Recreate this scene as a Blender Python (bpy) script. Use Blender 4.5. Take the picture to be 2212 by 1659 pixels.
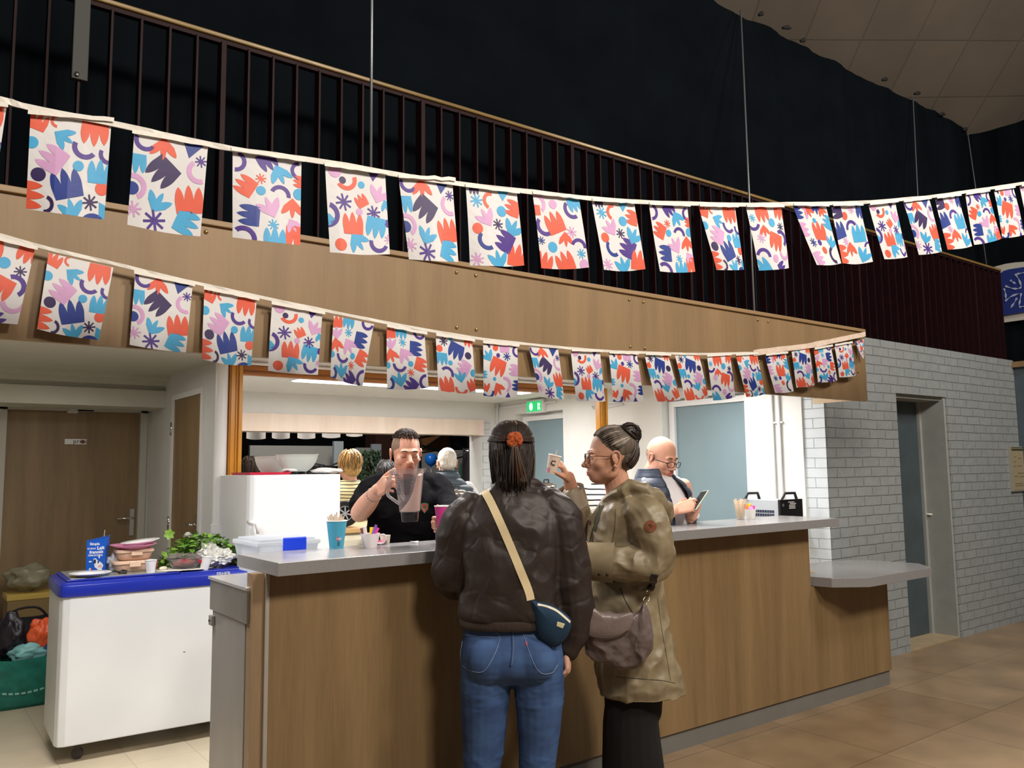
import bpy, bmesh, math, random
import numpy as np
from mathutils import Vector, Matrix, noise, geometry

for _o in list(bpy.data.objects):
    bpy.data.objects.remove(_o)
SC = bpy.context.scene
COL = SC.collection
random.seed(7)

# ------------------------------------------------------------------ camera
CAM_F, CAM_YAW, CAM_PITCH, CAM_ROLL, CAM_H = 1788.86, 0.64554, 0.102262, -0.011746, 1.5
def _basis():
    cy, sy, cp, sp = math.cos(CAM_YAW), math.sin(CAM_YAW), math.cos(CAM_PITCH), math.sin(CAM_PITCH)
    f = Vector((sy * cp, cy * cp, sp)); r0 = Vector((cy, -sy, 0)); u0 = r0.cross(f)
    r = r0 * math.cos(CAM_ROLL) + u0 * math.sin(CAM_ROLL)
    u = -r0 * math.sin(CAM_ROLL) + u0 * math.cos(CAM_ROLL)
    return r, u, f
CR, CU, CF = _basis()
CAM_POS = Vector((0, 0, CAM_H))
cam_data = bpy.data.cameras.new('camera')
cam_data.sensor_fit = 'HORIZONTAL'; cam_data.sensor_width = 36.0
cam_data.lens = CAM_F / 2212 * 36.0
cam_data.clip_start = 0.05; cam_data.clip_end = 100
cam = bpy.data.objects.new('camera', cam_data); COL.objects.link(cam)
cam.matrix_world = Matrix(((CR.x, CU.x, -CF.x, 0), (CR.y, CU.y, -CF.y, 0), (CR.z, CU.z, -CF.z, CAM_H), (0, 0, 0, 1)))
SC.camera = cam

# ------------------------------------------------------------------ world, light, exposure
W = bpy.data.worlds.new('world'); SC.world = W; W.use_nodes = True
W.node_tree.nodes['Background'].inputs[0].default_value = (0.60, 0.58, 0.62, 1)
W.node_tree.nodes['Background'].inputs[1].default_value = 0.10
SC.view_settings.view_transform = 'Standard'; SC.view_settings.look = 'None'
SC.view_settings.gamma = 1; SC.view_settings.use_curve_mapping = False
SC.view_settings.exposure = 0.0
SC.cycles.max_bounces = 8; SC.cycles.diffuse_bounces = 4; SC.cycles.glossy_bounces = 4
SC.cycles.transmission_bounces = 8; SC.cycles.transparent_max_bounces = 12
SC.cycles.sample_clamp_indirect = 4.0; SC.cycles.use_denoising = True

def area(name, loc, target, size, power, color=(1, 1, 1), sy=None):
    l = bpy.data.lights.new(name, 'AREA'); l.energy = power; l.color = color
    l.shape = 'RECTANGLE'; l.size = size; l.size_y = sy or size
    o = bpy.data.objects.new(name, l); COL.objects.link(o); o.location = loc
    d = Vector(target) - Vector(loc)
    o.rotation_euler = d.to_track_quat('-Z', 'Y').to_euler()
    o['kind'] = 'helper'
    return o
# hall luminaires, high under the hall roof, behind and beside the viewer
area('hall_lamp', (0.9, -2.2, 5.3), (1.2, 3.1, 1.4), 0.9, 230, (1.0, 0.90, 0.78))
area('hall_lamp', (3.6, -2.2, 5.6), (3.8, 3.1, 1.2), 0.9, 250, (1.0, 0.90, 0.78))
area('hall_lamp', (7.5, -0.5, 5.6), (7.5, 3.4, 1.2), 0.9, 130, (1.0, 0.93, 0.84))
# kitchen ceiling luminaires (their housings are built with the ceiling)
KITCHEN_LIGHTS = [(2.3, 3.72, 0.62, 0.30, 31), (3.8, 3.72, 0.62, 0.30, 32), (4.9, 4.2, 0.5, 0.30, 14), (3.2, 6.35, 1.2, 0.16, 40), (4.35, 6.35, 1.2, 0.16, 28), (0.55, 3.9, 0.62, 0.30, 34)]
for _x, _y, _a, _b, _p in KITCHEN_LIGHTS:
    area('kitchen_lamp', (_x, _y, 2.222), (_x, _y, 0), _a, _p, (1.0, 0.97, 0.95), _b)
area('lobby_lamp', (0.9, 6.1, 2.2), (0.9, 6.0, 0), 0.4, 5, (1.0, 0.95, 0.86))
area('far_flag_fill', (4.0, 8.25, 3.4), (4.6, 10.5, 1.0), 0.8, 80, (1.0, 0.93, 0.85))  # unseen fill added just behind the back wall to whiten the far flags
# ------------------------------------------------------------------ pixel -> point helpers
def ray(px, py):
    return CF + CR * ((px - 1106) / CAM_F) - CU * ((py - 829.5) / CAM_F)
def onY(px, py, y):
    d = ray(px, py); return CAM_POS + d * (y / d.y)
def onX(px, py, x):
    d = ray(px, py); return CAM_POS + d * (x / d.x)
def onZ(px, py, z):
    d = ray(px, py); return CAM_POS + d * ((z - CAM_H) / d.z)
def dep(px, py, z):
    return CAM_POS + ray(px, py) * z

# ------------------------------------------------------------------ materials
def lin(c):
    return tuple(((v / 255) / 12.92 if v / 255 <= 0.04045 else ((v / 255 + 0.055) / 1.055) ** 2.4) for v in c)
MATS = {}
def mat(name, rgb=(200, 200, 200), rough=0.6, metal=0.0, var=0.0, vscale=6, bump=0.0, bscale=60, stretch=(1, 1, 1),
        trans=0.0, alpha=1.0, emis=0, spec=0.5, coat=0.0, sheen=0.0, ior=1.45, dist=0.004, rgb2=None, sub=0.0):
    if name in MATS: return MATS[name]
    m = bpy.data.materials.new(name); m.use_nodes = True; MATS[name] = m
    nt = m.node_tree; b = nt.nodes['Principled BSDF']
    c = lin(rgb)
    b.inputs['Base Color'].default_value = (*c, 1)
    b.inputs['Roughness'].default_value = rough; b.inputs['Metallic'].default_value = metal
    b.inputs['Transmission Weight'].default_value = trans; b.inputs['Alpha'].default_value = alpha
    b.inputs['Specular IOR Level'].default_value = spec; b.inputs['Coat Weight'].default_value = coat
    b.inputs['Sheen Weight'].default_value = sheen; b.inputs['IOR'].default_value = ior
    if sub:
        b.inputs['Subsurface Weight'].default_value = sub; b.inputs['Subsurface Scale'].default_value = 0.01
        b.inputs['Subsurface Radius'].default_value = (1.0, 0.35, 0.2)
    if emis:
        b.inputs['Emission Color'].default_value = (*c, 1); b.inputs['Emission Strength'].default_value = emis
    tc = mp = None
    if var or bump:
        tc = nt.nodes.new('ShaderNodeTexCoord'); mp = nt.nodes.new('ShaderNodeMapping')
        mp.inputs['Scale'].default_value = stretch
        nt.links.new(tc.outputs['Object'], mp.inputs['Vector'])
    if var:
        n = nt.nodes.new('ShaderNodeTexNoise'); n.inputs['Scale'].default_value = vscale; n.inputs['Detail'].default_value = 6
        nt.links.new(mp.outputs[0], n.inputs['Vector'])
        r = nt.nodes.new('ShaderNodeValToRGB')
        lo = lin(rgb2) if rgb2 else tuple(max(0, v * (1 - var)) for v in c)
        hi = tuple(min(1, v * (1 + (0 if rgb2 else var))) for v in c)
        r.color_ramp.elements[0].color = (*lo, 1); r.color_ramp.elements[1].color = (*hi, 1)
        r.color_ramp.elements[0].position = 0.3; r.color_ramp.elements[1].position = 0.7
        nt.links.new(n.outputs['Fac'], r.inputs[0]); nt.links.new(r.outputs[0], b.inputs['Base Color'])
        if emis: nt.links.new(r.outputs[0], b.inputs['Emission Color'])
    if bump:
        n2 = nt.nodes.new('ShaderNodeTexNoise'); n2.inputs['Scale'].default_value = bscale; n2.inputs['Detail'].default_value = 4
        nt.links.new(mp.outputs[0], n2.inputs['Vector'])
        bp = nt.nodes.new('ShaderNodeBump'); bp.inputs['Strength'].default_value = bump; bp.inputs['Distance'].default_value = dist
        nt.links.new(n2.outputs['Fac'], bp.inputs['Height']); nt.links.new(bp.outputs[0], b.inputs['Normal'])
    return m

def wood(name, a, b_, rough=0.45, scale=9.0, axis='Z', fine=0.5):
    """laminate with long streaks along one axis"""
    if name in MATS: return MATS[name]
    m = bpy.data.materials.new(name); m.use_nodes = True; MATS[name] = m
    nt = m.node_tree; b = nt.nodes['Principled BSDF']; b.inputs['Roughness'].default_value = rough
    tc = nt.nodes.new('ShaderNodeTexCoord'); mp = nt.nodes.new('ShaderNodeMapping')
    s = {'X': (0.06, 1, 1), 'Y': (1, 0.06, 1), 'Z': (1, 1, 0.06)}[axis]
    mp.inputs['Scale'].default_value = s; nt.links.new(tc.outputs['Object'], mp.inputs['Vector'])
    n1 = nt.nodes.new('ShaderNodeTexNoise'); n1.inputs['Scale'].default_value = scale; n1.inputs['Detail'].default_value = 5; n1.inputs['Distortion'].default_value = 0.6
    n2 = nt.nodes.new('ShaderNodeTexNoise'); n2.inputs['Scale'].default_value = scale * 14; n2.inputs['Detail'].default_value = 3
    for n in (n1, n2): nt.links.new(mp.outputs[0], n.inputs['Vector'])
    mx = nt.nodes.new('ShaderNodeMix'); mx.data_type = 'FLOAT'; mx.inputs[0].default_value = fine * 0.5
    nt.links.new(n1.outputs['Fac'], mx.inputs[2]); nt.links.new(n2.outputs['Fac'], mx.inputs[3])
    r = nt.nodes.new('ShaderNodeValToRGB')
    r.color_ramp.elements[0].color = (*lin(a), 1); r.color_ramp.elements[1].color = (*lin(b_), 1)
    r.color_ramp.elements[0].position = 0.33; r.color_ramp.elements[1].position = 0.68
    nt.links.new(mx.outputs[0], r.inputs[0]); nt.links.new(r.outputs[0], b.inputs['Base Color'])
    bp = nt.nodes.new('ShaderNodeBump'); bp.inputs['Strength'].default_value = 0.15; bp.inputs['Distance'].default_value = 0.002
    nt.links.new(n2.outputs['Fac'], bp.inputs['Height']); nt.links.new(bp.outputs[0], b.inputs['Normal'])
    return m

def grid_mat(name, rgb, joint, w, h, axes, off=(0, 0), mortar=0.004, rough=0.5, var=0.12, vscale=3, bump=0.6, shift=0.5,
             jbump=True, nb=0.3, nscale=40, rgb2=None, dist=0.01, rvar=0.0):
    """bricks / tiles on a plane spanned by two object axes ('XZ', 'YZ', 'XY')"""
    m = bpy.data.materials.new(name); m.use_nodes = True; MATS[name] = m
    nt = m.node_tree; b = nt.nodes['Principled BSDF']; b.inputs['Roughness'].default_value = rough
    tc = nt.nodes.new('ShaderNodeTexCoord'); sp = nt.nodes.new('ShaderNodeSeparateXYZ'); cb = nt.nodes.new('ShaderNodeCombineXYZ')
    nt.links.new(tc.outputs['Object'], sp.inputs[0])
    for i, a in enumerate(axes):
        ad = nt.nodes.new('ShaderNodeMath'); ad.operation = 'ADD'; ad.inputs[1].default_value = off[i]
        nt.links.new(sp.outputs['XYZ'.index(a)], ad.inputs[0]); nt.links.new(ad.outputs[0], cb.inputs[i])
    # slight waviness of the joints
    nz = nt.nodes.new('ShaderNodeTexNoise'); nz.inputs['Scale'].default_value = 5; nt.links.new(tc.outputs['Object'], nz.inputs['Vector'])
    sc = nt.nodes.new('ShaderNodeVectorMath'); sc.operation = 'MULTIPLY_ADD'
    sc.inputs[1].default_value = (0.012 * bump,) * 3; nt.links.new(nz.outputs['Color'], sc.inputs[0]); nt.links.new(cb.outputs[0], sc.inputs[2])
    br = nt.nodes.new('ShaderNodeTexBrick'); br.offset = shift; br.inputs['Scale'].default_value = 1.0
    br.inputs['Brick Width'].default_value = w; br.inputs['Row Height'].default_value = h; br.inputs['Mortar Size'].default_value = mortar
    br.inputs['Mortar Smooth'].default_value = 0.7; br.inputs['Bias'].default_value = 0
    c = lin(rgb); c2 = lin(rgb2) if rgb2 else tuple(v * (1 - var) for v in c)
    br.inputs['Color1'].default_value = (*c, 1); br.inputs['Color2'].default_value = (*c2, 1); br.inputs['Mortar'].default_value = (*lin(joint), 1)
    nt.links.new(sc.outputs[0], br.inputs['Vector'])
    n = nt.nodes.new('ShaderNodeTexNoise'); n.inputs['Scale'].default_value = vscale; n.inputs['Detail'].default_value = 7
    nt.links.new(tc.outputs['Object'], n.inputs['Vector'])
    r = nt.nodes.new('ShaderNodeMapRange'); r.inputs[1].default_value = 0.3; r.inputs[2].default_value = 0.7
    r.inputs[3].default_value = 1 - var; r.inputs[4].default_value = 1 + var; nt.links.new(n.outputs['Fac'], r.inputs[0])
    mu = nt.nodes.new('ShaderNodeVectorMath'); mu.operation = 'SCALE'; nt.links.new(br.outputs['Color'], mu.inputs[0]); nt.links.new(r.outputs[0], mu.inputs['Scale'])
    nt.links.new(mu.outputs[0], b.inputs['Base Color'])
    n3 = nt.nodes.new('ShaderNodeTexNoise'); n3.inputs['Scale'].default_value = nscale; n3.inputs['Detail'].default_value = 5
    nt.links.new(tc.outputs['Object'], n3.inputs['Vector'])
    ma = nt.nodes.new('ShaderNodeMath'); ma.operation = 'MULTIPLY_ADD'; ma.inputs[1].default_value = nb
    inv = nt.nodes.new('ShaderNodeMath'); inv.operation = 'SUBTRACT'; inv.inputs[0].default_value = 1.0
    nt.links.new(br.outputs['Fac'], inv.inputs[1]); nt.links.new(n3.outputs['Fac'], ma.inputs[0]); nt.links.new(inv.outputs[0], ma.inputs[2])
    bp = nt.nodes.new('ShaderNodeBump'); bp.inputs['Strength'].default_value = bump; bp.inputs['Distance'].default_value = dist
    nt.links.new(ma.outputs[0], bp.inputs['Height']); nt.links.new(bp.outputs[0], b.inputs['Normal'])
    if rvar:
        r2 = nt.nodes.new('ShaderNodeMapRange'); r2.inputs[3].default_value = rough - rvar; r2.inputs[4].default_value = rough + rvar
        nt.links.new(n.outputs['Fac'], r2.inputs[0]); nt.links.new(r2.outputs[0], b.inputs['Roughness'])
    return m

# ------------------------------------------------------------------ objects
ORG = {}
def tag(o, label=None, cat=None, group=None, kind=None):
    if label: o['label'] = label
    if cat: o['category'] = cat
    if group: o['group'] = group
    if kind: o['kind'] = kind
    return o
def thing(name, label, cat, loc=(0, 0, 0), group=None):
    o = bpy.data.objects.new(name, None); COL.objects.link(o); o.empty_display_size = 0.05
    o.location = loc; ORG[o.name] = Vector(loc); tag(o, label, cat, group); return o
def link_mesh(name, me, parent=None):
    o = bpy.data.objects.new(name, me); COL.objects.link(o)
    if parent is not None:
        org = ORG[parent.name]; me.transform(Matrix.Translation(-org)); o.parent = parent; ORG[o.name] = org
        if ORG.get(parent.name + '#mesh'): o.location = (0, 0, 0)
    else: ORG[o.name] = Vector((0, 0, 0))
    return o
def child_of_mesh(o):
    return o
def copy_tree(o, parent=None):
    c = o.copy(); COL.objects.link(c); c.parent = parent
    ORG[c.name] = ORG.get(o.name, Vector())
    for ch in list(o.children): copy_tree(ch, c)
    return c

class MB:
    def __init__(s): s.v = []; s.f = []; s.m = []
    def add(s, verts, faces, mi=0):
        k = len(s.v); s.v += [tuple(v) for v in verts]; s.f += [tuple(i + k for i in f) for f in faces]; s.m += [mi] * len(faces); return s
    def box(s, x0, x1, y0, y1, z0, z1, mi=0):
        return s.add([(x0, y0, z0), (x1, y0, z0), (x1, y1, z0), (x0, y1, z0), (x0, y0, z1), (x1, y0, z1), (x1, y1, z1), (x0, y1, z1)],
                     [(0, 3, 2, 1), (4, 5, 6, 7), (0, 1, 5, 4), (1, 2, 6, 5), (2, 3, 7, 6), (3, 0, 4, 7)], mi)
    def obox(s, c, ax, ay, az, mi=0):
        c = Vector(c); ax = Vector(ax); ay = Vector(ay); az = Vector(az)
        P = [c + ax * i + ay * j + az * k for k in (-1, 1) for (i, j) in ((-1, -1), (1, -1), (1, 1), (-1, 1))]
        return s.add(P, [(0, 3, 2, 1), (4, 5, 6, 7), (0, 1, 5, 4), (1, 2, 6, 5), (2, 3, 7, 6), (3, 0, 4, 7)], mi)
    def prism(s, poly, z0, z1, mi=0):
        n = len(poly); P = [(x, y, z0) for x, y in poly] + [(x, y, z1) for x, y in poly]
        return s.add(P, [tuple(range(n))[::-1], tuple(range(n, 2 * n))] + [(i, (i + 1) % n, n + (i + 1) % n, n + i) for i in range(n)], mi)
    def lathe(s, prof, c=(0, 0, 0), n=32, mi=0, closed=True, axis=None):
        """prof: (r, z) list from bottom to top"""
        c = Vector(c); M = Matrix.Identity(3)
        if axis is not None: M = Vector((0, 0, 1)).rotation_difference(Vector(axis)).to_matrix()
        P = []; F = []
        for r, z in prof:
            for i in range(n):
                a = 2 * math.pi * i / n; P.append(c + M @ Vector((r * math.cos(a), r * math.sin(a), z)))
        m = len(prof)
        for j in range(m - 1):
            for i in range(n):
                F.append((j * n + i, j * n + (i + 1) % n, (j + 1) * n + (i + 1) % n, (j + 1) * n + i))
        if closed:
            F.append(tuple(range(n))[::-1]); F.append(tuple((m - 1) * n + i for i in range(n)))
        return s.add(P, F, mi)
    def tube(s, pts, r, n=10, mi=0, r2=None, up=None, cap=True, flat=1.0, round_cap=False):
        """sweep along pts; r scalar or list; flat scales the second axis (list ok); up fixes the first axis"""
        P = [Vector(p) for p in pts]; m = len(P)
        R = r if isinstance(r, (list, tuple)) else [r] * m
        FL = flat if isinstance(flat, (list, tuple)) else [flat] * m
        if round_cap and m > 1:
            d0 = (P[0] - P[1]).normalized(); d1 = (P[-1] - P[-2]).normalized()
            Ps = []; Rs = []; Fs = []
            for a in (80, 50, 25): Ps.append(P[0] + d0 * R[0] * math.sin(math.radians(a))); Rs.append(R[0] * math.cos(math.radians(a))); Fs.append(FL[0])
            Pe = []; Re = []; Fe = []
            for a in (25, 50, 80): Pe.append(P[-1] + d1 * R[-1] * math.sin(math.radians(a))); Re.append(R[-1] * math.cos(math.radians(a))); Fe.append(FL[-1])
            P = Ps + P + Pe; R = Rs + list(R) + Re; FL = Fs + list(FL) + Fe; m = len(P)
        V = []; F = []; prev = None
        for i in range(m):
            t = (P[min(i + 1, m - 1)] - P[max(i - 1, 0)])
            if t.length < 1e-9: t = Vector((0, 0, 1))
            t.normalize()
            if up is not None:
                uu = up[i] if isinstance(up, list) else up
                a = Vector(uu); a = a - t * a.dot(t)
            elif prev is None:
                a = t.orthogonal()
            else:
                a = prev - t * prev.dot(t)
            if a.length < 1e-9: a = t.orthogonal()
            a.normalize(); prev = a; b = t.cross(a)
            for k in range(n):
                an = 2 * math.pi * k / n
                V.append(P[i] + a * (R[i] * math.cos(an)) + b * (R[i] * FL[i] * math.sin(an)))
        for i in range(m - 1):
            for k in range(n):
                F.append((i * n + k, i * n + (k + 1) % n, (i + 1) * n + (k + 1) % n, (i + 1) * n + k))
        if cap: F.append(tuple(range(n))[::-1]); F.append(tuple((m - 1) * n + k for k in range(n)))
        return s.add(V, F, mi)
    def ell(s, c, r, n=16, mi=0, M=None):
        c = Vector(c); V = []; F = []; h = n // 2
        for j in range(1, h):
            th = math.pi * j / h
            for i in range(n):
                ph = 2 * math.pi * i / n
                p = Vector((r[0] * math.sin(th) * math.cos(ph), r[1] * math.sin(th) * math.sin(ph), -r[2] * math.cos(th)))
                V.append(c + (M @ p if M else p))
        b = Vector((0, 0, -r[2])); t = Vector((0, 0, r[2]))
        V.append(c + (M @ b if M else b)); V.append(c + (M @ t if M else t)); nb = len(V) - 2
        for j in range(h - 2):
            for i in range(n): F.append((j * n + i, j * n + (i + 1) % n, (j + 1) * n + (i + 1) % n, (j + 1) * n + i))
        for i in range(n): F.append((nb, (i + 1) % n, i)); F.append((nb + 1, (h - 2) * n + i, (h - 2) * n + (i + 1) % n))
        return s.add(V, F, mi)
    def mesh(s, name, mats):
        me = bpy.data.meshes.new(name); me.from_pydata(s.v, [], s.f)
        for m_ in (mats if isinstance(mats, (list, tuple)) else [mats]): me.materials.append(m_)
        me.polygons.foreach_set('material_index', s.m); me.update(); return me
    def build(s, name, mats, parent=None, smooth=False, bevel=0, seg=2, auto=None):
        me = s.mesh(name, mats)
        if bevel:
            bm = bmesh.new(); bm.from_mesh(me); bmesh.ops.remove_doubles(bm, verts=bm.verts, dist=1e-6)
            es = [e for e in bm.edges if len(e.link_faces) == 2 and e.calc_face_angle() > 0.5]
            bmesh.ops.bevel(bm, geom=es, offset=bevel, segments=seg, profile=0.5, affect='EDGES', clamp_overlap=True)
            bm.to_mesh(me); bm.free()
        if smooth or auto:
            me.polygons.foreach_set('use_smooth', [True] * len(me.polygons))
            if auto:
                me.set_sharp_from_angle(angle=math.radians(auto))
        return link_mesh(name, me, parent)

def B(name, x0, x1, y0, y1, z0, z1, m, parent=None, bevel=0, seg=2):
    return MB().box(x0, x1, y0, y1, z0, z1).build(name, m, parent, bevel=bevel, seg=seg)
def struct(o):
    o['kind'] = 'structure'; return o

def bake(objs_mb, name, mats, voxel=0.006, smooth=2, parent=None, disp=None, matfn=None, decim=None):
    """union of closed shapes -> one continuous skin by voxel remesh"""
    me = objs_mb.mesh('tmp', mats if isinstance(mats, (list, tuple)) else [mats])
    o = bpy.data.objects.new('tmp', me); COL.objects.link(o)
    r = o.modifiers.new('r', 'REMESH'); r.mode = 'VOXEL'; r.voxel_size = voxel; r.use_smooth_shade = True
    if smooth:
        s_ = o.modifiers.new('s', 'SMOOTH'); s_.factor = 0.5; s_.iterations = smooth
    if decim:
        d_ = o.modifiers.new('d', 'DECIMATE'); d_.ratio = decim
    dg = bpy.context.evaluated_depsgraph_get()
    me2 = bpy.data.meshes.new_from_object(o.evaluated_get(dg)); me2.name = name
    bpy.data.objects.remove(o); bpy.data.meshes.remove(me)
    me2.materials.clear()
    for m_ in (mats if isinstance(mats, (list, tuple)) else [mats]): me2.materials.append(m_)
    n = len(me2.vertices)
    if disp:
        co = np.empty(n * 3); me2.vertices.foreach_get('co', co); co = co.reshape(-1, 3)
        no = np.empty(n * 3); me2.vertices.foreach_get('normal', no); no = no.reshape(-1, 3)
        d = disp(co, no); co = co + no * d[:, None]; me2.vertices.foreach_set('co', co.ravel()); me2.update()
    me2.polygons.foreach_set('use_smooth', [True] * len(me2.polygons))
    if matfn:
        c = np.empty(len(me2.polygons) * 3); me2.polygons.foreach_get('center', c); c = c.reshape(-1, 3)
        idx = matfn(c); me2.polygons.foreach_set('material_index', np.asarray(idx, dtype=np.int32))
    else:
        me2.polygons.foreach_set('material_index', np.zeros(len(me2.polygons), dtype=np.int32))
    me2.update()
    return link_mesh(name, me2, parent)

def npnoise(co, scale, seed=0.0, stretch=(1, 1, 1), oct_=2):
    out = np.empty(len(co)); sx, sy, sz = stretch
    for i, p in enumerate(co):
        out[i] = noise.fractal(Vector((p[0] * sx * scale + seed, p[1] * sy * scale - seed, p[2] * sz * scale + seed * 2)), 0.6, 2.0, oct_)
    return out
def interp(pts, n):
    """Catmull-Rom resample, n points per span"""
    P = [Vector(p) for p in pts]; out = []
    for i in range(len(P) - 1):
        p0 = P[max(i - 1, 0)]; p1 = P[i]; p2 = P[i + 1]; p3 = P[min(i + 2, len(P) - 1)]
        for k in range(n):
            t = k / n
            out.append(0.5 * ((2 * p1) + (p2 - p0) * t + (2 * p0 - 5 * p1 + 4 * p2 - p3) * t * t + (3 * p1 - p0 - 3 * p2 + p3) * t ** 3))
    out.append(P[-1]); return out
def interps(v, n):
    out = interp([(x, 0, 0) for x in v], n); return [p.x for p in out]
def text(name, s, size, loc, xdir, updir, m, parent=None, extr=0.0006, align='CENTER', bold=0.0):
    cu = bpy.data.curves.new(name, 'FONT'); cu.body = s; cu.size = size; cu.extrude = extr; cu.align_x = align; cu.align_y = 'CENTER'; cu.offset = bold
    cu.resolution_u = 2
    o = bpy.data.objects.new(name, cu); COL.objects.link(o)
    dg = bpy.context.evaluated_depsgraph_get(); me = bpy.data.meshes.new_from_object(o.evaluated_get(dg)); bpy.data.objects.remove(o)
    x = Vector(xdir).normalized(); y = Vector(updir).normalized(); z = x.cross(y)
    M = Matrix(((x.x, y.x, z.x, loc[0]), (x.y, y.y, z.y, loc[1]), (x.z, y.z, z.z, loc[2]), (0, 0, 0, 1)))
    me.transform(M); me.materials.clear(); me.materials.append(m); me.name = name
    return link_mesh(name, me, parent)
# ------------------------------------------------------------------ setting
M_wall = mat('painted_plaster', (226, 226, 222), 0.75, var=0.02, bump=0.08, bscale=90)
M_wall_lobby = mat('lobby_plaster', (196, 197, 190), 0.8, var=0.03, bump=0.1, bscale=120)
M_ceil_lobby = mat('lobby_ceiling_paint', (200, 201, 190), 0.85, var=0.02, bump=0.08, bscale=160)
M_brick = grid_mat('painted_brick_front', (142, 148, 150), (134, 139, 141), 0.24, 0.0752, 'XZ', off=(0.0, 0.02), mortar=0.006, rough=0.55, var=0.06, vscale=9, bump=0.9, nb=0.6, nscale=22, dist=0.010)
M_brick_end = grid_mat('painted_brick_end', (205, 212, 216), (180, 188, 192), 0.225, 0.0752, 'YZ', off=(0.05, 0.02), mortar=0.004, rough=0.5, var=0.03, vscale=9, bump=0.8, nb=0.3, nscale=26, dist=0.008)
M_floor_k = grid_mat('beige_floor_tile', (205, 192, 168), (168, 155, 133), 0.315, 0.315, 'XY', off=(-1.422 + 0.315 * 8, -4.77 + 0.315 * 20), mortar=0.0025, rough=0.28, var=0.04, vscale=5, bump=0.15, shift=0.0, nb=0.05, dist=0.002)
M_floor_h = grid_mat('stone_floor_tile', (150, 128, 101), (88, 74, 60), 0.62, 0.62, 'XY', off=(0.1, -2.434 + 6.2), mortar=0.003, rough=0.34, var=0.2, vscale=3.0, bump=0.15, shift=0.0, nb=0.08, dist=0.002, rgb2=(138, 116, 90), rvar=0.1)
M_lam = wood('oak_laminate', (114, 92, 62), (140, 116, 82), 0.42, 8.0)
M_lam_f = wood('oak_laminate_lit', (128, 104, 74), (148, 122, 88), 0.5, 6.0)  # same laminate as the counter, its brighter lighting painted into the colour
M_lam_edge = wood('oak_laminate_edge', (140, 114, 80), (160, 132, 96), 0.45, 8.0, 'X')
M_grey_slab = mat('grey_worktop', (134, 133, 134), 0.22, var=0.03, vscale=60, spec=0.5)
M_grey_trim = mat('grey_trim', (158, 150, 140), 0.45, var=0.04, vscale=20)
M_kick = mat('grey_kickboard', (112, 110, 106), 0.5, var=0.05, vscale=8)
M_white_p = mat('white_paint_gloss', (235, 235, 235), 0.3)
M_steel = mat('brushed_steel', (152, 150, 148), 0.4, 0.45, var=0.08, vscale=7, stretch=(1, 1, 0.3))
M_chrome = mat('chrome', (215, 215, 215), 0.12, 1.0)
M_curtain = mat('black_curtain', (15, 19, 23), 0.95, var=0.2, vscale=2, bump=0.1, bscale=30, spec=0.0)
M_maroon = mat('maroon_paint', (34, 11, 15), 0.6, var=0.2, vscale=14, bump=0.1, bscale=120, spec=0.2)
M_rail = wood('handrail_varnish', (104, 82, 42), (142, 116, 66), 0.3, 12, 'X')
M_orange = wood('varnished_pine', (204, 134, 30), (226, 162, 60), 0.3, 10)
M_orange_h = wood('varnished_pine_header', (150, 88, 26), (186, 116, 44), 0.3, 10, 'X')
M_door_b = wood('brown_door_laminate', (118, 97, 68), (144, 120, 86), 0.5, 8)
M_door_blue = mat('blue_grey_door', (128, 150, 158), 0.45, var=0.03, vscale=3, bump=0.1, bscale=200)
M_door_dark = mat('dark_door', (66, 78, 84), 0.5, var=0.1, vscale=5)
M_plastic_w = mat('white_plastic', (232, 232, 232), 0.35)
M_roof = grid_mat('roof_panels', (98, 88, 77), (80, 72, 63), 0.62, 0.62, 'XY', mortar=0.012, rough=0.9, var=0.1, vscale=1.5, bump=0.2, shift=0.0, nb=0.1, nscale=60)

# floors
struct(B('floor', -6, 9.6, -6, 3.16, -0.05, 0.0, M_floor_h))
struct(MB().box(5.62, 9.6, 3.16, 5.2, -0.05, 0).build('floor_passage', M_floor_h))
struct(B('floor_kitchen', -3, 5.62, 3.16, 7.99, -0.05, 0.0, M_floor_k))
struct(B('floor_far_hall', -3, 12, 7.99, 20, -0.05, 0.0, mat('far_floor', (90, 84, 78), 0.6, var=0.1)))

# ceilings
struct(MB().box(1.9, 5.47, 3.18, 3.56, 2.26, 2.32).box(1.9, 5.62, 3.56, 7.74, 2.26, 2.32).build('ceiling_kitchen', M_wall))
struct(B('ceiling_lobby', -3, 1.9, 3.18, 7.5, 2.26, 2.32, M_ceil_lobby))
m = MB(); m.box(-3, 5.47, 3.175, 8.0, 2.33, 2.44); m.box(5.47, 9.0, 3.83, 8.0, 2.40, 2.51)
struct(m.build('floor_balcony', mat('balcony_deck', (40, 36, 36), 0.8, var=0.1)))

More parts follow.
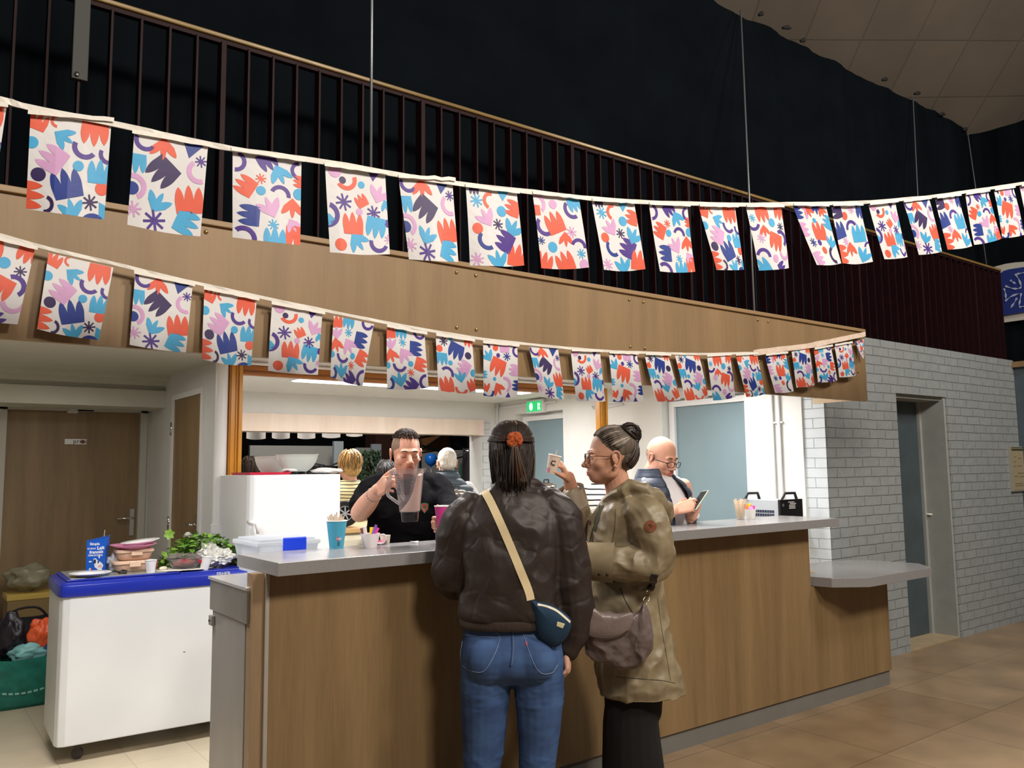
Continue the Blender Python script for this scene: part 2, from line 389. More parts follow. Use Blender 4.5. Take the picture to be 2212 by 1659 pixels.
# lobby end wall with door
m = MB(); m.box(-3, 0.66, 7.42, 7.6, 0, 2.26); m.box(1.735, 1.9, 7.42, 7.6, 0, 2.26); m.box(0.66, 1.735, 7.42, 7.6, 2.03, 2.26)
struct(m.build('wall_lobby_back', M_wall_lobby))
struct(MB().box(-3.1, -3, 3.16, 7.6, 0, 2.26).build('wall_lobby_left', M_wall_lobby))
m = MB(); m.box(-3, 1.76, 6.95, 7.42, 2.02, 2.155); m.box(-3, 1.76, 6.99, 7.42, 2.155, 2.19); m.box(-3, 1.76, 6.93, 7.42, 2.19, 2.225); m.box(-3, 1.76, 6.84, 7.42, 2.225, 2.26)
struct(m.build('trim_1', M_ceil_lobby))
d = struct(B('door_3', 0.72, 1.682, 7.44, 7.485, 0.01, 2.003, M_door_b))
fr = MB(); fr.box(0.66, 0.72, 7.40, 7.47, 0, 2.03); fr.box(1.682, 1.735, 7.40, 7.47, 0, 2.03); fr.box(0.66, 1.735, 7.40, 7.47, 2.003, 2.03)
fr.build('door_frame', mat('lobby_frame', (186, 184, 174), 0.5), d)
def lever(parent, p, axis, side, mats=M_chrome, plate=(0.02, 0.11), out=Vector((0, -1, 0)), length=0.12):
    """plate + lever on a door face; axis = direction the lever points"""
    out = Vector(out); ax = Vector(axis); p = Vector(p); up = Vector((0, 0, 1))
    MB().obox(p + out * 0.005, ax * plate[0], out * 0.005, up * plate[1]).build('handle_plate', mats, parent, bevel=0.003)
    q = p + up * 0.035
    MB().tube([q, q + out * 0.045, q + out * 0.05 + ax * 0.02, q + out * 0.05 + ax * length], 0.009, 10).build('door_handle', mats, parent, smooth=True)
lever(d, onY(284, 1128, 7.44), (-1, 0, 0), 1)
sg = onY(140, 948, 7.435); sg2 = onY(187, 960, 7.435)
t = B('door_sign', sg.x, sg2.x, 7.43, 7.44, sg2.z, sg.z, M_plastic_w)
tag(t, 'small white name plate on the wide brown door, reading privé', 'sign')
M_ink = mat('dark_ink', (40, 38, 42), 0.6)
text('lettering', 'privé', 0.05, (sg.x + 0.11, 7.4285, (sg.z + sg2.z) / 2 + 0.002), (1, 0, 0), (0, 0, 1), M_ink, t)
MB().lathe([(0.0, 0), (0.016, 0), (0.016, 0.001), (0, 0.001)], (sg2.x - 0.03, 7.4285, (sg.z + sg2.z) / 2), 16, axis=(0, -1, 0)).build('emblem', mat('emblem_brown', (110, 70, 50)), t)
t = MB().box(1.13, 1.2, 7.36, 7.44, 1.985, 2.02).box(1.2, 1.32, 7.40, 7.43, 2.0, 2.015).build('door_closer', M_wall_lobby, d)

# partition between lobby and kitchen, side door in it
y0, y1 = onX(444, 848, 1.78).y, onX(382, 864, 1.78).y
m = MB(); m.box(1.76, 1.9, 5.66, y0 - 0.05, 0, 2.26); m.box(1.76, 1.9, y1 + 0.03, 7.99, 0, 2.26); m.box(1.76, 1.9, y0 - 0.05, y1 + 0.03, 2.09, 2.26); m.box(1.80, 1.9, y0 - 0.05, y1 + 0.03, 0, 2.09)
struct(m.build('wall_partition', mat('partition_paint', (214, 214, 214), 0.7, var=0.02)))
d = struct(B('door_4', 1.765, 1.80, y0, y1, 0.01, 2.06, M_door_b))
fr = MB(); fr.box(1.745, 1.80, y0 - 0.05, y0, 0, 2.10); fr.box(1.75, 1.80, y1, y1 + 0.03, 0, 2.10); fr.box(1.75, 1.80, y0, y1, 2.06, 2.10)
fr.build('door_frame', M_white_p, d)
for zz in (1.84, 1.12, 0.3):
    MB().tube([(1.75, y1 + 0.012, zz - 0.05), (1.75, y1 + 0.012, zz + 0.05)], 0.011, 8).build('hinge', M_chrome, d, smooth=True)
lever(d, (1.765, y0 + 0.07, 1.10), (0, 1, 0), 1, out=(-1, 0, 0))
# white drain pipe in the corner beside the partition end
pp = onY(473, 1150, 5.58)
o = MB().tube([(pp.x, 5.6, 0), (pp.x, 5.6, 2.25)], 0.042, 20).tube([(pp.x, 5.6, 1.10), (pp.x, 5.6, 1.16)], 0.05, 20).build('drain_pipe', M_white_p, smooth=True, auto=40)
tag(o, 'white drain pipe standing at the wall end left of the orange wooden post', 'pipe')

# kitchen back wall with serving hatch, jamb of painted brick
hx0, hx1 = 2.2, 5.39
m = MB(); m.box(1.9, hx0, 7.74, 7.99, 0, 2.26); m.box(5.39, 5.62, 7.74, 7.99, 0, 2.26, 0); m.box(hx0, hx1, 7.74, 7.99, 2.055, 2.26); m.box(hx0, hx1, 7.74, 7.99, 0, .94)
struct(m.build('wall_back', M_wall))
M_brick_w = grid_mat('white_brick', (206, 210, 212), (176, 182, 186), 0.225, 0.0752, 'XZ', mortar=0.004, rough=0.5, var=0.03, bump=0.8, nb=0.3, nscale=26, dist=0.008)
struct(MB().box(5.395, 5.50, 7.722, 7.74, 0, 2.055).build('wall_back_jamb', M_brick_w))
t = thing('roller_shutter', 'pale wood roller shutter box above the serving hatch in the kitchen back wall', 'shutter', (3.8, 7.74, 1.88))
MB().box(hx0, hx1 - 0.07, 7.70, 7.95, 1.885, 2.055).build('shutter_box', wood('pale_birch', (222, 202, 184), (238, 222, 206), 0.5, 5, 'Z'), t)
MB().box(hx1 - 0.07, hx1, 7.69, 7.95, 1.88, 2.055).build('end_cap', mat('pink_birch', (232, 208, 200), 0.5), t)
t = B('hatch_sill', hx0, hx1, 7.68, 8.06, .94, .975, M_grey_slab); tag(t, 'grey sill board along the bottom of the far serving hatch', 'shelf')

# right kitchen wall (x = 5.60 face), doors set back
XW, XD = 5.60, 5.70
d1 = (onX(1612, 868, XD).y, onX(1460, 880, XD).y, onX(1605, 867, XD).z)
d2 = (onX(1225, 903, XD).y, onX(1141, 911, XD).y, onX(1225, 903, XD).z)
r1 = onX(1430, 900, XW).y; r2 = onX(1113, 900, XW).y
m = MB(); a1, b1, a2, b2 = d1[0] - 0.06, r1, d2[0] - 0.05, r2
zt = 2.11
for (ya, yb) in ((3.74, a1), (b1, a2), (b2, 7.99)): m.box(XW, 5.85, ya, yb, 0, 2.26)
for (ya, yb) in ((a1, b1), (a2, b2)): m.box(XW, 5.85, ya, yb, zt, 2.26); m.box(XD + 0.02, 5.85, ya, yb, 0, zt)
struct(m.build('wall_right', M_wall))
for nm, (ya, yb, zt_), (pa, pb) in (('door_1', d1, (a1, b1)), ('door_2', d2, (a2, b2))):
    d = struct(B(nm, XD, XD + 0.02, ya, yb, 0.01, zt_, M_door_blue))
    fr = MB(); fr.box(XD - 0.03, XD + 0.02, pa, ya, 0, zt_ + 0.05); fr.box(XD - 0.03, XD + 0.02, yb, yb + 0.06, 0, zt_ + 0.05); fr.box(XD - 0.03, XD + 0.02, ya, yb, zt_, zt_ + 0.05)
    fr.build('door_frame', M_white_p, d)
    lever(d, (XD, yb - 0.07, 1.05), (0, -1, 0), 1, out=(-1, 0, 0))
# pipes on the right wall
def wall_pipe(lab, py_, ztop=2.26, zbot=0.4):
    o = MB().tube([(XW - 0.022, py_, zbot), (XW - 0.022, py_, ztop)], 0.013, 10).build('heating_pipe', M_white_p, smooth=True)
    tag(o, lab, 'pipe'); return o
pa, pb = onX(1675, 1000, XW).y, onX(1690, 1000, XW).y
for yy, lb in ((pa, 'white vertical pipe left of its twin, beside the large blue-grey door'), (pb, 'white vertical pipe right of its twin, nearer the brick wall end')):
    o = wall_pipe(lb, yy)
    MB().obox((XW - 0.01, yy, onX(1677, 913, XW).z), (0.012, 0, 0), (0, 0.03, 0), (0, 0, 0.006)).build('clamp', M_white_p, o)
q = [onX(1075, 850, XW - .02), onX(1073, 915, XW - .02), onX(1090, 922, XW - .02), onX(1091, 1010, XW - .02)]
q = [Vector((XW - 0.02, min(p.y, 7.70), p.z)) for p in q]; q[0].z = 2.24; q[3].z = 0.5
o = MB().tube(q, 0.012, 10).build('heating_pipe', M_white_p, smooth=True); tag(o, 'thin white bent pipe in the far kitchen corner beside the hatch', 'pipe')
q = [onX(1060, 862, XW - .02), onX(1110, 853, XW - .02), onX(1200, 838, XW - .02)]
q = [Vector((XW - 0.02, min(p.y, 7.70), 2.2)) for p in q]
o = MB().tube(q, 0.011, 10).build('heating_pipe', M_white_p, smooth=True); tag(o, 'thin white pipe running along the right wall just under the kitchen ceiling', 'pipe')
c = onX(1325, 876, XW - .01)
pts = [(XW - .015, c.y + 0.30, c.z + 0.015), (XW - .015, c.y - 0.12, c.z + 0.03), (XW - .015, c.y - 0.14, c.z), (XW - .015, c.y + 0.28, c.z - 0.02), (XW - .015, c.y + 0.30, c.z + 0.015)]
o = MB().tube(pts, 0.006, 8).build('cable_loop', M_white_p, smooth=True); tag(o, 'flat loop of white cable on the wall behind the right orange post', 'cable')
# emergency exit sign
s0 = onX(1146, 868, XW); s1 = onX(1178, 889, XW)
t = thing('exit_sign', 'green lit emergency exit sign on the wall above the smaller blue door', 'sign', (XW, (s0.y + s1.y) / 2, (s0.z + s1.z) / 2))
MB().box(XW - 0.05, XW, s1.y - 0.02, s0.y + 0.02, s1.z - 0.01, s0.z + 0.012).build('housing', M_plastic_w, t, bevel=0.004)
MB().box(XW - 0.053, XW - 0.05, s1.y + 0.005, s0.y - 0.0, s1.z + 0.008, s0.z - 0.006).build('face', mat('exit_green', (30, 170, 95), 0.4, emis=1.2), t)
mm = MB(); yc = s0.y - 0.075; zc = (s0.z + s1.z) / 2
def wq(poly): mm.add([(XW - 0.0545, y, z) for y, z in poly], [tuple(range(len(poly)))])
wq([(yc + 0.03 * math.cos(a), zc + 0.042 * math.sin(a)) for a in [i * math.pi / 8 for i in range(16)]])
ye = s1.y + 0.045
wq([(ye + .018, zc + .035), (ye + .006, zc + .035), (ye + .006, zc - .04), (ye + .018, zc - .04)])
wq([(ye - .004, zc + .03), (ye - .02, zc + .03), (ye - .02, zc + .004), (ye - .004, zc + .004)])
wq([(ye - .002, zc - .006), (ye - .016, zc - .006), (ye - .022, zc - .04), (ye - .008, zc - .036)])
mm.build('pictogram', mat('exit_white', (235, 255, 240), 0.4, emis=1.6), t)

# kitchen ceiling luminaires
for i, (x, y, a, b_, _pw) in enumerate(KITCHEN_LIGHTS):
    lab = ['white ceiling light nearest the left orange post, hidden behind the wooden fascia', 'white ceiling light above the bar man, hidden behind the fascia', 'white ceiling light beside the right kitchen wall', 'long white ceiling light above the far left kitchen area', 'long white ceiling light above the far right kitchen area', 'white ceiling light above the passage in front of the freezer'][i]
    t = thing('ceiling_light', lab, 'light', (x, y, 2.26))
    MB().box(x - a / 2 - .02, x + a / 2 + .02, y - b_ / 2 - .02, y + b_ / 2 + .02, 2.232, 2.262).build('housing', M_white_p, t)
    MB().box(x - a / 2, x + a / 2, y - b_ / 2, y + b_ / 2, 2.2275, 2.232).build('diffuser', mat('lamp_diffuser', (255, 252, 248), 0.5, emis=5), t)

# orange varnished wooden frame of the former kitchen front
t = thing('wooden_portal', 'orange varnished wooden frame of posts and header spanning the kitchen opening', 'frame', (3.5, 5.6, 0))
def post(x0, x1):
    w = x1 - x0; mb = MB()
    mb.box(x0, x1, 5.60, 5.66, 0, 2.235); mb.box(x0 + w * .08, x0 + w * .40, 5.588, 5.60, 0, 2.235); mb.box(x0 + w * .48, x0 + w * .60, 5.592, 5.60, 0, 2.235); mb.box(x0 + w * .68, x0 + w * .97, 5.582, 5.60, 0, 2.235)
    mb.build('post', M_orange, t, bevel=0.003)
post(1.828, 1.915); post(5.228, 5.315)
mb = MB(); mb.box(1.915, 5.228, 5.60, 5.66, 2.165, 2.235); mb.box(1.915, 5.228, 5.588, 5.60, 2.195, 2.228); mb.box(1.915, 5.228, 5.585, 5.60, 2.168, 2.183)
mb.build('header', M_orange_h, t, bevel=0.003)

# brick wall of the hall, door in a deep reveal
bz = 2.522
m = MB()
m.box(5.62, 6.674, 3.56, 3.82, 0, bz); m.box(7.53, 8.97, 3.56, 3.82, 0, bz); m.box(6.674, 7.53, 3.56, 3.82, 2.092, bz)
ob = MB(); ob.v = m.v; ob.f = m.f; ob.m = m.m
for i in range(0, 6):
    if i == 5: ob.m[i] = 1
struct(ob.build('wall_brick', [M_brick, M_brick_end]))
M_reveal = mat('grey_render', (150, 154, 152), 0.7, var=0.05, vscale=10, bump=0.2, bscale=40)
m = MB(); m.box(7.50, 7.533, 3.572, 3.83, 0, 2.09); m.box(6.67, 6.69, 3.60, 3.83, 0, 2.09); m.box(6.69, 7.50, 3.60, 3.83, 2.06, 2.093)
struct(m.build('trim_2', M_reveal))
struct(B('trim_3', 6.69, 7.50, 3.57, 3.9, -0.01, 0.012, mat('threshold_stone', (166, 150, 122), 0.6, var=0.1, vscale=12)))
d = struct(B('door_5', 6.69, 7.50, 3.80, 3.84, 0.015, 2.06, M_door_dark))
MB().box(7.46, 7.50, 3.775, 3.81, 0.012, 2.06).build('door_frame', M_reveal, d)
hp = onY(1996, 1118, 3.80)
MB().box(hp.x - 0.022, hp.x + 0.022, 3.788, 3.80, hp.z - 0.125, hp.z + 0.12).build('handle_plate', mat('cream_plastic', (215, 212, 200), 0.4), d, bevel=0.004)
MB().tube([(hp.x, 3.80, hp.z + .03), (hp.x, 3.74, hp.z + .03), (hp.x + 0.1, 3.735, hp.z + .025)], 0.01, 8).build('door_handle', MATS['cream_plastic'], d, smooth=True)
# framed notice at the right edge
q0, q1 = onY(2181, 964, 3.54), onY(2187, 1062, 3.54)
t = thing('notice_frame', 'framed printed notice on the grey brick wall at the right edge', 'poster', (q0.x, 3.54, q1.z))
MB().box(q0.x, q0.x + 0.34, 3.535, 3.56, q1.z, q0.z).build('frame', mat('alu_frame', (165, 165, 155), 0.4, 0.3), t)
MB().box(q0.x + 0.014, q0.x + 0.326, 3.531, 3.536, q1.z + 0.012, q0.z - 0.012).build('paper', mat('notice_paper', (150, 138, 112), 0.8, var=0.08, vscale=40), t)
mm = MB(); x = q0.x + 0.014
mm.box(x, x + .312, 3.529, 3.532, q0.z - .016, q0.z - .010); mm.box(x, x + .312, 3.529, 3.532, q0.z - .042, q0.z - .024)
for zz, xa, xb in ((.10, .05, .09), (.115, .12, .2), (.15, .03, .08), (.19, .02, .07), (.19, .1, .2), (.26, .1, .24), (.29, .015, .1), (.295, .13, .3), (.36, .03, .2), (.38, .03, .27)):
    mm.box(x + xa, x + xb, 3.529, 3.532, q0.z - zz - .003, q0.z - zz)
mm.build('print', mat('notice_print', (52, 56, 40), 0.7), t)
# bluish pillar with timber cap at the end of the brick wall
t = thing('pillar', 'dark blue-grey pillar with a timber cap ending the brick wall at the right edge', 'pillar', (9.1, 3.5, 0))
MB().box(8.975, 9.35, 3.46, 3.9, 0, 2.45).build('shaft', mat('blue_grey_paint', (74, 86, 96), 0.6, var=0.1), t)
MB().box(8.93, 9.4, 3.40, 3.95, 2.45, 2.505).build('cap', M_lam_f, t)

# balcony fascia
t = thing('balcony_fascia', 'long oak laminate fascia board along the edge of the sloping-view balcony', 'fascia', (2.5, 3.15, 1.94))
MB().box(-2.5, 5.505, 3.145, 3.172, 1.945, 2.445).build('panel', M_lam_f, t)
MB().box(-2.5, 5.51, 3.132, 3.19, 2.435, 2.458).build('top_cap', M_lam_edge, t, bevel=0.003)
MB().box(5.478, 5.505, 3.172, 3.56, 1.955, 2.445).build('end_return', wood('lit_end_board', (196, 172, 140), (214, 190, 158), 0.5, 6, 'Y'), t)  # kitchen light on the inner face put into the paler wood colour
t['label'] = 'long oak laminate fascia board along the balcony edge above the bar'
sx = [0.87, 0.923, 2.055, 2.163, 3.169, 3.279, 4.29, 4.394, 5.40]
for x in sx:
    for z in ((2.405, 2.148) if x > 1 else (2.409, 2.15)):
        MB().ell((x, 3.143, z), (0.0085, 0.006, 0.0085), 12).build('screw_cap', mat('brass_cap', (190, 160, 110), 0.25, 0.9), t, smooth=True)

# railing on the balcony
t = thing('balcony_railing', 'dark maroon balcony railing with flat balusters and a varnished handrail', 'railing', (3, 3.64, 2.44))
RY = 3.64; KR = RY / 3.3; ZR = 1.5 + 1.772 * KR
MB().box(-1.5, 9.0, RY - .026, RY + .026, ZR - .004, ZR + 0.018).build('handrail', M_rail, t, bevel=0.006)
MB().box(-1.5, 9.0, RY - .015, RY + .015, ZR - .024, ZR - .004).build('rail_bar', M_maroon, t)
step = 0.9415 / 9 * KR
for k in range(-12, 75):
    x = 1.014 * KR + k * step
    if x > 8.97: break
    if k % 9 == 0:
        MB().box(x - 0.012, x + 0.012, RY - .030, RY + .030, 2.525, ZR - .02).build('post', M_maroon, t, bevel=0.002)
    else:
        MB().box(x - 0.0046, x + 0.0046, RY - .026, RY + .026, 2.53, ZR - .02).build('baluster', M_maroon, t)
MB().box(-1.5, 9.0, RY - .02, RY + .02, 2.524, 2.54).build('bottom_rail', M_maroon, t)

# roof above the hall: tilted panels
nA = Vector((0.38556, 0.71856, -0.5788)); nB = Vector((0.94347, -0.32813, 0.04681)); nN = nA.cross(nB).normalized(); nB = nN.cross(nA).normalized()
P0 = Vector((5.4, 4.35, 5.75))
me = bpy.data.meshes.new('ceiling_hall'); me.from_pydata([(-9, -8, 0), (3.2, -8, 0), (3.2, 9, 0), (-9, 9, 0), (-9, -8, .05), (3.2, -8, .05), (3.2, 9, .05), (-9, 9, .05)], [], [(0, 1, 2, 3), (4, 5, 6, 7), (0, 1, 5, 4), (1, 2, 6, 5), (2, 3, 7, 6), (3, 0, 4, 7)])
me.materials.append(M_roof); o = bpy.data.objects.new('ceiling_hall', me); COL.objects.link(o)
if nN.z < 0: nN = -nN
ax, ay = nA, nN.cross(nA)
o.matrix_world = Matrix(((ax.x, ay.x, nN.x, P0.x), (ax.y, ay.y, nN.y, P0.y), (ax.z, ay.z, nN.z, P0.z), (0, 0, 0, 1)))
if ay.dot(nB) < 0: pass
struct(o)

# black stage curtains
def curtain(name, label, p0, p1, z0, z1, seed, amp=0.035, nf=0.28):
    p0 = Vector(p0); p1 = Vector(p1); L = (p1 - p0).length; d = (p1 - p0) / L; nrm = Vector((d.y, -d.x, 0))
    nx = int(L / 0.03); nz = 18; V = []; F = []
    for j in range(nz + 1):
        for i in range(nx + 1):
            s_ = i / nx * L; f = j / nz
            w = noise.noise(Vector((s_ / nf, f * 0.7, seed))) * amp + noise.noise(Vector((s_ / nf * 3, f * 2, seed + 9))) * amp * .3
            sag = 0.03 * abs(math.sin(s_ * math.pi / 0.9)) if j == nz else 0
            p = p0 + d * s_ + nrm * w; V.append((p.x, p.y, z0 + (z1 - z0) * f - sag))
    for j in range(nz):
        for i in range(nx): a = j * (nx + 1) + i; F.append((a, a + 1, a + nx + 2, a + nx + 1))
    mb = MB(); mb.add(V, F); o = mb.build(name, M_curtain, smooth=True); tag(o, label, 'curtain'); return o
cu = curtain('stage_curtain', 'huge black curtain hung behind the balcony railing', (-4, 4.0, 0), (9.36, 4.0, 0), 2.44, 5.2, 3.1)
curtain('stage_curtain', 'black curtain turning the corner at the right, behind the blue banner', (9.38, 4.02, 0), (9.38, 1.5, 0), 2.3, 5.12, 8.2)
struct(B('wall_far_right', 9.42, 9.5, -3, 4.1, 0, 4.6, mat('dark_wall', (24, 24, 28), 0.9)))
struct(B('wall_behind_curtain', -4, 9.45, 4.25, 4.3, 2.44, 5.0, mat('dark_wall')))
def knot(px, py, w, label):
    c = onY(px, py, 3.98); mb = MB()
    mb.tube([c + Vector((-w, 0, .0)), c + Vector((0, -.01, .02)), c + Vector((w, 0, .035))], [0.012, 0.02, 0.006], 8)
    o = mb.build('curtain_tie', mat('black_tie', (26, 26, 28), 0.8), smooth=True); tag(o, label, 'tie')
knot(1644, 35, .03, 'short black tie on the curtain edge, nearest the left steel cable'); knot(1700, 65, .06, 'flat black tie on the curtain top edge, left of the squat tie')
knot(1735, 92, .04, 'squat black tie sticking above the curtain edge, middle of the slope'); knot(1912, 176, .05, 'low black tie on the curtain edge before the second cable')
knot(1982, 206, .06, 'black strap end at the top of the second cable'); knot(2035, 251, .07, 'black strap end between the second cable and the corner'); knot(2085, 283, .05, 'black tie at the corner of the two curtains')
# steel cables
def cable(a, b, label, r=0.006, grey=120):
    o = MB().tube([a, b], r, 8).build('steel_cable', mat('cable_steel', (130, 136, 140), 0.4, 0.6), smooth=True); tag(o, label, 'cable')
p = onY(801, 355, 3.22)
cable((p.x, 3.22, 2.45), (p.x, 3.22, 4.6), 'thin vertical steel cable in front of the railing, nearest the left', 0.007)
cable(onY(1600, 22, 3.95), onY(1630, 690, 3.17), 'long steel cable dropping from the curtain edge to the right part of the fascia', 0.007)
cable(onY(1972, 210, 3.95), onY(1996, 700, 3.72), 'faint steel cable dropping from the curtain edge onto the brick wall', 0.006)
cable(onY(2090, 285, 3.97), onX(2133, 585, 9.3), 'faint steel cable from the curtain corner down to the blue banner', 0.006)
# dark hanging post at top left
t = thing('hanging_post', 'dark grey flat steel post hanging in front of the railing at top left', 'post', (0.477, 3.24, 2.92))
MB().obox((0.485, 3.235, 3.9), (0.027, 0, 0), (0, 0.012, 0), (0.0, 0, 0.98)).build('bar', mat('dark_grey_steel', (38, 40, 39), 0.6), t, bevel=0.003)
p = onY(166, 160, 3.222); MB().lathe([(0.0, 0), (0.009, 0), (0.008, 0.006), (0, 0.007)], p, 12, axis=(0, -1, 0)).build('bolt', M_chrome, t, smooth=True)

# blue and white banner
BX = 9.32
def bpn(px, py, off=0.0): q = onX(px, py, BX - off); return q
t = thing('banner', 'white banner with a blue rounded panel and white brush strokes, hung at right edge', 'banner', bpn(2145, 700))
tl, bl = bpn(2134, 582), bpn(2145, 700); W_ = 0.75
mm = MB(); nn = 10
V = []
for j in range(nn + 1):
    for i in range(9):
        s_ = i / 8; f = j / nn; yy = tl.y + (bl.y - tl.y) * f - s_ * W_; zz = tl.z + (bl.z - tl.z) * f + (0.02 * math.sin(s_ * 6) if j == 0 else 0)
        V.append((BX - 0.02 * math.sin(f * 3.1) - (0.02 if j == 0 else 0), yy, zz))
mm.add(V, [(j * 9 + i, j * 9 + i + 1, (j + 1) * 9 + i + 1, (j + 1) * 9 + i) for j in range(nn) for i in range(8)])
mm.build('cloth', mat('banner_white', (196, 194, 186), 0.8, var=0.04), t, smooth=True)
def bpoly(pts, off, m_, name):
    q = [bpn(px, py, off) for px, py in pts]; mb = MB(); mb.add(q, [tuple(range(len(q)))]); return mb.build(name, m_, t)
def cz(x, y): return (2040 + x / 8.295, 540 + y / 8.295)
blue = [(975, 1190), (935, 560), (945, 490), (985, 430), (1060, 375), (1160, 345), (1427, 305), (1800, 250), (2000, 215), (2000, 1000), (1427, 1115)]
bpoly([cz(*p) for p in blue], 0.03, mat('banner_blue', (24, 44, 120), 0.7), 'blue_panel')
M_bs = mat('brush_white', (165, 175, 205), 0.8)
def stroke(pts, w):
    q = [bpn(*cz(*p), 0.038) for p in interp([(a, b, 0) for a, b in pts], 4) for p in [(p.x, p.y)]]
    mb = MB(); V = []
    for i, p in enumerate(q):
        d_ = (q[min(i + 1, len(q) - 1)] - q[max(i - 1, 0)]).normalized(); n_ = Vector((0, -d_.z, d_.y)) * w * (0.6 + 0.4 * math.sin(i * 1.3 + 1)); V += [p + n_, p - n_]
    mb.add(V, [(2 * i, 2 * i + 1, 2 * i + 3, 2 * i + 2) for i in range(len(q) - 1)]); mb.build('brush_stroke', M_bs, t)
for s_ in ([(1180, 540), (1230, 575), (1280, 605)], [(1090, 645), (1230, 690), (1330, 690), (1380, 660)], [(1270, 430), (1340, 540), (1378, 655)], [(1300, 430), (1427, 405), (1520, 390)],
           [(1070, 690), (1095, 780), (1103, 880)], [(1090, 915), (1200, 830), (1330, 780)], [(1300, 860), (1240, 960), (1185, 1040)], [(1375, 775), (1355, 900), (1335, 1000)], [(1340, 1020), (1427, 1010), (1520, 990)],
           [(1500, 560), (1600, 640), (1700, 640)], [(1480, 800), (1600, 880), (1720, 960)], [(1640, 420), (1600, 520), (1560, 600)]):
    stroke(s_, 0.011)
MB().lathe([(0.0, 0), (0.009, 0), (0.009, 0.003), (0, 0.003)], bpn(2149, 695, 0.03), 10, axis=(-1, 0, 0)).build('eyelet', M_ink, t)

# ------------------------------------------------------------------ bar counter
t = thing('bar_counter', 'long oak laminate bar counter with a lower section at its right end', 'counter', (3, 3.14, 0))
MB().box(1.19, 5.59, 3.125, 3.155, 0.10, 0.74).box(1.19, 4.69, 3.125, 3.155, 0.74, 1.115).build('front_panel', M_lam, t)
MB().box(1.172, 1.190, 3.123, 3.16, 0.0, 1.115).build('corner_trim', M_grey_trim, t, bevel=0.004)
MB().box(1.128, 1.172, 3.14, 3.20, 0.0, 1.115).build('end_board', wood('oak_laminate_end', (128, 106, 80), (150, 126, 98), 0.45, 8), t)
MB().box(1.19, 5.585, 3.14, 3.16, 0.0, 0.10).build('kickboard', M_kick, t)
MB().box(5.56, 5.59, 3.155, 3.5, 0.0, 0.74).build('side_panel', M_lam, t)
MB().box(4.66, 4.69, 3.155, 3.45, 0.74, 1.115).box(4.66, 4.69, 3.155, 3.5, 0.1, 0.74).build('step_panel', M_lam, t)
t = MB().prism([(1.172, 3.005), (4.85, 3.005), (4.87, 3.08), (4.87, 3.45), (1.172, 3.45)], 1.115, 1.165).build('bar_worktop', M_grey_slab, bevel=0.002)
tag(t, 'long grey worktop of the bar at chest height', 'worktop')
low = [(4.70, 3.20), (4.741, 3.011), (4.931, 2.869), (5.715, 2.872), (5.891, 3.048), (5.833, 3.474), (5.72, 3.553), (4.70, 3.553)]
t = MB().prism(low, 0.742, 0.80).build('low_worktop', M_grey_slab, bevel=0.002); tag(t, 'low grey many-sided worktop at the right end of the bar', 'worktop')

# stainless under-bar unit
t = thing('steel_fridge', 'stainless steel under-bar fridge showing its plain side at the left end of the bar', 'fridge', (1.12, 3.62, 0))
MB().box(1.125, 1.62, 3.205, 3.60, 0.02, 0.925).box(1.62, 4.6, 3.205, 3.40, 0.02, 0.925).build('body', M_steel, t, bevel=0.002)
MB().box(1.118, 1.63, 3.17, 3.62, 0.928, 1.052).box(1.63, 4.6, 3.17, 3.42, 0.928, 1.052).build('top_drawer', mat('polished_steel', (150, 146, 142), 0.3, 0.7, var=0.15, vscale=5), t, bevel=0.002)
MB().box(1.112, 1.64, 3.17, 3.632, 1.052, 1.064).box(1.64, 4.6, 3.17, 3.43, 1.052, 1.064).build('top', mat('steel_top', (214, 214, 216), 0.3, 0.7), t, bevel=0.002)
p = onX(456, 1340, 1.115); MB().box(1.11, 1.126, p.y - 0.02, p.y + 0.02, p.z - 0.02, p.z + 0.02).build('latch', M_steel, t, bevel=0.002)
MB().ell((1.107, p.y, p.z), (.004, .005, .005), 8).build('latch_screw', M_ink, t)
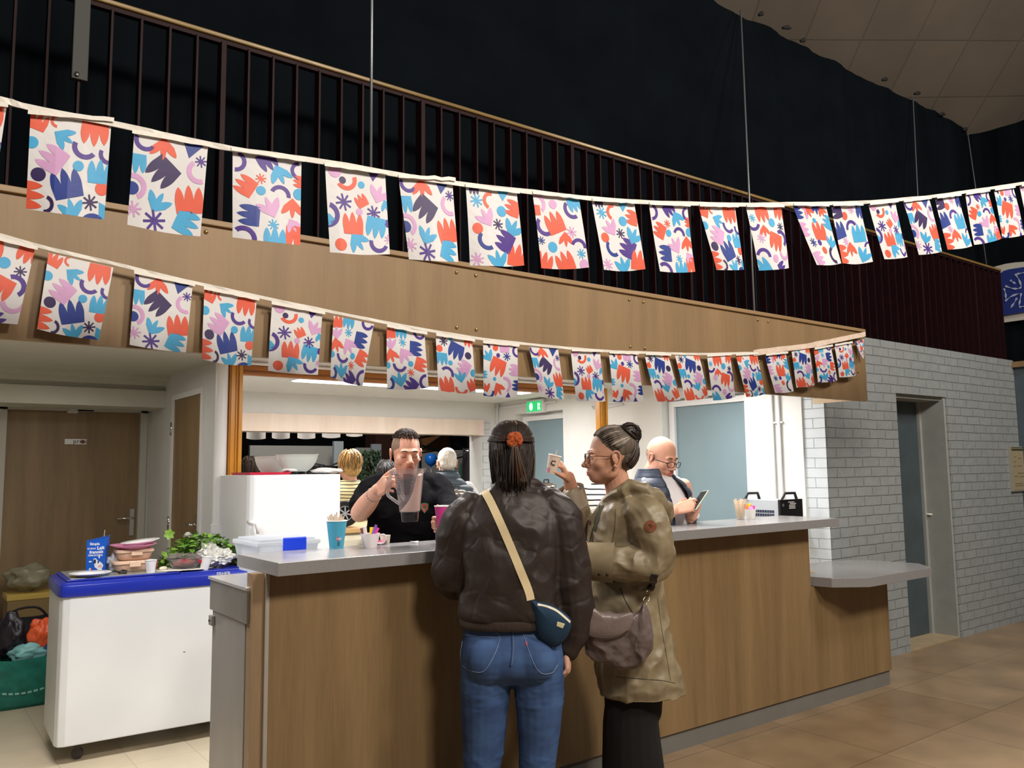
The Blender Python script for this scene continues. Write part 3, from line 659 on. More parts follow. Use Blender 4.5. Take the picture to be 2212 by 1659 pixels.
# ------------------------------------------------------------------ bunting
M_paper = mat('flag_paper', (220, 220, 223), 0.6, var=0.015, vscale=8, bump=0.05, bscale=200)
M_paper_back = mat('flag_paper_back', (214, 210, 208), 0.6, var=0.02)
PC = {'R': (222, 92, 66), 'B': (66, 165, 216), 'N': (34, 58, 142), 'V': (74, 46, 140), 'D': (50, 32, 88), 'P': (208, 160, 206)}
PCM = [M_paper] + [mat('print_' + n, PC[k], 0.5, var=0.04, vscale=30) for k, n in (('R', 'coral'), ('B', 'sky_blue'), ('N', 'navy'), ('V', 'violet'), ('D', 'dark_purple'), ('P', 'lilac'))] + [M_paper_back]
PCI = {'R': 1, 'B': 2, 'N': 3, 'V': 4, 'D': 5, 'P': 6}
def shp(t):
    out = []
    if t == 'o':
        return [[(0.5 * math.cos(a), 0.5 * math.sin(a)) for a in [i * math.pi / 9 for i in range(18)]]]
    if t == 'c':
        a0, a1 = math.radians(8), math.radians(172); n = 12; o_ = [(a0 + (a1 - a0) * i / n) for i in range(n + 1)]
        return [[(0.5 * math.cos(a), 0.5 * math.sin(a) - .2) for a in o_] + [(0.31 * math.cos(a), 0.31 * math.sin(a) - .2) for a in reversed(o_)]]
    if t == '*':
        for k in range(4):
            a = math.pi / 4 * k + 0.2; c, s = math.cos(a), math.sin(a); w = 0.058
            out.append([(c * x - s * y, s * x + c * y) for x, y in ((-.5, -w), (.5, -w), (.5, w), (-.5, w))])
        return out
    if t == '^':
        return [[(-.5, -.35), (.5, -.35), (0.1, .45)]]
    if t in 'wt':
        # crown: flat base, three bullet petals side by side; tulip: corner base, petals fanned out
        def petal(cx, cy, ang, hw, L):
            c_, s_ = math.cos(ang), math.sin(ang); res = []
            for k in range(-5, 6):
                f = 1 - abs(k) / 5; w = hw * max(0, 1 - f ** 1.7) ** .72 * (-1 if k > 0 else 1)
                if k == 0: w = 0
                x, y = w, L * f; res.append((cx + c_ * x - s_ * y, cy + s_ * x + c_ * y))
            return res
        if t == 'w':
            pts = [(.46, -.5)] + petal(.333, -.06, -.06, .168, .50) + petal(0, -.06, 0, .165, .58) + petal(-.333, -.06, .06, .168, .50) + [(-.46, -.5)]
        else:
            pts = [(0, -.5), (.43, -.09)] + petal(.275, .0, -.70, .155, .40)[1:] + petal(0, .06, 0, .125, .42) + petal(-.275, .0, .70, .155, .40)[:-1] + [(-.43, -.09)]
        q = [pts[0]]
        for p_ in pts[1:]:
            if (p_[0] - q[-1][0]) ** 2 + (p_[1] - q[-1][1]) ** 2 > 1e-5: q.append(p_)
        return [q]
SHAPES = {}
for k_ in 'oc*^wt':
    tr = []
    for poly in shp(k_):
        vs = [Vector((x, y, 0)) for x, y in poly]
        for a, b, c in geometry.tessellate_polygon([vs]): tr.append([(vs[i].x, vs[i].y) for i in (a, b, c)])
    SHAPES[k_] = tr
def D_(s):
    out = []
    for it in s.split(';'):
        it = it.strip()
        if not it: continue
        p = it.split(); out.append((p[0][0], p[0][1], float(p[1]), float(p[2]), float(p[3]), float(p[4]) if len(p) > 4 else 0))
    return out
DES = {
 'A': "wR .1 .07 .26 -20; cR .3 .05 .2 90; tB .42 .22 .3 240; wR .8 .14 .38 180; oB .03 .3 .18; wP .28 .45 .38 60; cV .66 .34 .36 150; cV .98 .38 .3 150; oB .62 .5 .15; oD .13 .63 .2; wN .48 .69 .42 18; wB .9 .53 .34 0; oR .94 .7 .19; wR .03 .85 .4 -90; *D .8 .85 .22; cD .27 .93 .26 -100; tB .57 .94 .32 20; ^B .98 .93 .32 40; cN .85 1.03 .36",
 'B': "cV .13 .1 .34 150; tR .4 .12 .36 180; ^N .8 .06 .36 175; *V .92 .19 .18; wB .05 .33 .3 180; wD .4 .38 .42 140; cP .85 .33 .38 120; cP .1 .56 .4 -70; oN .02 .6 .2; tB .38 .7 .34 -25; wR .8 .62 .42 8; *P .06 .82 .24; *V .35 .9 .32; wB .8 .87 .36 -110",
 'C': "cV .1 .12 .34 -100; wV .5 .07 .3 215; tB .68 .2 .34 205; cV .92 .12 .3 90; *R .4 .28 .17; wR .17 .38 .32 60; oB .4 .42 .15; cV .7 .4 .34 -15; wR .97 .25 .2 80; oB .97 .4 .19; tP .53 .6 .36 25; tR .87 .58 .34 180; wN .22 .72 .34 85; *B .58 .8 .18; tP .88 .78 .24 210; cV .2 .95 .4 -40; wB .6 .95 .36 0; wR .95 .93 .4 180",
 'D': "oP .15 .04 .22; oD .27 .14 .12; cR .36 .17 .38 205; oB .58 .17 .12; ^V .8 .04 .22 180; tP .87 .26 .34 -20; *V .27 .4 .28; wR .56 .36 .22 30; tB .99 .4 .22 200; cV .07 .57 .42 -100; oP .52 .5 .12; *V .76 .5 .25; wR .4 .64 .36 0; wB .78 .68 .36 170; oR .18 .9 .2; tB .46 .85 .34 215; cV .8 .9 .36 160; oV 1 .62 .14; *P 1 .82 .18; tB .02 .62 .2 90",
 'E': "*B .18 .17 .25; cR .4 .14 .34 70; ^B .72 .05 .28 180; wR .87 .22 .32 70; oB .65 .28 .2; tP .33 .38 .36 30; oR .16 .53 .2; *D .55 .46 .21; tB .85 .5 .38 -30; cN .27 .7 .38 130; wV .65 .67 .38 60; *P .12 .92 .24; tB .5 .92 .38 10; wR .9 .86 .42 -15; wD .15 .03 .2 180",
 'F': "cP .12 .1 .4 -60; oP .4 .12 .18; wB .87 .1 .3 200; cV .75 .2 .4 130; wR .38 .37 .42 20; cV .12 .46 .4 130; *P .72 .5 .23; *N .06 .63 .16; tR .57 .6 .3 180; oB .28 .71 .2; cV .85 .66 .36 -15; wR .08 .9 .36 -20; wR .5 .9 .4 20; *B .87 .8 .2; oP .9 .95 .2; wR .02 .22 .2 90",
 'G': "wR .08 .07 .3 10; wB .37 .06 .3 180; cV .84 .05 .34 170; *B .4 .22 .2; tP .1 .26 .3 10; wN .75 .3 .36 -95; tR .12 .46 .34 200; tP .45 .43 .38 215; wR .85 .58 .34 -110; cV .3 .64 .36 170; oB .58 .57 .14; *R .57 .72 .19; tB .3 .83 .36 10; cN .08 .93 .34 -110; wV .55 .93 .34 50; cV .88 .88 .4 80; oB .02 .62 .15",
 'H': "*D .2 .09 .24; wN .52 .25 .44 160; oR .08 .23 .18; wB .13 .42 .32 180; oD .85 .3 .19; oB .35 .47 .13; wP .7 .52 .38 60; cV .28 .63 .38 -30; tB .6 .7 .32 10; oB .97 .62 .2; wR .22 .86 .4 10; cR .6 .95 .38 170; wR .92 .83 .32 20; ^B .4 .02 .2 180; wR .9 .03 .3 180",
 'I': "cD .05 .05 .34; oR .35 .08 .17; wP .62 .05 .3 0; cV .94 .12 .34 100; tB .12 .24 .34 30; oV .42 .22 .12; *N .68 .23 .24; wR .4 .45 .48 160; wP .88 .48 .32 80; cP .68 .75 .44 -70; oB .3 .67 .1; tR .42 .85 .36 -150; wN .96 .78 .28 80; tR .06 .84 .26 20; cN .15 .96 .34 200; wB .02 .6 .2 -90; ^V .7 1.0 .3 0",
 'J': "*B .1 .18 .18; wR .4 .12 .38 185; wR .92 .1 .34 170; oB .62 .26 .2; cV .08 .3 .38 170; tR .35 .39 .28 180; *D .87 .33 .2; *P .22 .5 .22; wR .62 .58 .42 160; cV .88 .5 .42 -60; cV .2 .74 .4 -10; oP .5 .83 .18; cP .87 .78 .42 180; wB .1 .95 .4 30; wV .68 .99 .32 -70",
 'K': "wD .12 .08 .42 100; *P .65 .07 .22; oR .4 .18 .2; wN .97 .12 .34 180; cV .55 .34 .4 20; wN .12 .42 .42 15; wB .76 .48 .44 0; *P .28 .62 .22; wR .06 .84 .46 -90; tR .42 .75 .36 180; tB .8 .86 .4 -30; cV .98 .7 .28",
 'L': "cP .25 .1 .38 -60; wN .08 .12 .3 -90; tR .4 .1 .3 200; tN .66 .05 .3 180; tR .82 .1 .26 200; oB .5 .25 .12; wB .92 .28 .34 60; wP .06 .4 .34 -90; wR .55 .42 .44 -5; *N .2 .62 .22; oV .42 .62 .14; tB .85 .62 .36 -20; oR .5 .75 .17; wP .2 .88 .32 -80; cD .75 .85 .42 100",
}
DES = {k: D_(v) for k, v in DES.items()}
def clip_axis(poly, ax, v, keep_less):
    out = []
    for i in range(len(poly)):
        a, b = poly[i], poly[(i + 1) % len(poly)]
        ia = (a[ax] <= v) == keep_less or a[ax] == v; ib = (b[ax] <= v) == keep_less or b[ax] == v
        if ia: out.append(a)
        if ia != ib:
            t = (v - a[ax]) / (b[ax] - a[ax]); out.append((a[0] + (b[0] - a[0]) * t, a[1] + (b[1] - a[1]) * t))
    return out
FW, FH = 0.205, 0.268
def pattern_cells(des, nu, nv):
    """clip the printed shapes to the sheet cells; returns [(colour, [(u,v)..])]"""
    res = []
    for typ, col, u, v, size, rot in des:
        c, s = math.cos(math.radians(rot)), math.sin(math.radians(rot)); k = size * FW * .94
        for tri in SHAPES[typ]:
            P = [((u * FW + (c * x - s * y) * k) / FW, (v * FH - (s * x + c * y) * k) / FH) for x, y in tri]
            u0, u1 = min(p[0] for p in P), max(p[0] for p in P); v0, v1 = min(p[1] for p in P), max(p[1] for p in P)
            for iu in range(max(0, int(u0 * nu)), min(nu - 1, int(u1 * nu)) + 1):
                if u1 <= 0 or u0 >= 1: break
                Q = clip_axis(clip_axis(P, 0, iu / nu, False), 0, (iu + 1) / nu, True)
                if len(Q) < 3: continue
                for iv in range(max(0, int(v0 * nv)), min(nv - 1, int(v1 * nv)) + 1):
                    if v1 <= 0 or v0 >= 1: break
                    R_ = clip_axis(clip_axis(Q, 1, iv / nv, False), 1, (iv + 1) / nv, True)
                    if len(R_) >= 3: res.append((PCI[col], R_))
    return res
NU, NV = 6, 8
CELLS = {k: pattern_cells(v, NU, NV) for k, v in DES.items()}
def flag(name, corners, des, nrm, parent, bulge=0.012, seed=0, hem=True):
    """sheet hanging between four corner points TL, TR, BR, BL; nrm points to the viewer's side"""
    TL, TR, BR, BL = [Vector(c) for c in corners]; nrm = Vector(nrm).normalized(); rnd = random.Random(seed)
    b1, b2, ph = rnd.uniform(-1, 1), rnd.uniform(-1, 1), rnd.uniform(0, 6)
    down = (BL + BR - TL - TR).normalized() * (BL + BR - TL - TR).length / 2
    def P(u, v):
        p = (TL * (1 - u) + TR * u) * (1 - v) + (BL * (1 - u) + BR * u) * v
        w = bulge * (math.sin(math.pi * u) * (0.5 + 0.5 * b1) * v * 1.2 + 0.6 * b2 * math.sin(2 * math.pi * u + ph * .3) * v + .25 * math.sin(3 * v + ph))
        p = p + nrm * w + down * (0.022 * math.sin(math.pi * u) * v * v + 0.008 * b2 * (u - .5) * v)
        return p
    mb = MB(); G = [[P(i / NU, j / NV) for i in range(NU + 1)] for j in range(NV + 1)]
    V = [p for row in G for p in row]
    mb.add(V, [(j * (NU + 1) + i, (j + 1) * (NU + 1) + i, (j + 1) * (NU + 1) + i + 1, j * (NU + 1) + i + 1) for j in range(NV) for i in range(NU)], 0)
    def PB(u, v):
        fu = min(u * NU, NU - 1e-6); fv = min(v * NV, NV - 1e-6); i, j = int(fu), int(fv); a, b = fu - i, fv - j
        return (G[j][i] * (1 - a) + G[j][i + 1] * a) * (1 - b) + (G[j + 1][i] * (1 - a) + G[j + 1][i + 1] * a) * b
    eps = nrm * 0.0009
    for ci, poly in CELLS[des]:
        q = [PB(*uv) + eps for uv in poly]; mb.add(q, [tuple(range(len(q)))], ci)
    return mb.build(name, PCM, parent)
def on_plane(px, py, n, d):
    r = ray(px, py); n = Vector(n); return CAM_POS + r * ((d - n.dot(CAM_POS)) / n.dot(r))
def ribbon(name, px_pts, n, d, w, m, parent, off=0.0, seed=0, hems=()):
    c = [on_plane(x, y, n, d) for x, y in px_pts]; c = interp(c, 5); N = -Vector(n).normalized()
    up = Vector((0, 0, 1)); V = []; F = []; rnd = random.Random(seed)
    for i, p in enumerate(c):
        ww = w * (1 + 0.25 * noise.noise(Vector((i * .37, seed, 0)))); tilt = 0.004 * noise.noise(Vector((i * .6, seed, 4)))
        p = p + N * (0.004 + off)
        V += [p + up * ww * .5 + N * tilt, p - up * ww * .5 - N * tilt, p - up * ww * .5 - N * (tilt + .004), p + up * ww * .5 - N * (.004 - tilt)]
    for i in range(len(c) - 1):
        for k in range(4): F.append((4 * i + k, 4 * i + (k + 1) % 4, 4 * i + 4 + (k + 1) % 4, 4 * i + 4 + k))
    mb = MB(); mb.add(V, F); return mb.build(name, m, parent, smooth=False)

M_rib = mat('white_ribbon', (226, 222, 214), 0.55, var=0.03, vscale=30, bump=0.3, bscale=80)
M_rib2 = mat('ribbon_pink_tape', (224, 204, 188), 0.6, var=0.08, vscale=40, bump=0.3, bscale=80)
UP_N, UP_D = (0.145, 1, 0), 2.5
LO_N, LO_D = (0.0, 1, 0), 3.105
UPF = [((-130, 200), (14, 231), (-14, 420), (-150, 400), 'A'), ((66, 246), (241, 262), (225, 474), (56, 450), 'A'), ((290, 288), (449, 316), (433, 510), (275, 485), 'B'), ((503, 325), (652, 348), (648, 530), (502, 513), 'C'), ((703, 358), (833, 376), (840, 550), (711, 547), 'D'),
 ((862, 383), (978, 390), (990, 566), (883, 560), 'B'), ((1006, 403), (1116, 417), (1132, 573), (1015, 574), 'E'), ((1151, 418), (1251, 429), (1271, 578), (1168, 580), 'F'), ((1279, 433), (1371, 439), (1391, 582), (1302, 584), 'E'),
 ((1402, 441), (1485, 445), (1502, 587), (1426, 586), 'C'), ((1510, 445), (1589, 447), (1606, 583), (1547, 583), 'A'), ((1612, 446), (1688, 447), (1705, 579), (1640, 584), 'J'), ((1713, 443), (1785, 445), (1816, 569), (1763, 573), 'L'),
 ((1797, 444), (1859, 443), (1882, 566), (1816, 570), 'K'), ((1877, 442), (1935, 436), (1962, 555), (1912, 559), 'D'), ((1950, 436), (2006, 429), (2036, 543), (1986, 550), 'B'), ((2021, 428), (2071, 422), (2098, 532), (2045, 540), 'K'),
 ((2084, 420), (2133, 413), (2166, 515), (2107, 528), 'C'), ((2146, 411), (2188, 405), (2214, 507), (2166, 514), 'I'), ((2204, 402), (2246, 395), (2272, 492), (2224, 500), 'D'), ((2262, 393), (2300, 388), (2326, 480), (2282, 488), 'B')]
LOF = [((-80, 500), (76, 537), (38, 701), (-110, 680), 'J'), ((105, 546), (245, 578), (213, 735), (80, 710), 'A'), ((292, 590), (416, 616), (402, 761), (280, 745), 'B'), ((442, 624), (555, 647), (541, 790), (435, 777), 'A'),
 ((588, 656), (697, 677), (688, 810), (580, 800), 'D'), ((721, 682), (808, 700), (783, 834), (713, 815), 'G'), ((836, 705), (918, 721), (926, 838), (836, 840), 'G'), ((942, 724), (1021, 736), (1026, 850), (945, 844), 'H'),
 ((1043, 740), (1117, 747), (1118, 857), (1044, 855), 'I'), ((1143, 748), (1206, 753), (1220, 863), (1167, 856), 'B'), ((1234, 757), (1297, 759), (1306, 867), (1243, 865), 'D'), ((1315, 762), (1375, 764), (1390, 865), (1324, 868), 'I'),
 ((1393, 765), (1445, 767), (1467, 863), (1414, 868), 'H'), ((1458, 768), (1510, 768), (1530, 858), (1480, 865), 'H'), ((1526, 769), (1576, 766), (1590, 857), (1542, 865), 'J'), ((1588, 767), (1634, 764), (1652, 851), (1612, 858), 'A'),
 ((1653, 767), (1698, 762), (1713, 845), (1673, 849), 'L'), ((1709, 760), (1747, 754), (1761, 831), (1722, 837), 'H'), ((1758, 754), (1795, 747), (1810, 822), (1768, 826), 'G'), ((1802, 746), (1838, 740), (1848, 811), (1813, 815), 'D')]
def garland(flags, n, d, pts, label, w, seed):
    p0 = on_plane(*pts[len(pts) // 2], n, d)
    t = thing('bunting', label, 'bunting', p0); N = -Vector(n)
    for i, (a, b, c, e, des) in enumerate(flags):
        q = [on_plane(*p, n, d) for p in (a, b, c, e)]
        flag('flag', q, des, N, t, 0.014, seed * 100 + i)
        # hem folded over the ribbon
        if i % 4 != 1 or seed == 1:
            tl, tr = q[0], q[1]; mb = MB(); V = []; k = 8; NN = N.normalized()
            for j in range(k + 1):
                s_ = -0.03 + 1.06 * j / k; p = tl.lerp(tr, s_); h = 0.004 + 0.004 * noise.noise(Vector((j * .9, i, seed)))
                V += [p + NN * 0.010 + Vector((0, 0, 0.004 + h)), p + NN * 0.012 + Vector((0, 0, -0.008 + h * .7))]
            mb.add(V, [(2 * j, 2 * j + 1, 2 * j + 3, 2 * j + 2) for j in range(k)]); mb.build('hem', M_rib, t)
    ribbon('ribbon', pts, n, d, w, M_rib, t, 0.003, seed)
    return t
garland(UPF, UP_N, UP_D, [(-160, 182), (0, 216), (66, 234), (241, 268), (370, 296), (503, 323), (652, 344), (768, 362), (862, 379), (1006, 400), (1151, 416), (1279, 430), (1402, 438), (1510, 441), (1612, 443), (1713, 441), (1797, 440), (1877, 437), (1950, 431), (2021, 424), (2084, 415), (2146, 406), (2212, 396), (2320, 380)],
        'upper bunting of printed paper flags strung across the hall in front of the railing', 0.016, 1)
lo = garland(LOF, LO_N, LO_D, [(-120, 482), (0, 509), (105, 538), (245, 570), (350, 596), (450, 618), (588, 648), (700, 671), (836, 698), (942, 717), (1043, 733), (1143, 744), (1234, 753), (1315, 759), (1393, 762), (1458, 764), (1526, 765), (1600, 763), (1650, 761), (1700, 752)],
        'lower bunting of printed paper flags pinned along the wooden fascia', 0.013, 2)
ribbon('ribbon_tail', [(1625, 763), (1680, 755), (1740, 748), (1800, 736), (1867, 722)], LO_N, LO_D, 0.034, M_rib2, lo, 0.006, 5)
# last, folded flag at the fascia corner
q = [on_plane(*p, LO_N, LO_D) for p in ((1846, 738), (1866, 733), (1867, 775), (1862, 772))]
flag('flag', q, 'L', (0, -1, 0), lo, 0.004, 77)
# ------------------------------------------------------------------ things on and behind the bar
M_glass = mat('clear_glass', (235, 240, 240), 0.05, trans=0.95, ior=1.3, spec=0.5)
M_clearp = mat('frosted_plastic', (228, 236, 246), 0.3, trans=0.7, ior=1.1, alpha=0.55)
M_black = mat('black_plastic', (22, 22, 24), 0.4)
M_red = mat('red_plastic', (200, 30, 50), 0.4)
M_cream = mat('cream_plastic')
M_stick = mat('pale_wood_stick', (226, 198, 168), 0.6, var=0.06, vscale=30)
def cup(name, label, cat, c, rb, rt, h, m, rim=None, group=None, wall=0.0015, fill=None, tilt=None):
    c = Vector(c); t = thing(name, label, cat, c, group)
    pr = [(0.0, 0.002), (rb - wall, 0.002), (rt - wall, h - .001), (rt - wall, h), (rt, h), (rb, 0.0), (0, 0)]
    M = Matrix.Rotation(tilt[1], 3, tilt[0]) if tilt else Matrix.Identity(3)
    mb = MB(); mb.lathe(pr, (0, 0, 0), 36, closed=False); mb.v = [tuple(c + M @ Vector(v)) for v in mb.v]
    mb.build('body', m, t, smooth=True, auto=50)
    if rim:
        mb = MB(); k = 28; mb.tube([(rt * math.cos(2 * math.pi * i / k), rt * math.sin(2 * math.pi * i / k), h) for i in range(k + 1)], 0.0024, 8, cap=False)
        mb.v = [tuple(c + M @ Vector(v)) for v in mb.v]; mb.build('rim', rim, t, smooth=True)
    if fill:
        mb = MB(); mb.lathe([(0, fill[0]), (rb + (rt - rb) * fill[0] / h - .002, fill[0])], (0, 0, 0), 24, closed=False); mb.v = [tuple(c + M @ Vector(v)) for v in mb.v]; mb.build('drink', fill[1], t)
    return t
WT = 1.165
# blue cup of stirrers
bc = Vector((1.59, 3.40, WT))
tc_ = cup('paper_cup', 'blue paper cup with a white rim on the bar, full of wooden stirrers', 'cup', bc, 0.030, 0.044, 0.118, mat('cup_blue', (72, 160, 192), 0.5), M_plastic_w)
vdir = Vector((-bc.x, -bc.y, 0)).normalized(); vr = Vector((-vdir.y, vdir.x, 0)) * -1
if vr.x < 0: vr = -vr
def on_cup(c, ang, z, rb, rt, h, off=0.0008):
    r = rb + (rt - rb) * z / h + off; d = vdir * math.cos(ang) + vr * math.sin(ang); return Vector(c) + d * r + Vector((0, 0, z))
def cup_patch(nm, parent, c, a0, a1, z0, z1, m_, dims=(0.030, 0.044, 0.118), off=0.0009):
    mb = MB(); n = 6; V = [on_cup(c, a0 + (a1 - a0) * i / n, z, *dims, off=off) for i in range(n + 1) for z in (z0, z1)]
    mb.add(V, [(2 * i, 2 * i + 2, 2 * i + 3, 2 * i + 1) for i in range(n)]); return mb.build(nm, m_, parent)
cup_patch('label', tc_, bc, 0.02, 0.30, 0.034, 0.050, mat('label_pink', (214, 60, 110), 0.5))
cup_patch('label', tc_, bc, 0.30, 0.56, 0.034, 0.050, mat('label_teal', (120, 150, 170), 0.5))
for s_, a in (('LE', 0.16), ('DE', 0.43)):
    p = on_cup(bc, a, 0.042, 0.030, 0.044, 0.118, 0.0014); n_ = (vdir * math.cos(a) + vr * math.sin(a)); text('lettering', s_, 0.012, p, (-n_.y, n_.x, 0) if n_.y < 0 else (-n_.y, n_.x, 0), (0, 0, 1), M_plastic_w, tc_, 0.0002)
M_pr = mat('small_print', (30, 70, 90), 0.6)
for k in range(6): cup_patch('small_print', tc_, bc, 0.10 + 0.02 * (k % 2), 0.46 - 0.03 * (k % 3), 0.012 + 0.0034 * k, 0.0138 + 0.0034 * k, M_pr)
stir_l = ['wooden stirrer in the blue cup, leftmost', 'wooden stirrer in the blue cup, second from the left', 'tall wooden stirrer left of centre in the blue cup', 'wooden stirrer in the middle of the blue cup, leaning back', 'wooden stirrer in the middle of the blue cup, upright',
          'tallest wooden stirrer in the blue cup', 'short wooden stirrer right of centre in the blue cup', 'wooden stirrer in the blue cup, third from the right', 'wooden stirrer in the blue cup, second from the right', 'wooden stirrer in the blue cup, rightmost']
for i in range(10):
    a = -0.032 + 0.0062 * i; lean = (i - 4.5) * 0.0013; dy = random.uniform(-.018, .018); h = 0.137 + [0, .006, .012, .002, .009, .018, -.004, .008, .003, -.002][i]
    p0 = bc + vr * (a * .55) + vdir * dy * .5 + Vector((0, 0, 0.006)); p1 = bc + vr * (a + lean) + vdir * dy + Vector((0, 0, h))
    o = MB().tube([p0, p1], 0.003, 8, flat=0.3, up=vr).build('wooden_stirrer', M_stick); tag(o, stir_l[i], 'stirrer', 'wooden stirrers in the blue cup')
# white mug with sachets
wc = Vector((1.71, 3.315, WT))
tm = cup('mug', 'white mug on the bar holding coloured sugar sachets', 'mug', wc, 0.027, 0.043, 0.062, mat('mug_white', (236, 228, 232), 0.25))
hp_ = [wc + vr * 0.038 + Vector((0, 0, .052)), wc + vr * 0.060 + Vector((0, 0, .054)), wc + vr * 0.066 + Vector((0, 0, .036)), wc + vr * 0.054 + Vector((0, 0, .018)), wc + vr * 0.032 + Vector((0, 0, .018))]
MB().tube(interp(hp_, 5), 0.0042, 10).build('handle', mat('mug_white'), tm, smooth=True)
def sachet(c, w, h, ang, tl, m_, label, group=None, lay=False, thick=0.003):
    c = Vector(c); ax = (vr * math.cos(ang) + Vector((0, 0, 1)) * math.sin(ang)); az = ax.cross(vdir); n = vdir
    if lay: ax = vr * math.cos(ang) + vdir * math.sin(ang); az = Vector((0, 0, 1)).cross(ax); n = Vector((0, 0, 1))
    nx, ny = 6, 6; V = []
    for s_ in (1, -1):
        for j in range(ny + 1):
            for i in range(nx + 1):
                u, v = i / nx * 2 - 1, j / ny * 2 - 1
                V.append(c + ax * u * w / 2 + az * v * h / 2 + n * (s_ * thick * (1 - u * u) * (1 - v ** 4) + tl * u * v))
    k = (nx + 1) * (ny + 1); F = []
    for j in range(ny):
        for i in range(nx): a = j * (nx + 1) + i; F += [(a, a + 1, a + nx + 2, a + nx + 1), (k + a, k + a + nx + 1, k + a + nx + 2, k + a + 1)]
    mb = MB(); mb.add(V, F); o = mb.build('sugar_sachet', m_, smooth=True); tag(o, label, 'sachet', group); return o
C_y, C_v, C_pk = mat('sachet_yellow', (240, 205, 40), 0.4), mat('sachet_violet', (130, 90, 180), 0.4), mat('sachet_pink', (224, 70, 160), 0.4)
C_w = mat('sachet_white', (225, 215, 210), 0.4); C_br = mat('sachet_brown', (120, 70, 80), 0.4); C_or = mat('sachet_orange', (240, 130, 50), 0.4)
g = 'sugar sachets in the white mug'
sachet(wc + vr * -.022 + Vector((0, 0, .066)), .016, .05, .1, .002, C_w, 'white sugar sachet leaning left in the white mug', g)
sachet(wc + vr * -.031 + vdir * -.004 + Vector((0, 0, .062)), .016, .05, .25, .002, C_br, 'brown sugar sachet at the left rim of the white mug', g)
sachet(wc + vr * .006 + vdir * -.006 + Vector((0, 0, .066)), .018, .044, 0, .001, C_y, 'yellow sugar sachet in the middle of the white mug', g)
sachet(wc + vr * .016 + Vector((0, 0, .072)), .012, .056, -.35, .002, C_v, 'violet sugar sachet sticking up from the white mug', g)
sachet(wc + vr * .024 + vdir * -.005 + Vector((0, 0, .064)), .012, .046, -.5, .002, C_pk, 'pink sugar sachet at the right side of the white mug', g)
gp = Vector((1.80, 3.42, WT)); g = 'sachets lying on the bar behind the mug'
for k, (dx, dy, a, m_, lb) in enumerate([(-.01, 0, .4, C_pk, 'pink sachet lying on the bar behind the mug handle'), (.012, .01, -.6, C_v, 'violet sachet lying beside the pink one behind the mug'), (.02, -.015, 1.2, mat('sachet_red', (200, 40, 90), .4), 'red sachet lying in front of the violet one'), (0, .02, 2.0, C_w, 'pale sachet lying at the back of the sachet pile')]):
    o = sachet(gp + Vector((dx, dy, .006 + .005 * k)), .03, .045, a, .004, m_, lb, g, lay=True)
cup('plastic_cup', 'small cream cup behind the white mug on the bar', 'cup', (1.845, 3.43, WT), .019, .024, .04, mat('cream_plastic'))
o = sachet((1.968, 3.377, WT + .006), .035, .018, .3, .004, mat('scrap_white', (220, 215, 215), .5), 'small torn paper scrap lying on the grey bar top', lay=True, thick=.002); o.name = 'paper_scrap'; o['category'] = 'paper'

# storage box with blue clip
by = 3.47; L_, R_ = onY(503, 1200, by + .30).x + .006, onY(688, 1170, by).x; zt = onY(600, 1168, by).z
t = thing('storage_box', 'translucent plastic storage box with a blue clip standing behind the bar end', 'box', ((L_ + R_) / 2, by, 1.064))
def tray(mb, x0, x1, y0, y1, z0, z1, th=.004, taper=.03):
    V = []; 
    for (a, z) in ((taper, z0), (0, z1)): V += [(x0 + a, y0 + a * .6, z), (x1 - a, y0 + a * .6, z), (x1 - a, y1 - a * .6, z), (x0 + a, y1 - a * .6, z)]
    for (a, z) in ((th, z1), (taper + th, z0 + th)): V += [(x0 + a, y0 + a * .8, z), (x1 - a, y0 + a * .8, z), (x1 - a, y1 - a * .8, z), (x0 + a, y1 - a * .8, z)]
    F = [(0, 3, 2, 1)]
    for r in range(3): F += [(4 * r + k, 4 * r + (k + 1) % 4, 4 * r + 4 + (k + 1) % 4, 4 * r + 4 + k) for k in range(4)]
    F.append((12, 13, 14, 15)); return mb.add(V, F)
tray(MB(), L_, R_, by, by + .30, 1.066, zt - .02, taper=.02).build('body', M_clearp, t, bevel=.003)
MB().box(L_ - .008, R_ + .008, by - .008, by + .308, zt - .022, zt - .004).box(L_ + .01, R_ - .01, by + .01, by + .29, zt - .004, zt + .006).build('lid', M_clearp, t, bevel=.005)
c0, c1 = onY(612, 1165, by - .014), onY(661, 1184, by - .014)
MB().box(c0.x, c1.x, by - .022, by - .006, c1.z - .008, c0.z + .006).build('clip', mat('clip_blue', (20, 68, 236), 0.35), t, bevel=.004)
lx = onX(528, 1245, L_ + .012)
mb = MB(); mb.add([(L_ + .008, lx.y + .04, 1.165), (L_ + .012, lx.y + .04, 1.10), (L_ + .012, by + .01, 1.10), (L_ + .008, by + .01, 1.165)], [(0, 1, 2, 3)]); mb.build('sticker', mat('sticker_white', (230, 234, 240), .5), t)
mb = MB(); mb.add([(L_ + .008, lx.y + .04, 1.118), (L_ + .009, lx.y + .04, 1.102), (L_ + .009, by + .01, 1.102), (L_ + .008, by + .01, 1.118)], [(0, 1, 2, 3)]); mb.build('sticker_band', mat('sticker_violet', (80, 70, 170), .5), t)
mb = MB(); mb.add([(L_ + .0075, by + .03, 1.16), (L_ + .009, by + .03, 1.125), (L_ + .009, by + .012, 1.125), (L_ + .0075, by + .012, 1.16)], [(0, 1, 2, 3)]); mb.build('sticker_patch', mat('sticker_teal', (60, 180, 170), .5), t)

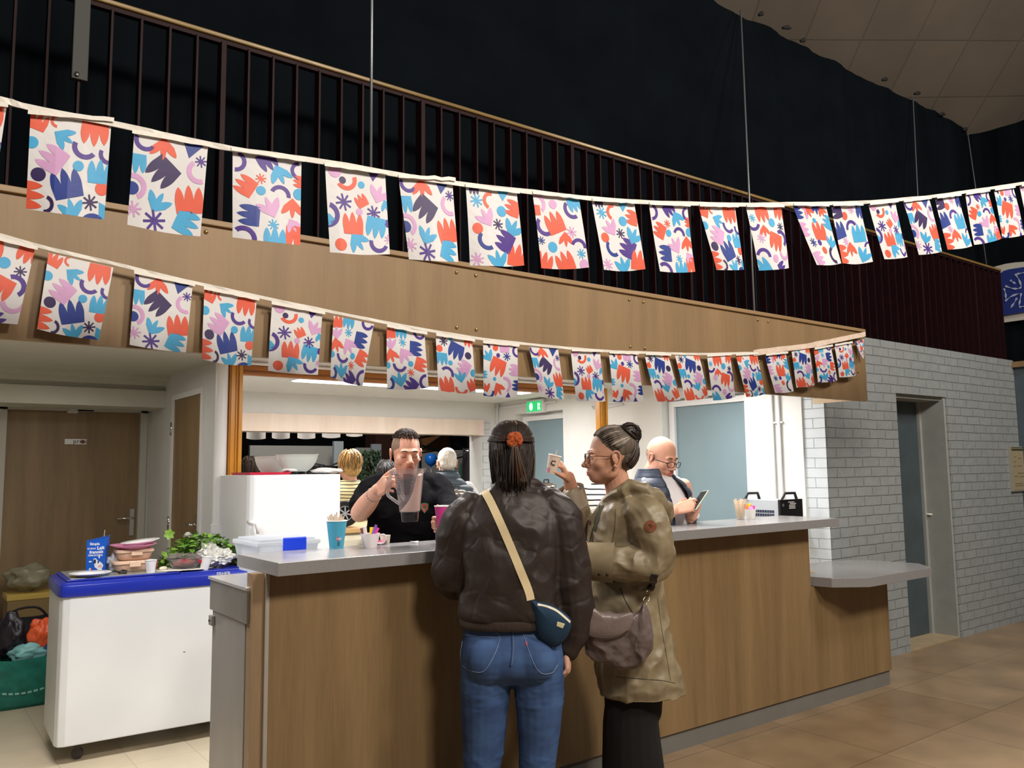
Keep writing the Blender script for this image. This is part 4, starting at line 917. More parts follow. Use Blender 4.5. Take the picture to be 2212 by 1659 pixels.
# tall white appliance with tray and bowls
t = thing('appliance', 'tall glossy white appliance cabinet behind the left end of the bar', 'appliance', (1.95, 5.2, 0))
uy0, uy1 = 4.97, 5.54; ux0, ux1, uz = 1.755, onY(735, 1100, uy0).x, onY(640, 1025, uy0).z
MB().prism([(ux0 + .03, uy0), (ux1, uy0), (ux1, uy1), (ux0, uy1), (ux0, uy0 + .05), (ux0 + .008, uy0 + .02)], 0.02, uz).build('body', mat('appliance_white', (238, 240, 244), 0.18, coat=.3), t, bevel=.006)
h0 = onY(541, 1128, uy0 - .02)
MB().tube([Vector((h0.x, uy0 + .02, h0.z)), Vector((h0.x, uy0 - .03, h0.z)), Vector((h0.x + .03, uy0 - .035, h0.z - .01)), Vector((h0.x + .045, uy0 - .03, h0.z - .07))], .010, 10).build('tap', M_white_p, t, smooth=True)
tr = tray(MB(), 1.78, 2.05, 5.05, 5.40, uz + .001, uz + .016, taper=.01).build('tray', mat('tray_red', (196, 26, 60), .4), bevel=.002); tag(tr, 'red tray under the glass bowls on the white appliance', 'tray')
def bowl(label, c, rb, rt, h, m_, tilt=None, group=None, name='glass_bowl'):
    c = Vector(c); prof = []
    n = 8
    for i in range(n + 1): f = i / n; prof.append((rb + (rt - rb) * math.sin(f * 1.45) / math.sin(1.45), h * (1 - math.cos(f * 1.5)) / (1 - math.cos(1.5)) if False else h * f ** 1.25))
    inn = [(r - .004, z + .003) for r, z in reversed(prof)]; prof2 = [(0, 0)] + prof + [(rt + .004, h + .002), (rt + .003, h + .006)] + [(inn[0][0], h + .005)] + inn[1:] + [(0, .004)]
    mb = MB(); mb.lathe(prof2, (0, 0, 0), 40, closed=False); M = Matrix.Rotation(tilt[1], 3, tilt[0]) if tilt else Matrix.Identity(3)
    mb.v = [tuple(c + M @ Vector(v)) for v in mb.v]; o = mb.build(name, m_, smooth=True); tag(o, label, 'bowl', group); return o
M_bowl = mat('misted_glass', (232, 236, 232), 0.25, trans=0.5, alpha=0.7, ior=1.2)
b2 = onY(641, 1026, 5.16); b1 = onY(590, 1026, 5.38)
bowl('large misted glass bowl in front, on the tall white appliance', (b2.x, 5.16, uz + .018), .062, .134, .104, M_bowl, group='glass bowls on the white appliance')
bowl('glass bowl half hidden behind the larger one on the white appliance', (b1.x + .0, 5.40, uz + .002), .055, .112, .112, M_bowl, group='glass bowls on the white appliance')
def crumple(name, c, r, m_, label, cat, seed=0, sub=4, amp=.35, parent=None, flat_z=1.0):
    bm = bmesh.new(); bmesh.ops.create_icosphere(bm, subdivisions=sub, radius=1.0); c = Vector(c)
    for v in bm.verts:
        n = v.co.normalized(); k = 1 + amp * noise.noise(n * 1.7 + Vector((seed, 0, 0))) * 1.1 + amp * .55 * (abs(noise.noise(n * 3.6 + Vector((0, seed, 0)))) - .2) + amp * .45 * (.3 - abs(noise.noise(n * 8 + Vector((0, 0, seed))))) + (amp * .8 * abs(noise.noise(n * 5.5 + Vector((seed, seed, 0)))) if m_.name == 'white_foil' else 0)
        v.co = Vector((n.x * r[0], n.y * r[1], n.z * r[2] * flat_z)) * k
    zmin = min(v.co.z for v in bm.verts)
    for v in bm.verts: v.co.z -= zmin
    for v in bm.verts:
        if v.co.z < r[2] * .12: v.co.z = 0
    me = bpy.data.meshes.new(name); bm.to_mesh(me); bm.free(); me.polygons.foreach_set('use_smooth', [m_.name not in ('white_foil', 'white_paper', 'crumpled_foil')] * len(me.polygons)); me.transform(Matrix.Translation(c)); me.materials.append(m_)
    o = link_mesh(name, me, parent)
    if label: tag(o, label, cat)
    return o
M_cloth_w = mat('white_cloth', (232, 230, 228), .8, bump=.3, bscale=60)
crumple('kitchen_cloth', (b2.x + .19, 5.12, uz + .001), (.10, .08, .018), M_cloth_w, 'white folded cloth on the right end of the tall white appliance', 'cloth', 4, amp=.25)
crumple('napkin', (b1.x + .0, 5.10, uz + .018), (.05, .04, .010), M_cloth_w, 'small white napkin lying on the red tray', 'napkin', 9, amp=.3)

# back work table with wheel, crumpled foil; urns
M_cab = mat('cream_cabinet', (222, 214, 190), .5, var=.02)
t = thing('kitchen_cabinet', 'cream kitchen cabinet with a wooden edge behind the bar man', 'cabinet', (2.75, 5.1, 0))
MB().box(2.34, 3.0, 4.98, 5.5, 0.0, 1.10).build('body', M_cab, t, bevel=.003)
MB().box(2.33, 3.01, 4.96, 5.52, 1.10, 1.13).build('top', wood('beech_edge', (190, 150, 96), (212, 174, 120), .4, 8, 'X'), t, bevel=.003)
MB().box(2.36, 2.66, 4.965, 4.98, .1, 1.06).build('door', M_cab, t, bevel=.004); MB().box(2.68, 2.98, 4.965, 4.98, .1, 1.06).build('door', M_cab, t, bevel=.004)
wz = onY(744, 1096, 5.15)
t = thing('toy_wheel', 'small black tyre with a silver spoked rim beside the white appliance', 'wheel', (wz.x, 5.15, 1.13))
wcn = Vector((wz.x + .01, 5.15, 1.13 + .087)); adir = (CAM_POS - wcn); adir.z = 0; adir.normalize(); adir = (adir + Vector((-.3, 0, 0))).normalized()
MB().lathe([(.052, -.03), (.08, -.034), (.086, -.02), (.086, .02), (.08, .034), (.052, .03), (.052, -.03)], wcn, 36, axis=adir, closed=False).build('tyre', mat('tyre_rubber', (24, 24, 24), .7), t, smooth=True, auto=40)
mb = MB(); mb.lathe([(.046, .012), (.053, .014), (.053, -.01), (.046, -.01), (.046, .012)], wcn, 30, axis=adir, closed=False); Q = Vector((0, 0, 1)).rotation_difference(adir).to_matrix()
mb.lathe([(0, .004), (.012, .004), (.012, .018), (0, .018)], wcn, 16, axis=adir, closed=False)
for k in range(7):
    a = 2 * math.pi * k / 7; d_ = Q @ Vector((math.cos(a), math.sin(a), 0)); e_ = Q @ Vector((-math.sin(a), math.cos(a), 0))
    mb.obox(wcn + d_ * .03 + adir * .012, d_ * .018, e_ * .0045, adir * .003)
mb.build('rim', mat('rim_silver', (190, 192, 196), .3, .7), t)
MB().lathe([(0, -.012), (.05, -.012), (.05, -.006), (0, -.006)], wcn, 24, axis=adir, closed=False).build('rim_back', M_black, t)
o = crumple('foil', (wz.x + .06, 4.86, 1.02), (.05, .05, .06), mat('crumpled_foil', (110, 110, 115), .3, .8), 'crumpled dark foil below the small wheel beside the white appliance', 'foil', 14, amp=.6)
B('shelf_bracket', wz.x - .04, wz.x + .2, 4.76, 4.96, 1.0, 1.02, M_steel)
tag(bpy.data.objects['shelf_bracket'], 'narrow steel shelf fixed to the front of the cream cabinet', 'shelf')
def urn(label, cx, cy, z0, R, H):
    t = thing('coffee_urn', label, 'urn', (cx, cy, z0)); c = (cx, cy, z0)
    M_u = mat('urn_steel', (196, 192, 186), .16, 1.0)
    MB().lathe([(0, 0), (R * .9, 0), (R * .92, .02), (R, .05), (R, H * .86), (R * 1.03, H * .87), (R * 1.03, H * .89), (R, H * .90)], c, 40, closed=False).build('body', M_u, t, smooth=True, auto=35)
    MB().lathe([(R * 1.02, H * .90), (R * .98, H * .94), (R * .6, H * .985), (0, H)], c, 40, closed=False).build('lid', M_u, t, smooth=True)
    MB().tube([(cx - .025, cy, z0 + H * .99), (cx - .022, cy, z0 + H + .02), (cx + .022, cy, z0 + H + .02), (cx + .025, cy, z0 + H * .99)], .006, 8).build('lid_knob', M_black, t, smooth=True)
    for s_ in (-1, 1):
        MB().tube([(cx + s_ * R, cy, z0 + H * .86), (cx + s_ * (R + .035), cy, z0 + H * .84), (cx + s_ * (R + .035), cy, z0 + H * .45), (cx + s_ * R, cy, z0 + H * .43)], .006, 8).build('handle', M_u, t, smooth=True)
    return t
B('urn_table', 3.05, 4.3, 4.75, 5.35, 1.02, 1.06, M_steel); tag(bpy.data.objects['urn_table'], 'steel worktable under the two coffee urns behind the customers', 'table')
for x_, y_ in ((3.08, 4.8), (4.26, 4.8), (3.08, 5.3), (4.26, 5.3)): MB().tube([(x_, y_, 0), (x_, y_, 1.02)], .018, 10).build('leg', M_steel, bpy.data.objects['urn_table'], smooth=True)
u1 = onY(986, 1060, 5.0); u2 = onY(1180, 1045, 5.0)
urn('stainless coffee urn with a lid behind the bar man at left', u1.x, 5.0, 1.06, .085, onY(986, 1057, 5.0).z - 1.06)
urn('stainless coffee urn seen between the two women customers', u2.x, 5.0, 1.06, .085, onY(1180, 1042, 5.0).z - 1.06)

# straws glass and white tub on the right part of the bar
sc_ = Vector((4.335, 3.37, WT)); vd2 = Vector((-sc_.x, -sc_.y, 0)).normalized(); vr2 = Vector((-vd2.y, vd2.x, 0))
if vr2.x < 0: vr2 = -vr2
cup('glass', 'clear tumbler holding wooden sticks near the right end of the bar', 'glass', sc_, .026, .036, .10, mat('tumbler_plastic', (235, 235, 230), .1, trans=.9, ior=1.1, alpha=.6))
lb = ['leftmost', 'second from the left', 'third from the left', 'left of the middle', 'in the middle', 'right of the middle', 'third from the right', 'rightmost']
for i in range(8):
    a = (i - 3.5) * .006; p0 = sc_ + vr2 * a * .5 + Vector((0, 0, .004)); p1 = sc_ + vr2 * (a * 1.6) + vd2 * random.uniform(-.015, .015) + Vector((0, 0, .125 + .008 * math.sin(i * 2.1)))
    o = MB().tube([p0, p1], .004, 8, flat=.35, up=vr2).build('wooden_stick', M_stick); tag(o, 'pale wooden stick in the tumbler on the right of the bar, ' + lb[i], 'stick', 'wooden sticks in the tumbler')
tb = Vector((4.43, 3.37, WT)); cup('plastic_tub', 'white plastic tub with coloured sachets near the right end of the bar', 'tub', tb, .033, .040, .062, M_plastic_w)
vd0, vr0 = vdir, vr; vdir, vr = vd2, vr2; g = 'sachets in the white tub'
sachet(tb + vr * -.02 + Vector((0, 0, .072)), .026, .04, .2, .002, C_or, 'orange sachet sticking out of the white tub on the left', g)
sachet(tb + vr * .0 + vdir * -.006 + Vector((0, 0, .078)), .022, .04, -.1, .002, C_y, 'yellow sachet at the back of the white tub', g)
sachet(tb + vr * .018 + Vector((0, 0, .068)), .03, .034, -.2, .002, C_pk, 'pink sachet sticking out of the white tub on the right', g)
sachet(tb + vr * .008 + vdir * .01 + Vector((0, 0, .064)), .03, .03, .4, .002, mat('sachet_lilac', (220, 150, 210), .4), 'lilac sachet at the front of the white tub', g)
vdir, vr = vd0, vr0
# appliance with two black handles behind the right end of the bar
t = thing('kitchen_cabinet', 'low white cabinet behind the right end of the bar under the handled appliances', 'cabinet', (5.25, 3.9, 0))
MB().box(4.98, 5.58, 3.76, 4.5, 0, 1.03).build('body', M_white_p, t, bevel=.003); MB().box(4.97, 5.585, 3.75, 4.52, 1.03, 1.05).build('top', M_grey_slab, t)
gx = 5.10; ya, yb_ = onX(1686, 1085, gx).y, onX(1600, 1085, gx).y; gz = onX(1686, 1081, gx).z; gx2 = onY(1733, 1085, ya).x
if ya < 3.76: pass
t = thing('waffle_iron', 'silver boxed appliance with dark grid side and black handles behind the bar right end', 'appliance', (gx, ya, 1.05))
MB().box(gx + .004, gx2, ya + .02, yb_, 1.05, gz).build('body', mat('silver_case', (196, 204, 212), .35, .4), t, bevel=.003)
mb = MB(); M_grid = mat('dark_cell', (36, 44, 66), .4)
y00, y11 = onX(1672, 1100, gx).y, onX(1630, 1100, gx).y
for i in range(8):
    for j in range(5):
        yy = y00 + (y11 - y00) * i / 8; zz = 1.06 + j * .026; w = (y11 - y00) / 8
        mb.box(gx, gx + .006, yy + w * .14, yy + w * .86, zz, zz + .019)
mb.build('grid', M_grid, t)
MB().box(gx - .004, gx2 + .004, ya, ya + .02, 1.05, gz + .004).build('end_panel', M_black, t, bevel=.002)
mb = MB()
for k, (a, b_) in enumerate(((.35, .62), (.42, .7), (.38, .66), (.38, .66), (.38, .66))):
    mb.box(gx + (gx2 - gx) * a, gx + (gx2 - gx) * b_, ya - .0015, ya, gz - .018 - .011 * k, gz - .013 - .011 * k)
mb.build('rating_print', mat('print_white', (220, 220, 220), .5), t)
MB().lathe([(0, 0), (.012, 0), (.012, .001), (0, .001)], (gx + .03, ya, gz - .035), 16, axis=(0, -1, 0)).build('logo_disc', mat('disc_grey', (90, 96, 98), .5), t)
for k in range(4):
    rr = .035 + .007 * k; pts = [(gx + (gx2 - gx) * .62 + rr * math.cos(a), ya - .012 - .005 * (k % 2), 1.075 + rr * math.sin(a)) for a in [math.pi * i / 14 for i in range(15)]]
    MB().tube(pts, .0042, 8).build('cable', M_black, t, smooth=True)
def carry(px0, px1, y):
    a, b_ = onY(px0, 1068, y), onY(px1, 1068, y); z1 = onY(px0, 1066, y).z; w = b_.x - a.x
    MB().tube([(a.x - .01, y, gz), (a.x + w * .2, y, z1), (b_.x - w * .12, y, z1), (b_.x, y, gz)], .011, 10, flat=.8).build('handle', M_black, t, smooth=True)
carry(1610, 1640, yb_ - .06); carry(1690, 1720, ya + .05)
# bits on the low worktop
p = onZ(1750, 1205, .80); R1 = .035; o = MB().tube([(4.83 + R1 * math.cos(a), 3.50, .80 + .07 + R1 * math.sin(a) * 1.1) for a in [2 * math.pi * i / 20 for i in range(21)]], .006, 8).tube([(4.80, 3.50, .806), (4.81, 3.50, .84)], .008, 8).build('scissors_handle', M_red, smooth=True)
tag(o, 'red ring handle just visible behind the bar step on the low worktop', 'handle')
o = MB().tube([(4.72, 3.32, .812), (4.80, 3.27, .815), (4.88, 3.22, .808)], [.012, .010, .006], 10, flat=.5).build('brush', mat('beige_brush', (170, 152, 118), .7)); tag(o, 'beige strap or brush lying on the low grey worktop', 'brush')

# ------------------------------------------------------------------ chest freezer and what is on it
FR = Matrix.Translation((0.763, 4.95, 0)) @ Matrix.Rotation(math.radians(-2.2), 4, 'Z')
fz = thing('chest_freezer', 'white chest freezer with a blue rim on castors at the left', 'freezer', (.763, 4.95, 0))
def frz(mb): mb.v = [tuple(FR @ Vector(v)) for v in mb.v]; return mb
LX, DY, ZT = 0.97, 0.56, .935
prof = [(0.03, 0), (LX, 0), (LX, DY), (0.03, DY), (0, DY - .05), (0, .05)]
frz(MB().prism([(.045, 0), (LX, 0), (LX, DY), (.045, DY), (.012, DY - .012), (0, DY - .05), (0, .05), (.012, .012)], .097, .862)).build('body', mat('freezer_white', (212, 215, 217), .35, var=.02, vscale=3), fz, bevel=.006)
M_fb = mat('freezer_blue', (30, 46, 156), .28)
V = MB()
def ring(o_, z): return [(.045 - o_, -o_, z), (LX, -o_, z), (LX, DY + o_, z), (.045 - o_, DY + o_, z), (.012 - o_, DY - .012 + o_, z), (-o_, DY - .05, z), (-o_, .05, z), (.012 - o_, .012 - o_, z)]
rs = [ring(.008, .856), ring(.010, .885), ring(.004, .915), ring(-.012, .928), ring(-.05, .930)]
P = [p for r_ in rs for p in r_]; F = [(8 * k + i, 8 * k + (i + 1) % 8, 8 * k + 8 + (i + 1) % 8, 8 * k + 8 + i) for k in range(4) for i in range(8)]; F += [tuple(range(8))[::-1], tuple(range(32, 40))]
frz(V.add(P, F)).build('rim', M_fb, fz, bevel=.008, seg=3, auto=60)
frz(MB().box(.03, .60, .05, DY - .04, .930, .940)).build('lid_frame', M_fb, fz, bevel=.004)
frz(MB().box(.05, .58, .07, DY - .06, .9395, .9435)).build('lid_glass', mat('freezer_lid', (176, 180, 178), .15, .3), fz, bevel=.001)
frz(MB().box(.60, .96, .03, DY - .02, .926, .936)).build('lid', M_fb, fz, bevel=.003)
lp = FR @ Vector((.83, -.0075, .9155)); xd = FR.to_3x3() @ Vector((1, 0, 0))
text('lettering', 'ERHER', .027, lp, xd, (0, 0.15, 1), mat('silver_print', (176, 180, 196), .4), fz, .0004, bold=.0008)
for (x, y) in ((.12, .10), (.86, .10), (.12, .47), (.86, .47)):
    mb = MB(); mb.lathe([(0, -.012), (.028, -.012), (.03, 0), (.028, .012), (0, .012)], (x, y, .03), 20, axis=(0.3, 1, 0), closed=False); mb.box(x - .014, x + .014, y - .014, y + .014, .05, .1)
    frz(mb).build('castor', mat('castor_dark', (52, 48, 46), .5), fz)
frz(MB().box(.62, .632, -.0012, 0, .50, .503)).build('scratch', M_ink, fz)
FT = .9436
def fp(px, py, z=FT): return onZ(px, py, z)
def fw(u, v, z=FT): return FR @ Vector((u, v, z))
# milk carton
cb = fw(.215, .33); cf = Vector((-cb.x, -cb.y, 0)).normalized(); crr = Vector((-cf.y, cf.x, 0)); crr = crr if crr.x > 0 else -crr
cf = (cf + crr * -.28).normalized(); crr = Vector((-cf.y, cf.x, 0)); crr = crr if crr.x > 0 else -crr
hC = .185; wC = .052
t = thing('milk_carton', 'blue milk carton with white lettering and a cow drawing on the freezer', 'carton', cb)
M_mb = mat('carton_blue', (24, 92, 200), .35); M_mw = mat('carton_white', (235, 238, 245), .4)
V = []
for z, k in ((0, 1), (hC, 1)): V += [cb + crr * (sx_ * wC) + cf * (sy_ * .032) + Vector((0, 0, z + (.012 * sx_ if z else 0))) for sx_, sy_ in ((-1, 1), (1, 1), (1, -1), (-1, -1))]
MB().add(V, [(0, 3, 2, 1), (4, 5, 6, 7), (0, 1, 5, 4), (1, 2, 6, 5), (2, 3, 7, 6), (3, 0, 4, 7)]).build('body', M_mb, t, bevel=.002)
MB().obox(cb + Vector((0, 0, hC + .004)), crr * .054 + Vector((0, 0, .012)), cf * .034, Vector((0, 0, .0025))).build('flap', M_mb, t)
f0 = cb + cf * .0325
text('lettering', 'Simple', .020, f0 + crr * -.008 + Vector((0, 0, .160)), crr, (0, 0, 1), M_mw, t, .0003, bold=.0006)
text('lettering', 'LE BON', .013, f0 + crr * -.024 + Vector((0, 0, .134)), crr, (0, 0, 1), M_mw, t, .0003, bold=.0003)
text('lettering', 'Lait', .026, f0 + crr * .024 + Vector((0, 0, .137)), crr + Vector((0, 0, .08)), (0, 0, 1), M_mw, t, .0003, bold=.001)
text('lettering', 'français', .024, f0 + crr * .002 + Vector((0, 0, .115)), crr + Vector((0, 0, .05)), (0, 0, 1), M_mw, t, .0003, bold=.0008)
text('lettering', 'DEMI-ÉCRÉMÉ', .0125, f0 + crr * -.003 + Vector((0, 0, .096)), crr, (0, 0, 1), M_mw, t, .0003, bold=.0003)
def cp(pts, nm, m_, o_=.0006): mb = MB(); mb.add([f0 + cf * o_ + crr * x + Vector((0, 0, z)) for x, z in pts], [tuple(range(len(pts)))]); return mb.build(nm, m_, t)
def el(cx, cz, rx, rz, n=16): return [(cx + rx * math.cos(2 * math.pi * i / n), cz + rz * math.sin(2 * math.pi * i / n)) for i in range(n)]
cp([(-.012, .078), (.0, .080), (.012, .066), (.030, .056), (.042, .040), (.034, .02), (.036, .004), (.012, .004), (.010, .02), (-.004, .03), (-.008, .05)], 'cow_drawing', M_mw)
cp(el(-.004, .062, .006, .013), 'cow_patch', M_ink, .0009); cp(el(.014, .058, .004, .007), 'cow_patch', M_ink, .0009); cp(el(-.028, .062, .009, .004), 'cow_ear', M_mw); cp(el(.018, .088, .004, .009), 'cow_ear', M_mw); cp(el(.024, .034, .011, .008), 'cow_muzzle', mat('muzzle_pink', (232, 190, 200), .5), .0009)
cp([(-.038, .012), (-.032, .012), (-.032, .026), (-.038, .026)], 'flag_print', mat('print_blue2', (60, 120, 220), .5)); cp([(-.032, .012), (-.026, .012), (-.026, .026), (-.032, .026)], 'flag_print', M_mw); cp([(-.026, .012), (-.020, .012), (-.020, .026), (-.026, .026)], 'flag_print', mat('print_red2', (220, 70, 80), .5))
o = MB().tube([cb + crr * .03 + Vector((0, 0, hC + .008)), cb + crr * .034 + Vector((0, 0, hC + .05))], .0025, 8, flat=.4).build('wooden_stirrer', M_stick); tag(o, 'single wooden stirrer sticking out behind the milk carton', 'stirrer')
# plates
def plate(label, c, r, m_, h=.016, tilt=None, ov=1.0, group=None):
    mb = MB(); mb.lathe([(0, 0), (r * .6, 0), (r * .72, h * .4), (r, h), (r, h + .002), (r * .7, h * .5 + .002), (r * .58, .003), (0, .003)], (0, 0, 0), 44, closed=False); M = Matrix.Rotation(tilt[1], 3, tilt[0]) if tilt else Matrix.Identity(3)
    mb.v = [tuple(Vector(c) + M @ Vector((v[0], v[1] * ov, v[2]))) for v in mb.v]; o = mb.build('plate', m_, smooth=True); tag(o, label, 'plate', group); return o
M_pw = mat('plate_white', (238, 238, 238), .3)
plate('white plate lying flat on the front left of the freezer lid', fw(.155, .15), .105, M_pw, .018)
# lunch boxes stack
M_lb = mat('peach_plastic', (224, 184, 158), .35, trans=.12); M_lid = mat('peach_lid', (228, 196, 170), .35)
def lunchbox(z0, label, cx, cy, s_=1.0):
    t = thing('food_box', label, 'box', (cx, cy, z0), 'stacked food boxes on the freezer')
    def rr(x, y, z, r_=.035, n=5):
        out = []
        for (sx_, sy_, a0) in ((1, 1, 0), (-1, 1, 90), (-1, -1, 180), (1, -1, 270)):
            for k in range(n + 1):
                a = math.radians(a0 + 90 * k / n); out.append((cx + sx_ * (x - r_) + r_ * math.cos(a), cy + sy_ * (y - r_) + r_ * math.sin(a), z))
        return out
    def loft(rings): n = len(rings[0]); P = [p for r_ in rings for p in r_]; return MB().add(P, [(n * k + i, n * k + (i + 1) % n, n * k + n + (i + 1) % n, n * k + n + i) for k in range(len(rings) - 1) for i in range(n)] + [tuple(range(n))[::-1], tuple(range(n * (len(rings) - 1), n * len(rings)))])
    loft([rr(.078 * s_, .056 * s_, z0), rr(.09 * s_, .066 * s_, z0 + .012), rr(.1 * s_, .074 * s_, z0 + .045)]).build('body', M_lb, t, smooth=True, auto=50)
    loft([rr(.106 * s_, .08 * s_, z0 + .045), rr(.106 * s_, .08 * s_, z0 + .057), rr(.098 * s_, .072 * s_, z0 + .062), rr(.094 * s_, .068 * s_, z0 + .060)]).build('lid', M_lid, t, smooth=True, auto=50)
    MB().box(cx - .03, cx + .03, cy - .086 * s_, cy - .078 * s_, z0 + .028, z0 + .058).build('clip', M_lid, t, bevel=.003); return t
lc = fw(.385, .26)
lunchbox(FT + .001, 'lower peach plastic food box of the stack on the freezer', lc.x, lc.y, 1.0); lunchbox(FT + .064, 'upper peach plastic food box of the stack, under the plates', lc.x + .008, lc.y, .95)
plate('pink plate on top of the stacked food boxes', (lc.x + .005, lc.y, FT + .126), .125, mat('plate_pink', (236, 150, 190), .35), .024, group='plates on the food boxes')
plate('white plate tilted on top of the pink plate', (lc.x + .045, lc.y + .01, FT + .150), .105, M_pw, .016, tilt=((0, 1, 0), -.10), group='plates on the food boxes')
cpos = fw(.455, .10); cup('plastic_cup', 'small white disposable cup in front of the food boxes on the freezer', 'cup', cpos, .022, .031, .068, M_plastic_w, M_plastic_w)
crumple('crumpled_bag', fw(.30, .30), (.035, .03, .04), mat('grey_bag', (180, 182, 190), .4, bump=.4, bscale=80), 'crumpled pale grey bag between the milk carton and the food boxes', 'bag', 21, amp=.5)
o = MB().tube([fw(.29, .11, FT + .008), fw(.315, .12, FT + .014), fw(.335, .115, FT + .010)], [.006, .014, .012], 12, flat=.55).build('key_fob', M_black, smooth=True); tag(o, 'small black object lying on the freezer lid in front of the boxes', 'object')
# glass bowl of food in film, paper sheet, tall cup, foil, greens
fb = fw(.655, .15, .937)
o = crumple('paper_sheet', (fb.x - .0, fb.y + .02, .937), (.16, .11, .006), mat('white_paper', (226, 220, 212), .8), 'crumpled white paper sheet under the glass bowl on the freezer', 'paper', 31, amp=.3)
bowl('glass bowl with pink food under cling film on the freezer', (fb.x, fb.y, .946), .06, .098, .058, M_glass)
crumple('pink_food', (fb.x - .005, fb.y, .953), (.062, .058, .022), mat('raw_pink', (196, 120, 112), .4, var=.2, vscale=40), 'pink food inside the glass bowl on the freezer', 'food', 33, amp=.25)
crumple('cling_film', (fb.x + .0, fb.y + .01, .987), (.09, .07, .018), mat('cling_film', (236, 222, 224), .1, trans=.75, alpha=.5, ior=1.05), 'crumpled cling film over the glass bowl of pink food', 'film', 35, amp=.7, sub=4)
mb = MB(); 
for k, (dx, dz, a) in enumerate(((-.03, .0, .4), (.055, -.008, -.8))): mb.obox((fb.x + dx, fb.y - .072, 1.0 + dz), Vector((.012, 0, .008 * a)), Vector((0, .002, 0)), Vector((-.003 * a, 0, .006)))
mb.v = mb.v[:8]; mb.f = mb.f[:6]; mb.m = mb.m[:6]; o = mb.build('red_tape', M_red); tag(o, 'scrap of red tape on the cling film of the glass bowl', 'tape')
mb = MB(); mb.obox((fb.x + .055, fb.y - .074, .992), Vector((.012, 0, -.010)), Vector((0, .002, 0)), Vector((.004, 0, .006))); o = mb.build('red_tape', M_red); tag(o, 'second scrap of red tape at the right of the glass bowl', 'tape')
tp = fw(.745, .09, .937); cup('plastic_cup', 'white disposable cup leaning beside the crumpled foil on the freezer', 'cup', tp, .022, .031, .075, M_plastic_w, M_plastic_w, tilt=((0, 1, 0), .16))
M_foil = mat('white_foil', (214, 214, 208), .4, .3)
crumple('crumpled_paper', fw(.84, .16, .937), (.075, .06, .045), M_foil, 'big crumpled white wrapping on the freezer in front of the greens', 'paper', 41, sub=4, amp=.55)
crumple('crumpled_paper', fw(.80, .22, .965), (.05, .05, .05), M_foil, 'smaller crumpled wrapping piled behind the big one on the freezer', 'paper', 43, sub=4, amp=.55)
crumple('red_onion', fw(.50, .22), (.02, .02, .028), mat('onion_red', (150, 84, 66), .4), 'small reddish brown vegetable right of the food boxes', 'vegetable', 51, amp=.15)
crumple('garlic', fw(.53, .14), (.024, .018, .012), mat('garlic_pale', (222, 216, 190), .5), 'pale vegetable piece beside the glass bowl on the freezer', 'vegetable', 53, amp=.2)
# greens
t = thing('leafy_greens', 'heap of fresh green leaves on the freezer behind the glass bowl', 'greens', fw(.72, .32, .937))
rnd = random.Random(5); mbs = [MB(), MB()]
gc = fw(.78, .31, .945)
for i in range(620):
    u = rnd.uniform(-1, 1); v = rnd.uniform(-1, 1); w = rnd.random()
    ht = (1 - abs(u) ** 2.2) * .20 * (0.9 if u > -.3 else .85)
    c = gc + Vector((u * .25 , v * .11, w ** .7 * ht)); L = rnd.uniform(.03, .052); yaw = rnd.uniform(0, 6.28); pit = rnd.uniform(-.4, 1.0)
    d = Vector((math.cos(yaw) * math.cos(pit), math.sin(yaw) * math.cos(pit), math.sin(pit))); s_ = d.cross(Vector((rnd.uniform(-.5, .5), rnd.uniform(-.5, .5), 1))).normalized(); n_ = s_.cross(d)
    prof = [(0, .0), (.25, .30), (.5, .36), (.75, .26), (1, 0)]; V = []
    for f, w_ in prof: cc = c + d * L * f + n_ * (.18 * L * f * f * -1); V += [cc + s_ * w_ * L - n_ * .0 + n_ * (w_ * L * .25), cc, cc - s_ * w_ * L + n_ * (w_ * L * .25)]
    F = []
    for k in range(4): F += [(3 * k, 3 * k + 1, 3 * k + 4, 3 * k + 3), (3 * k + 1, 3 * k + 2, 3 * k + 5, 3 * k + 4)]
    mbs[i % 2].add(V, F)
sp_ = fw(.60, .27, .95)
sprig = sp_ + Vector((-.015, 0, .19))
for k in range(6):
    a = k * math.pi / 3 + .3; c = sprig; L = .036; d = (Vector((math.cos(a), -.25, math.sin(a)))).normalized(); s_ = Vector((0, 1, 0)).cross(d).normalized(); V = []
    for f, w_ in [(0, .0), (.25, .26), (.5, .32), (.75, .22), (1, 0)]: cc = c + d * L * f; V += [cc + s_ * w_ * L, cc + Vector((0, .002, 0)), cc - s_ * w_ * L]
    mbs[0].add(V, [q for k2 in range(4) for q in ((3 * k2, 3 * k2 + 1, 3 * k2 + 4, 3 * k2 + 3), (3 * k2 + 1, 3 * k2 + 2, 3 * k2 + 5, 3 * k2 + 4))])
o1 = mbs[0].build('leaves', mat('leaf_green', (136, 180, 70), .45, var=.3, vscale=20), t, smooth=True); o2 = mbs[1].build('dark_leaves', mat('leaf_deep_green', (96, 144, 54), .45, var=.3, vscale=20), t, smooth=True)
mb = MB()
for k in range(14): p = gc + Vector((rnd.uniform(-.2, .2), rnd.uniform(-.08, .08), 0)); mb.tube([p, p + Vector((rnd.uniform(-.04, .04), 0, .08)), p + Vector((rnd.uniform(-.08, .08), 0, .14))], .0016, 6)
mb.tube([sp_, sp_ + Vector((-.01, 0, .1)), sprig], .002, 6)
o3 = mb.build('stems', mat('stem_green', (120, 150, 70), .5), t)
for o in (o1, o2, o3): o['kind'] = 'stuff'
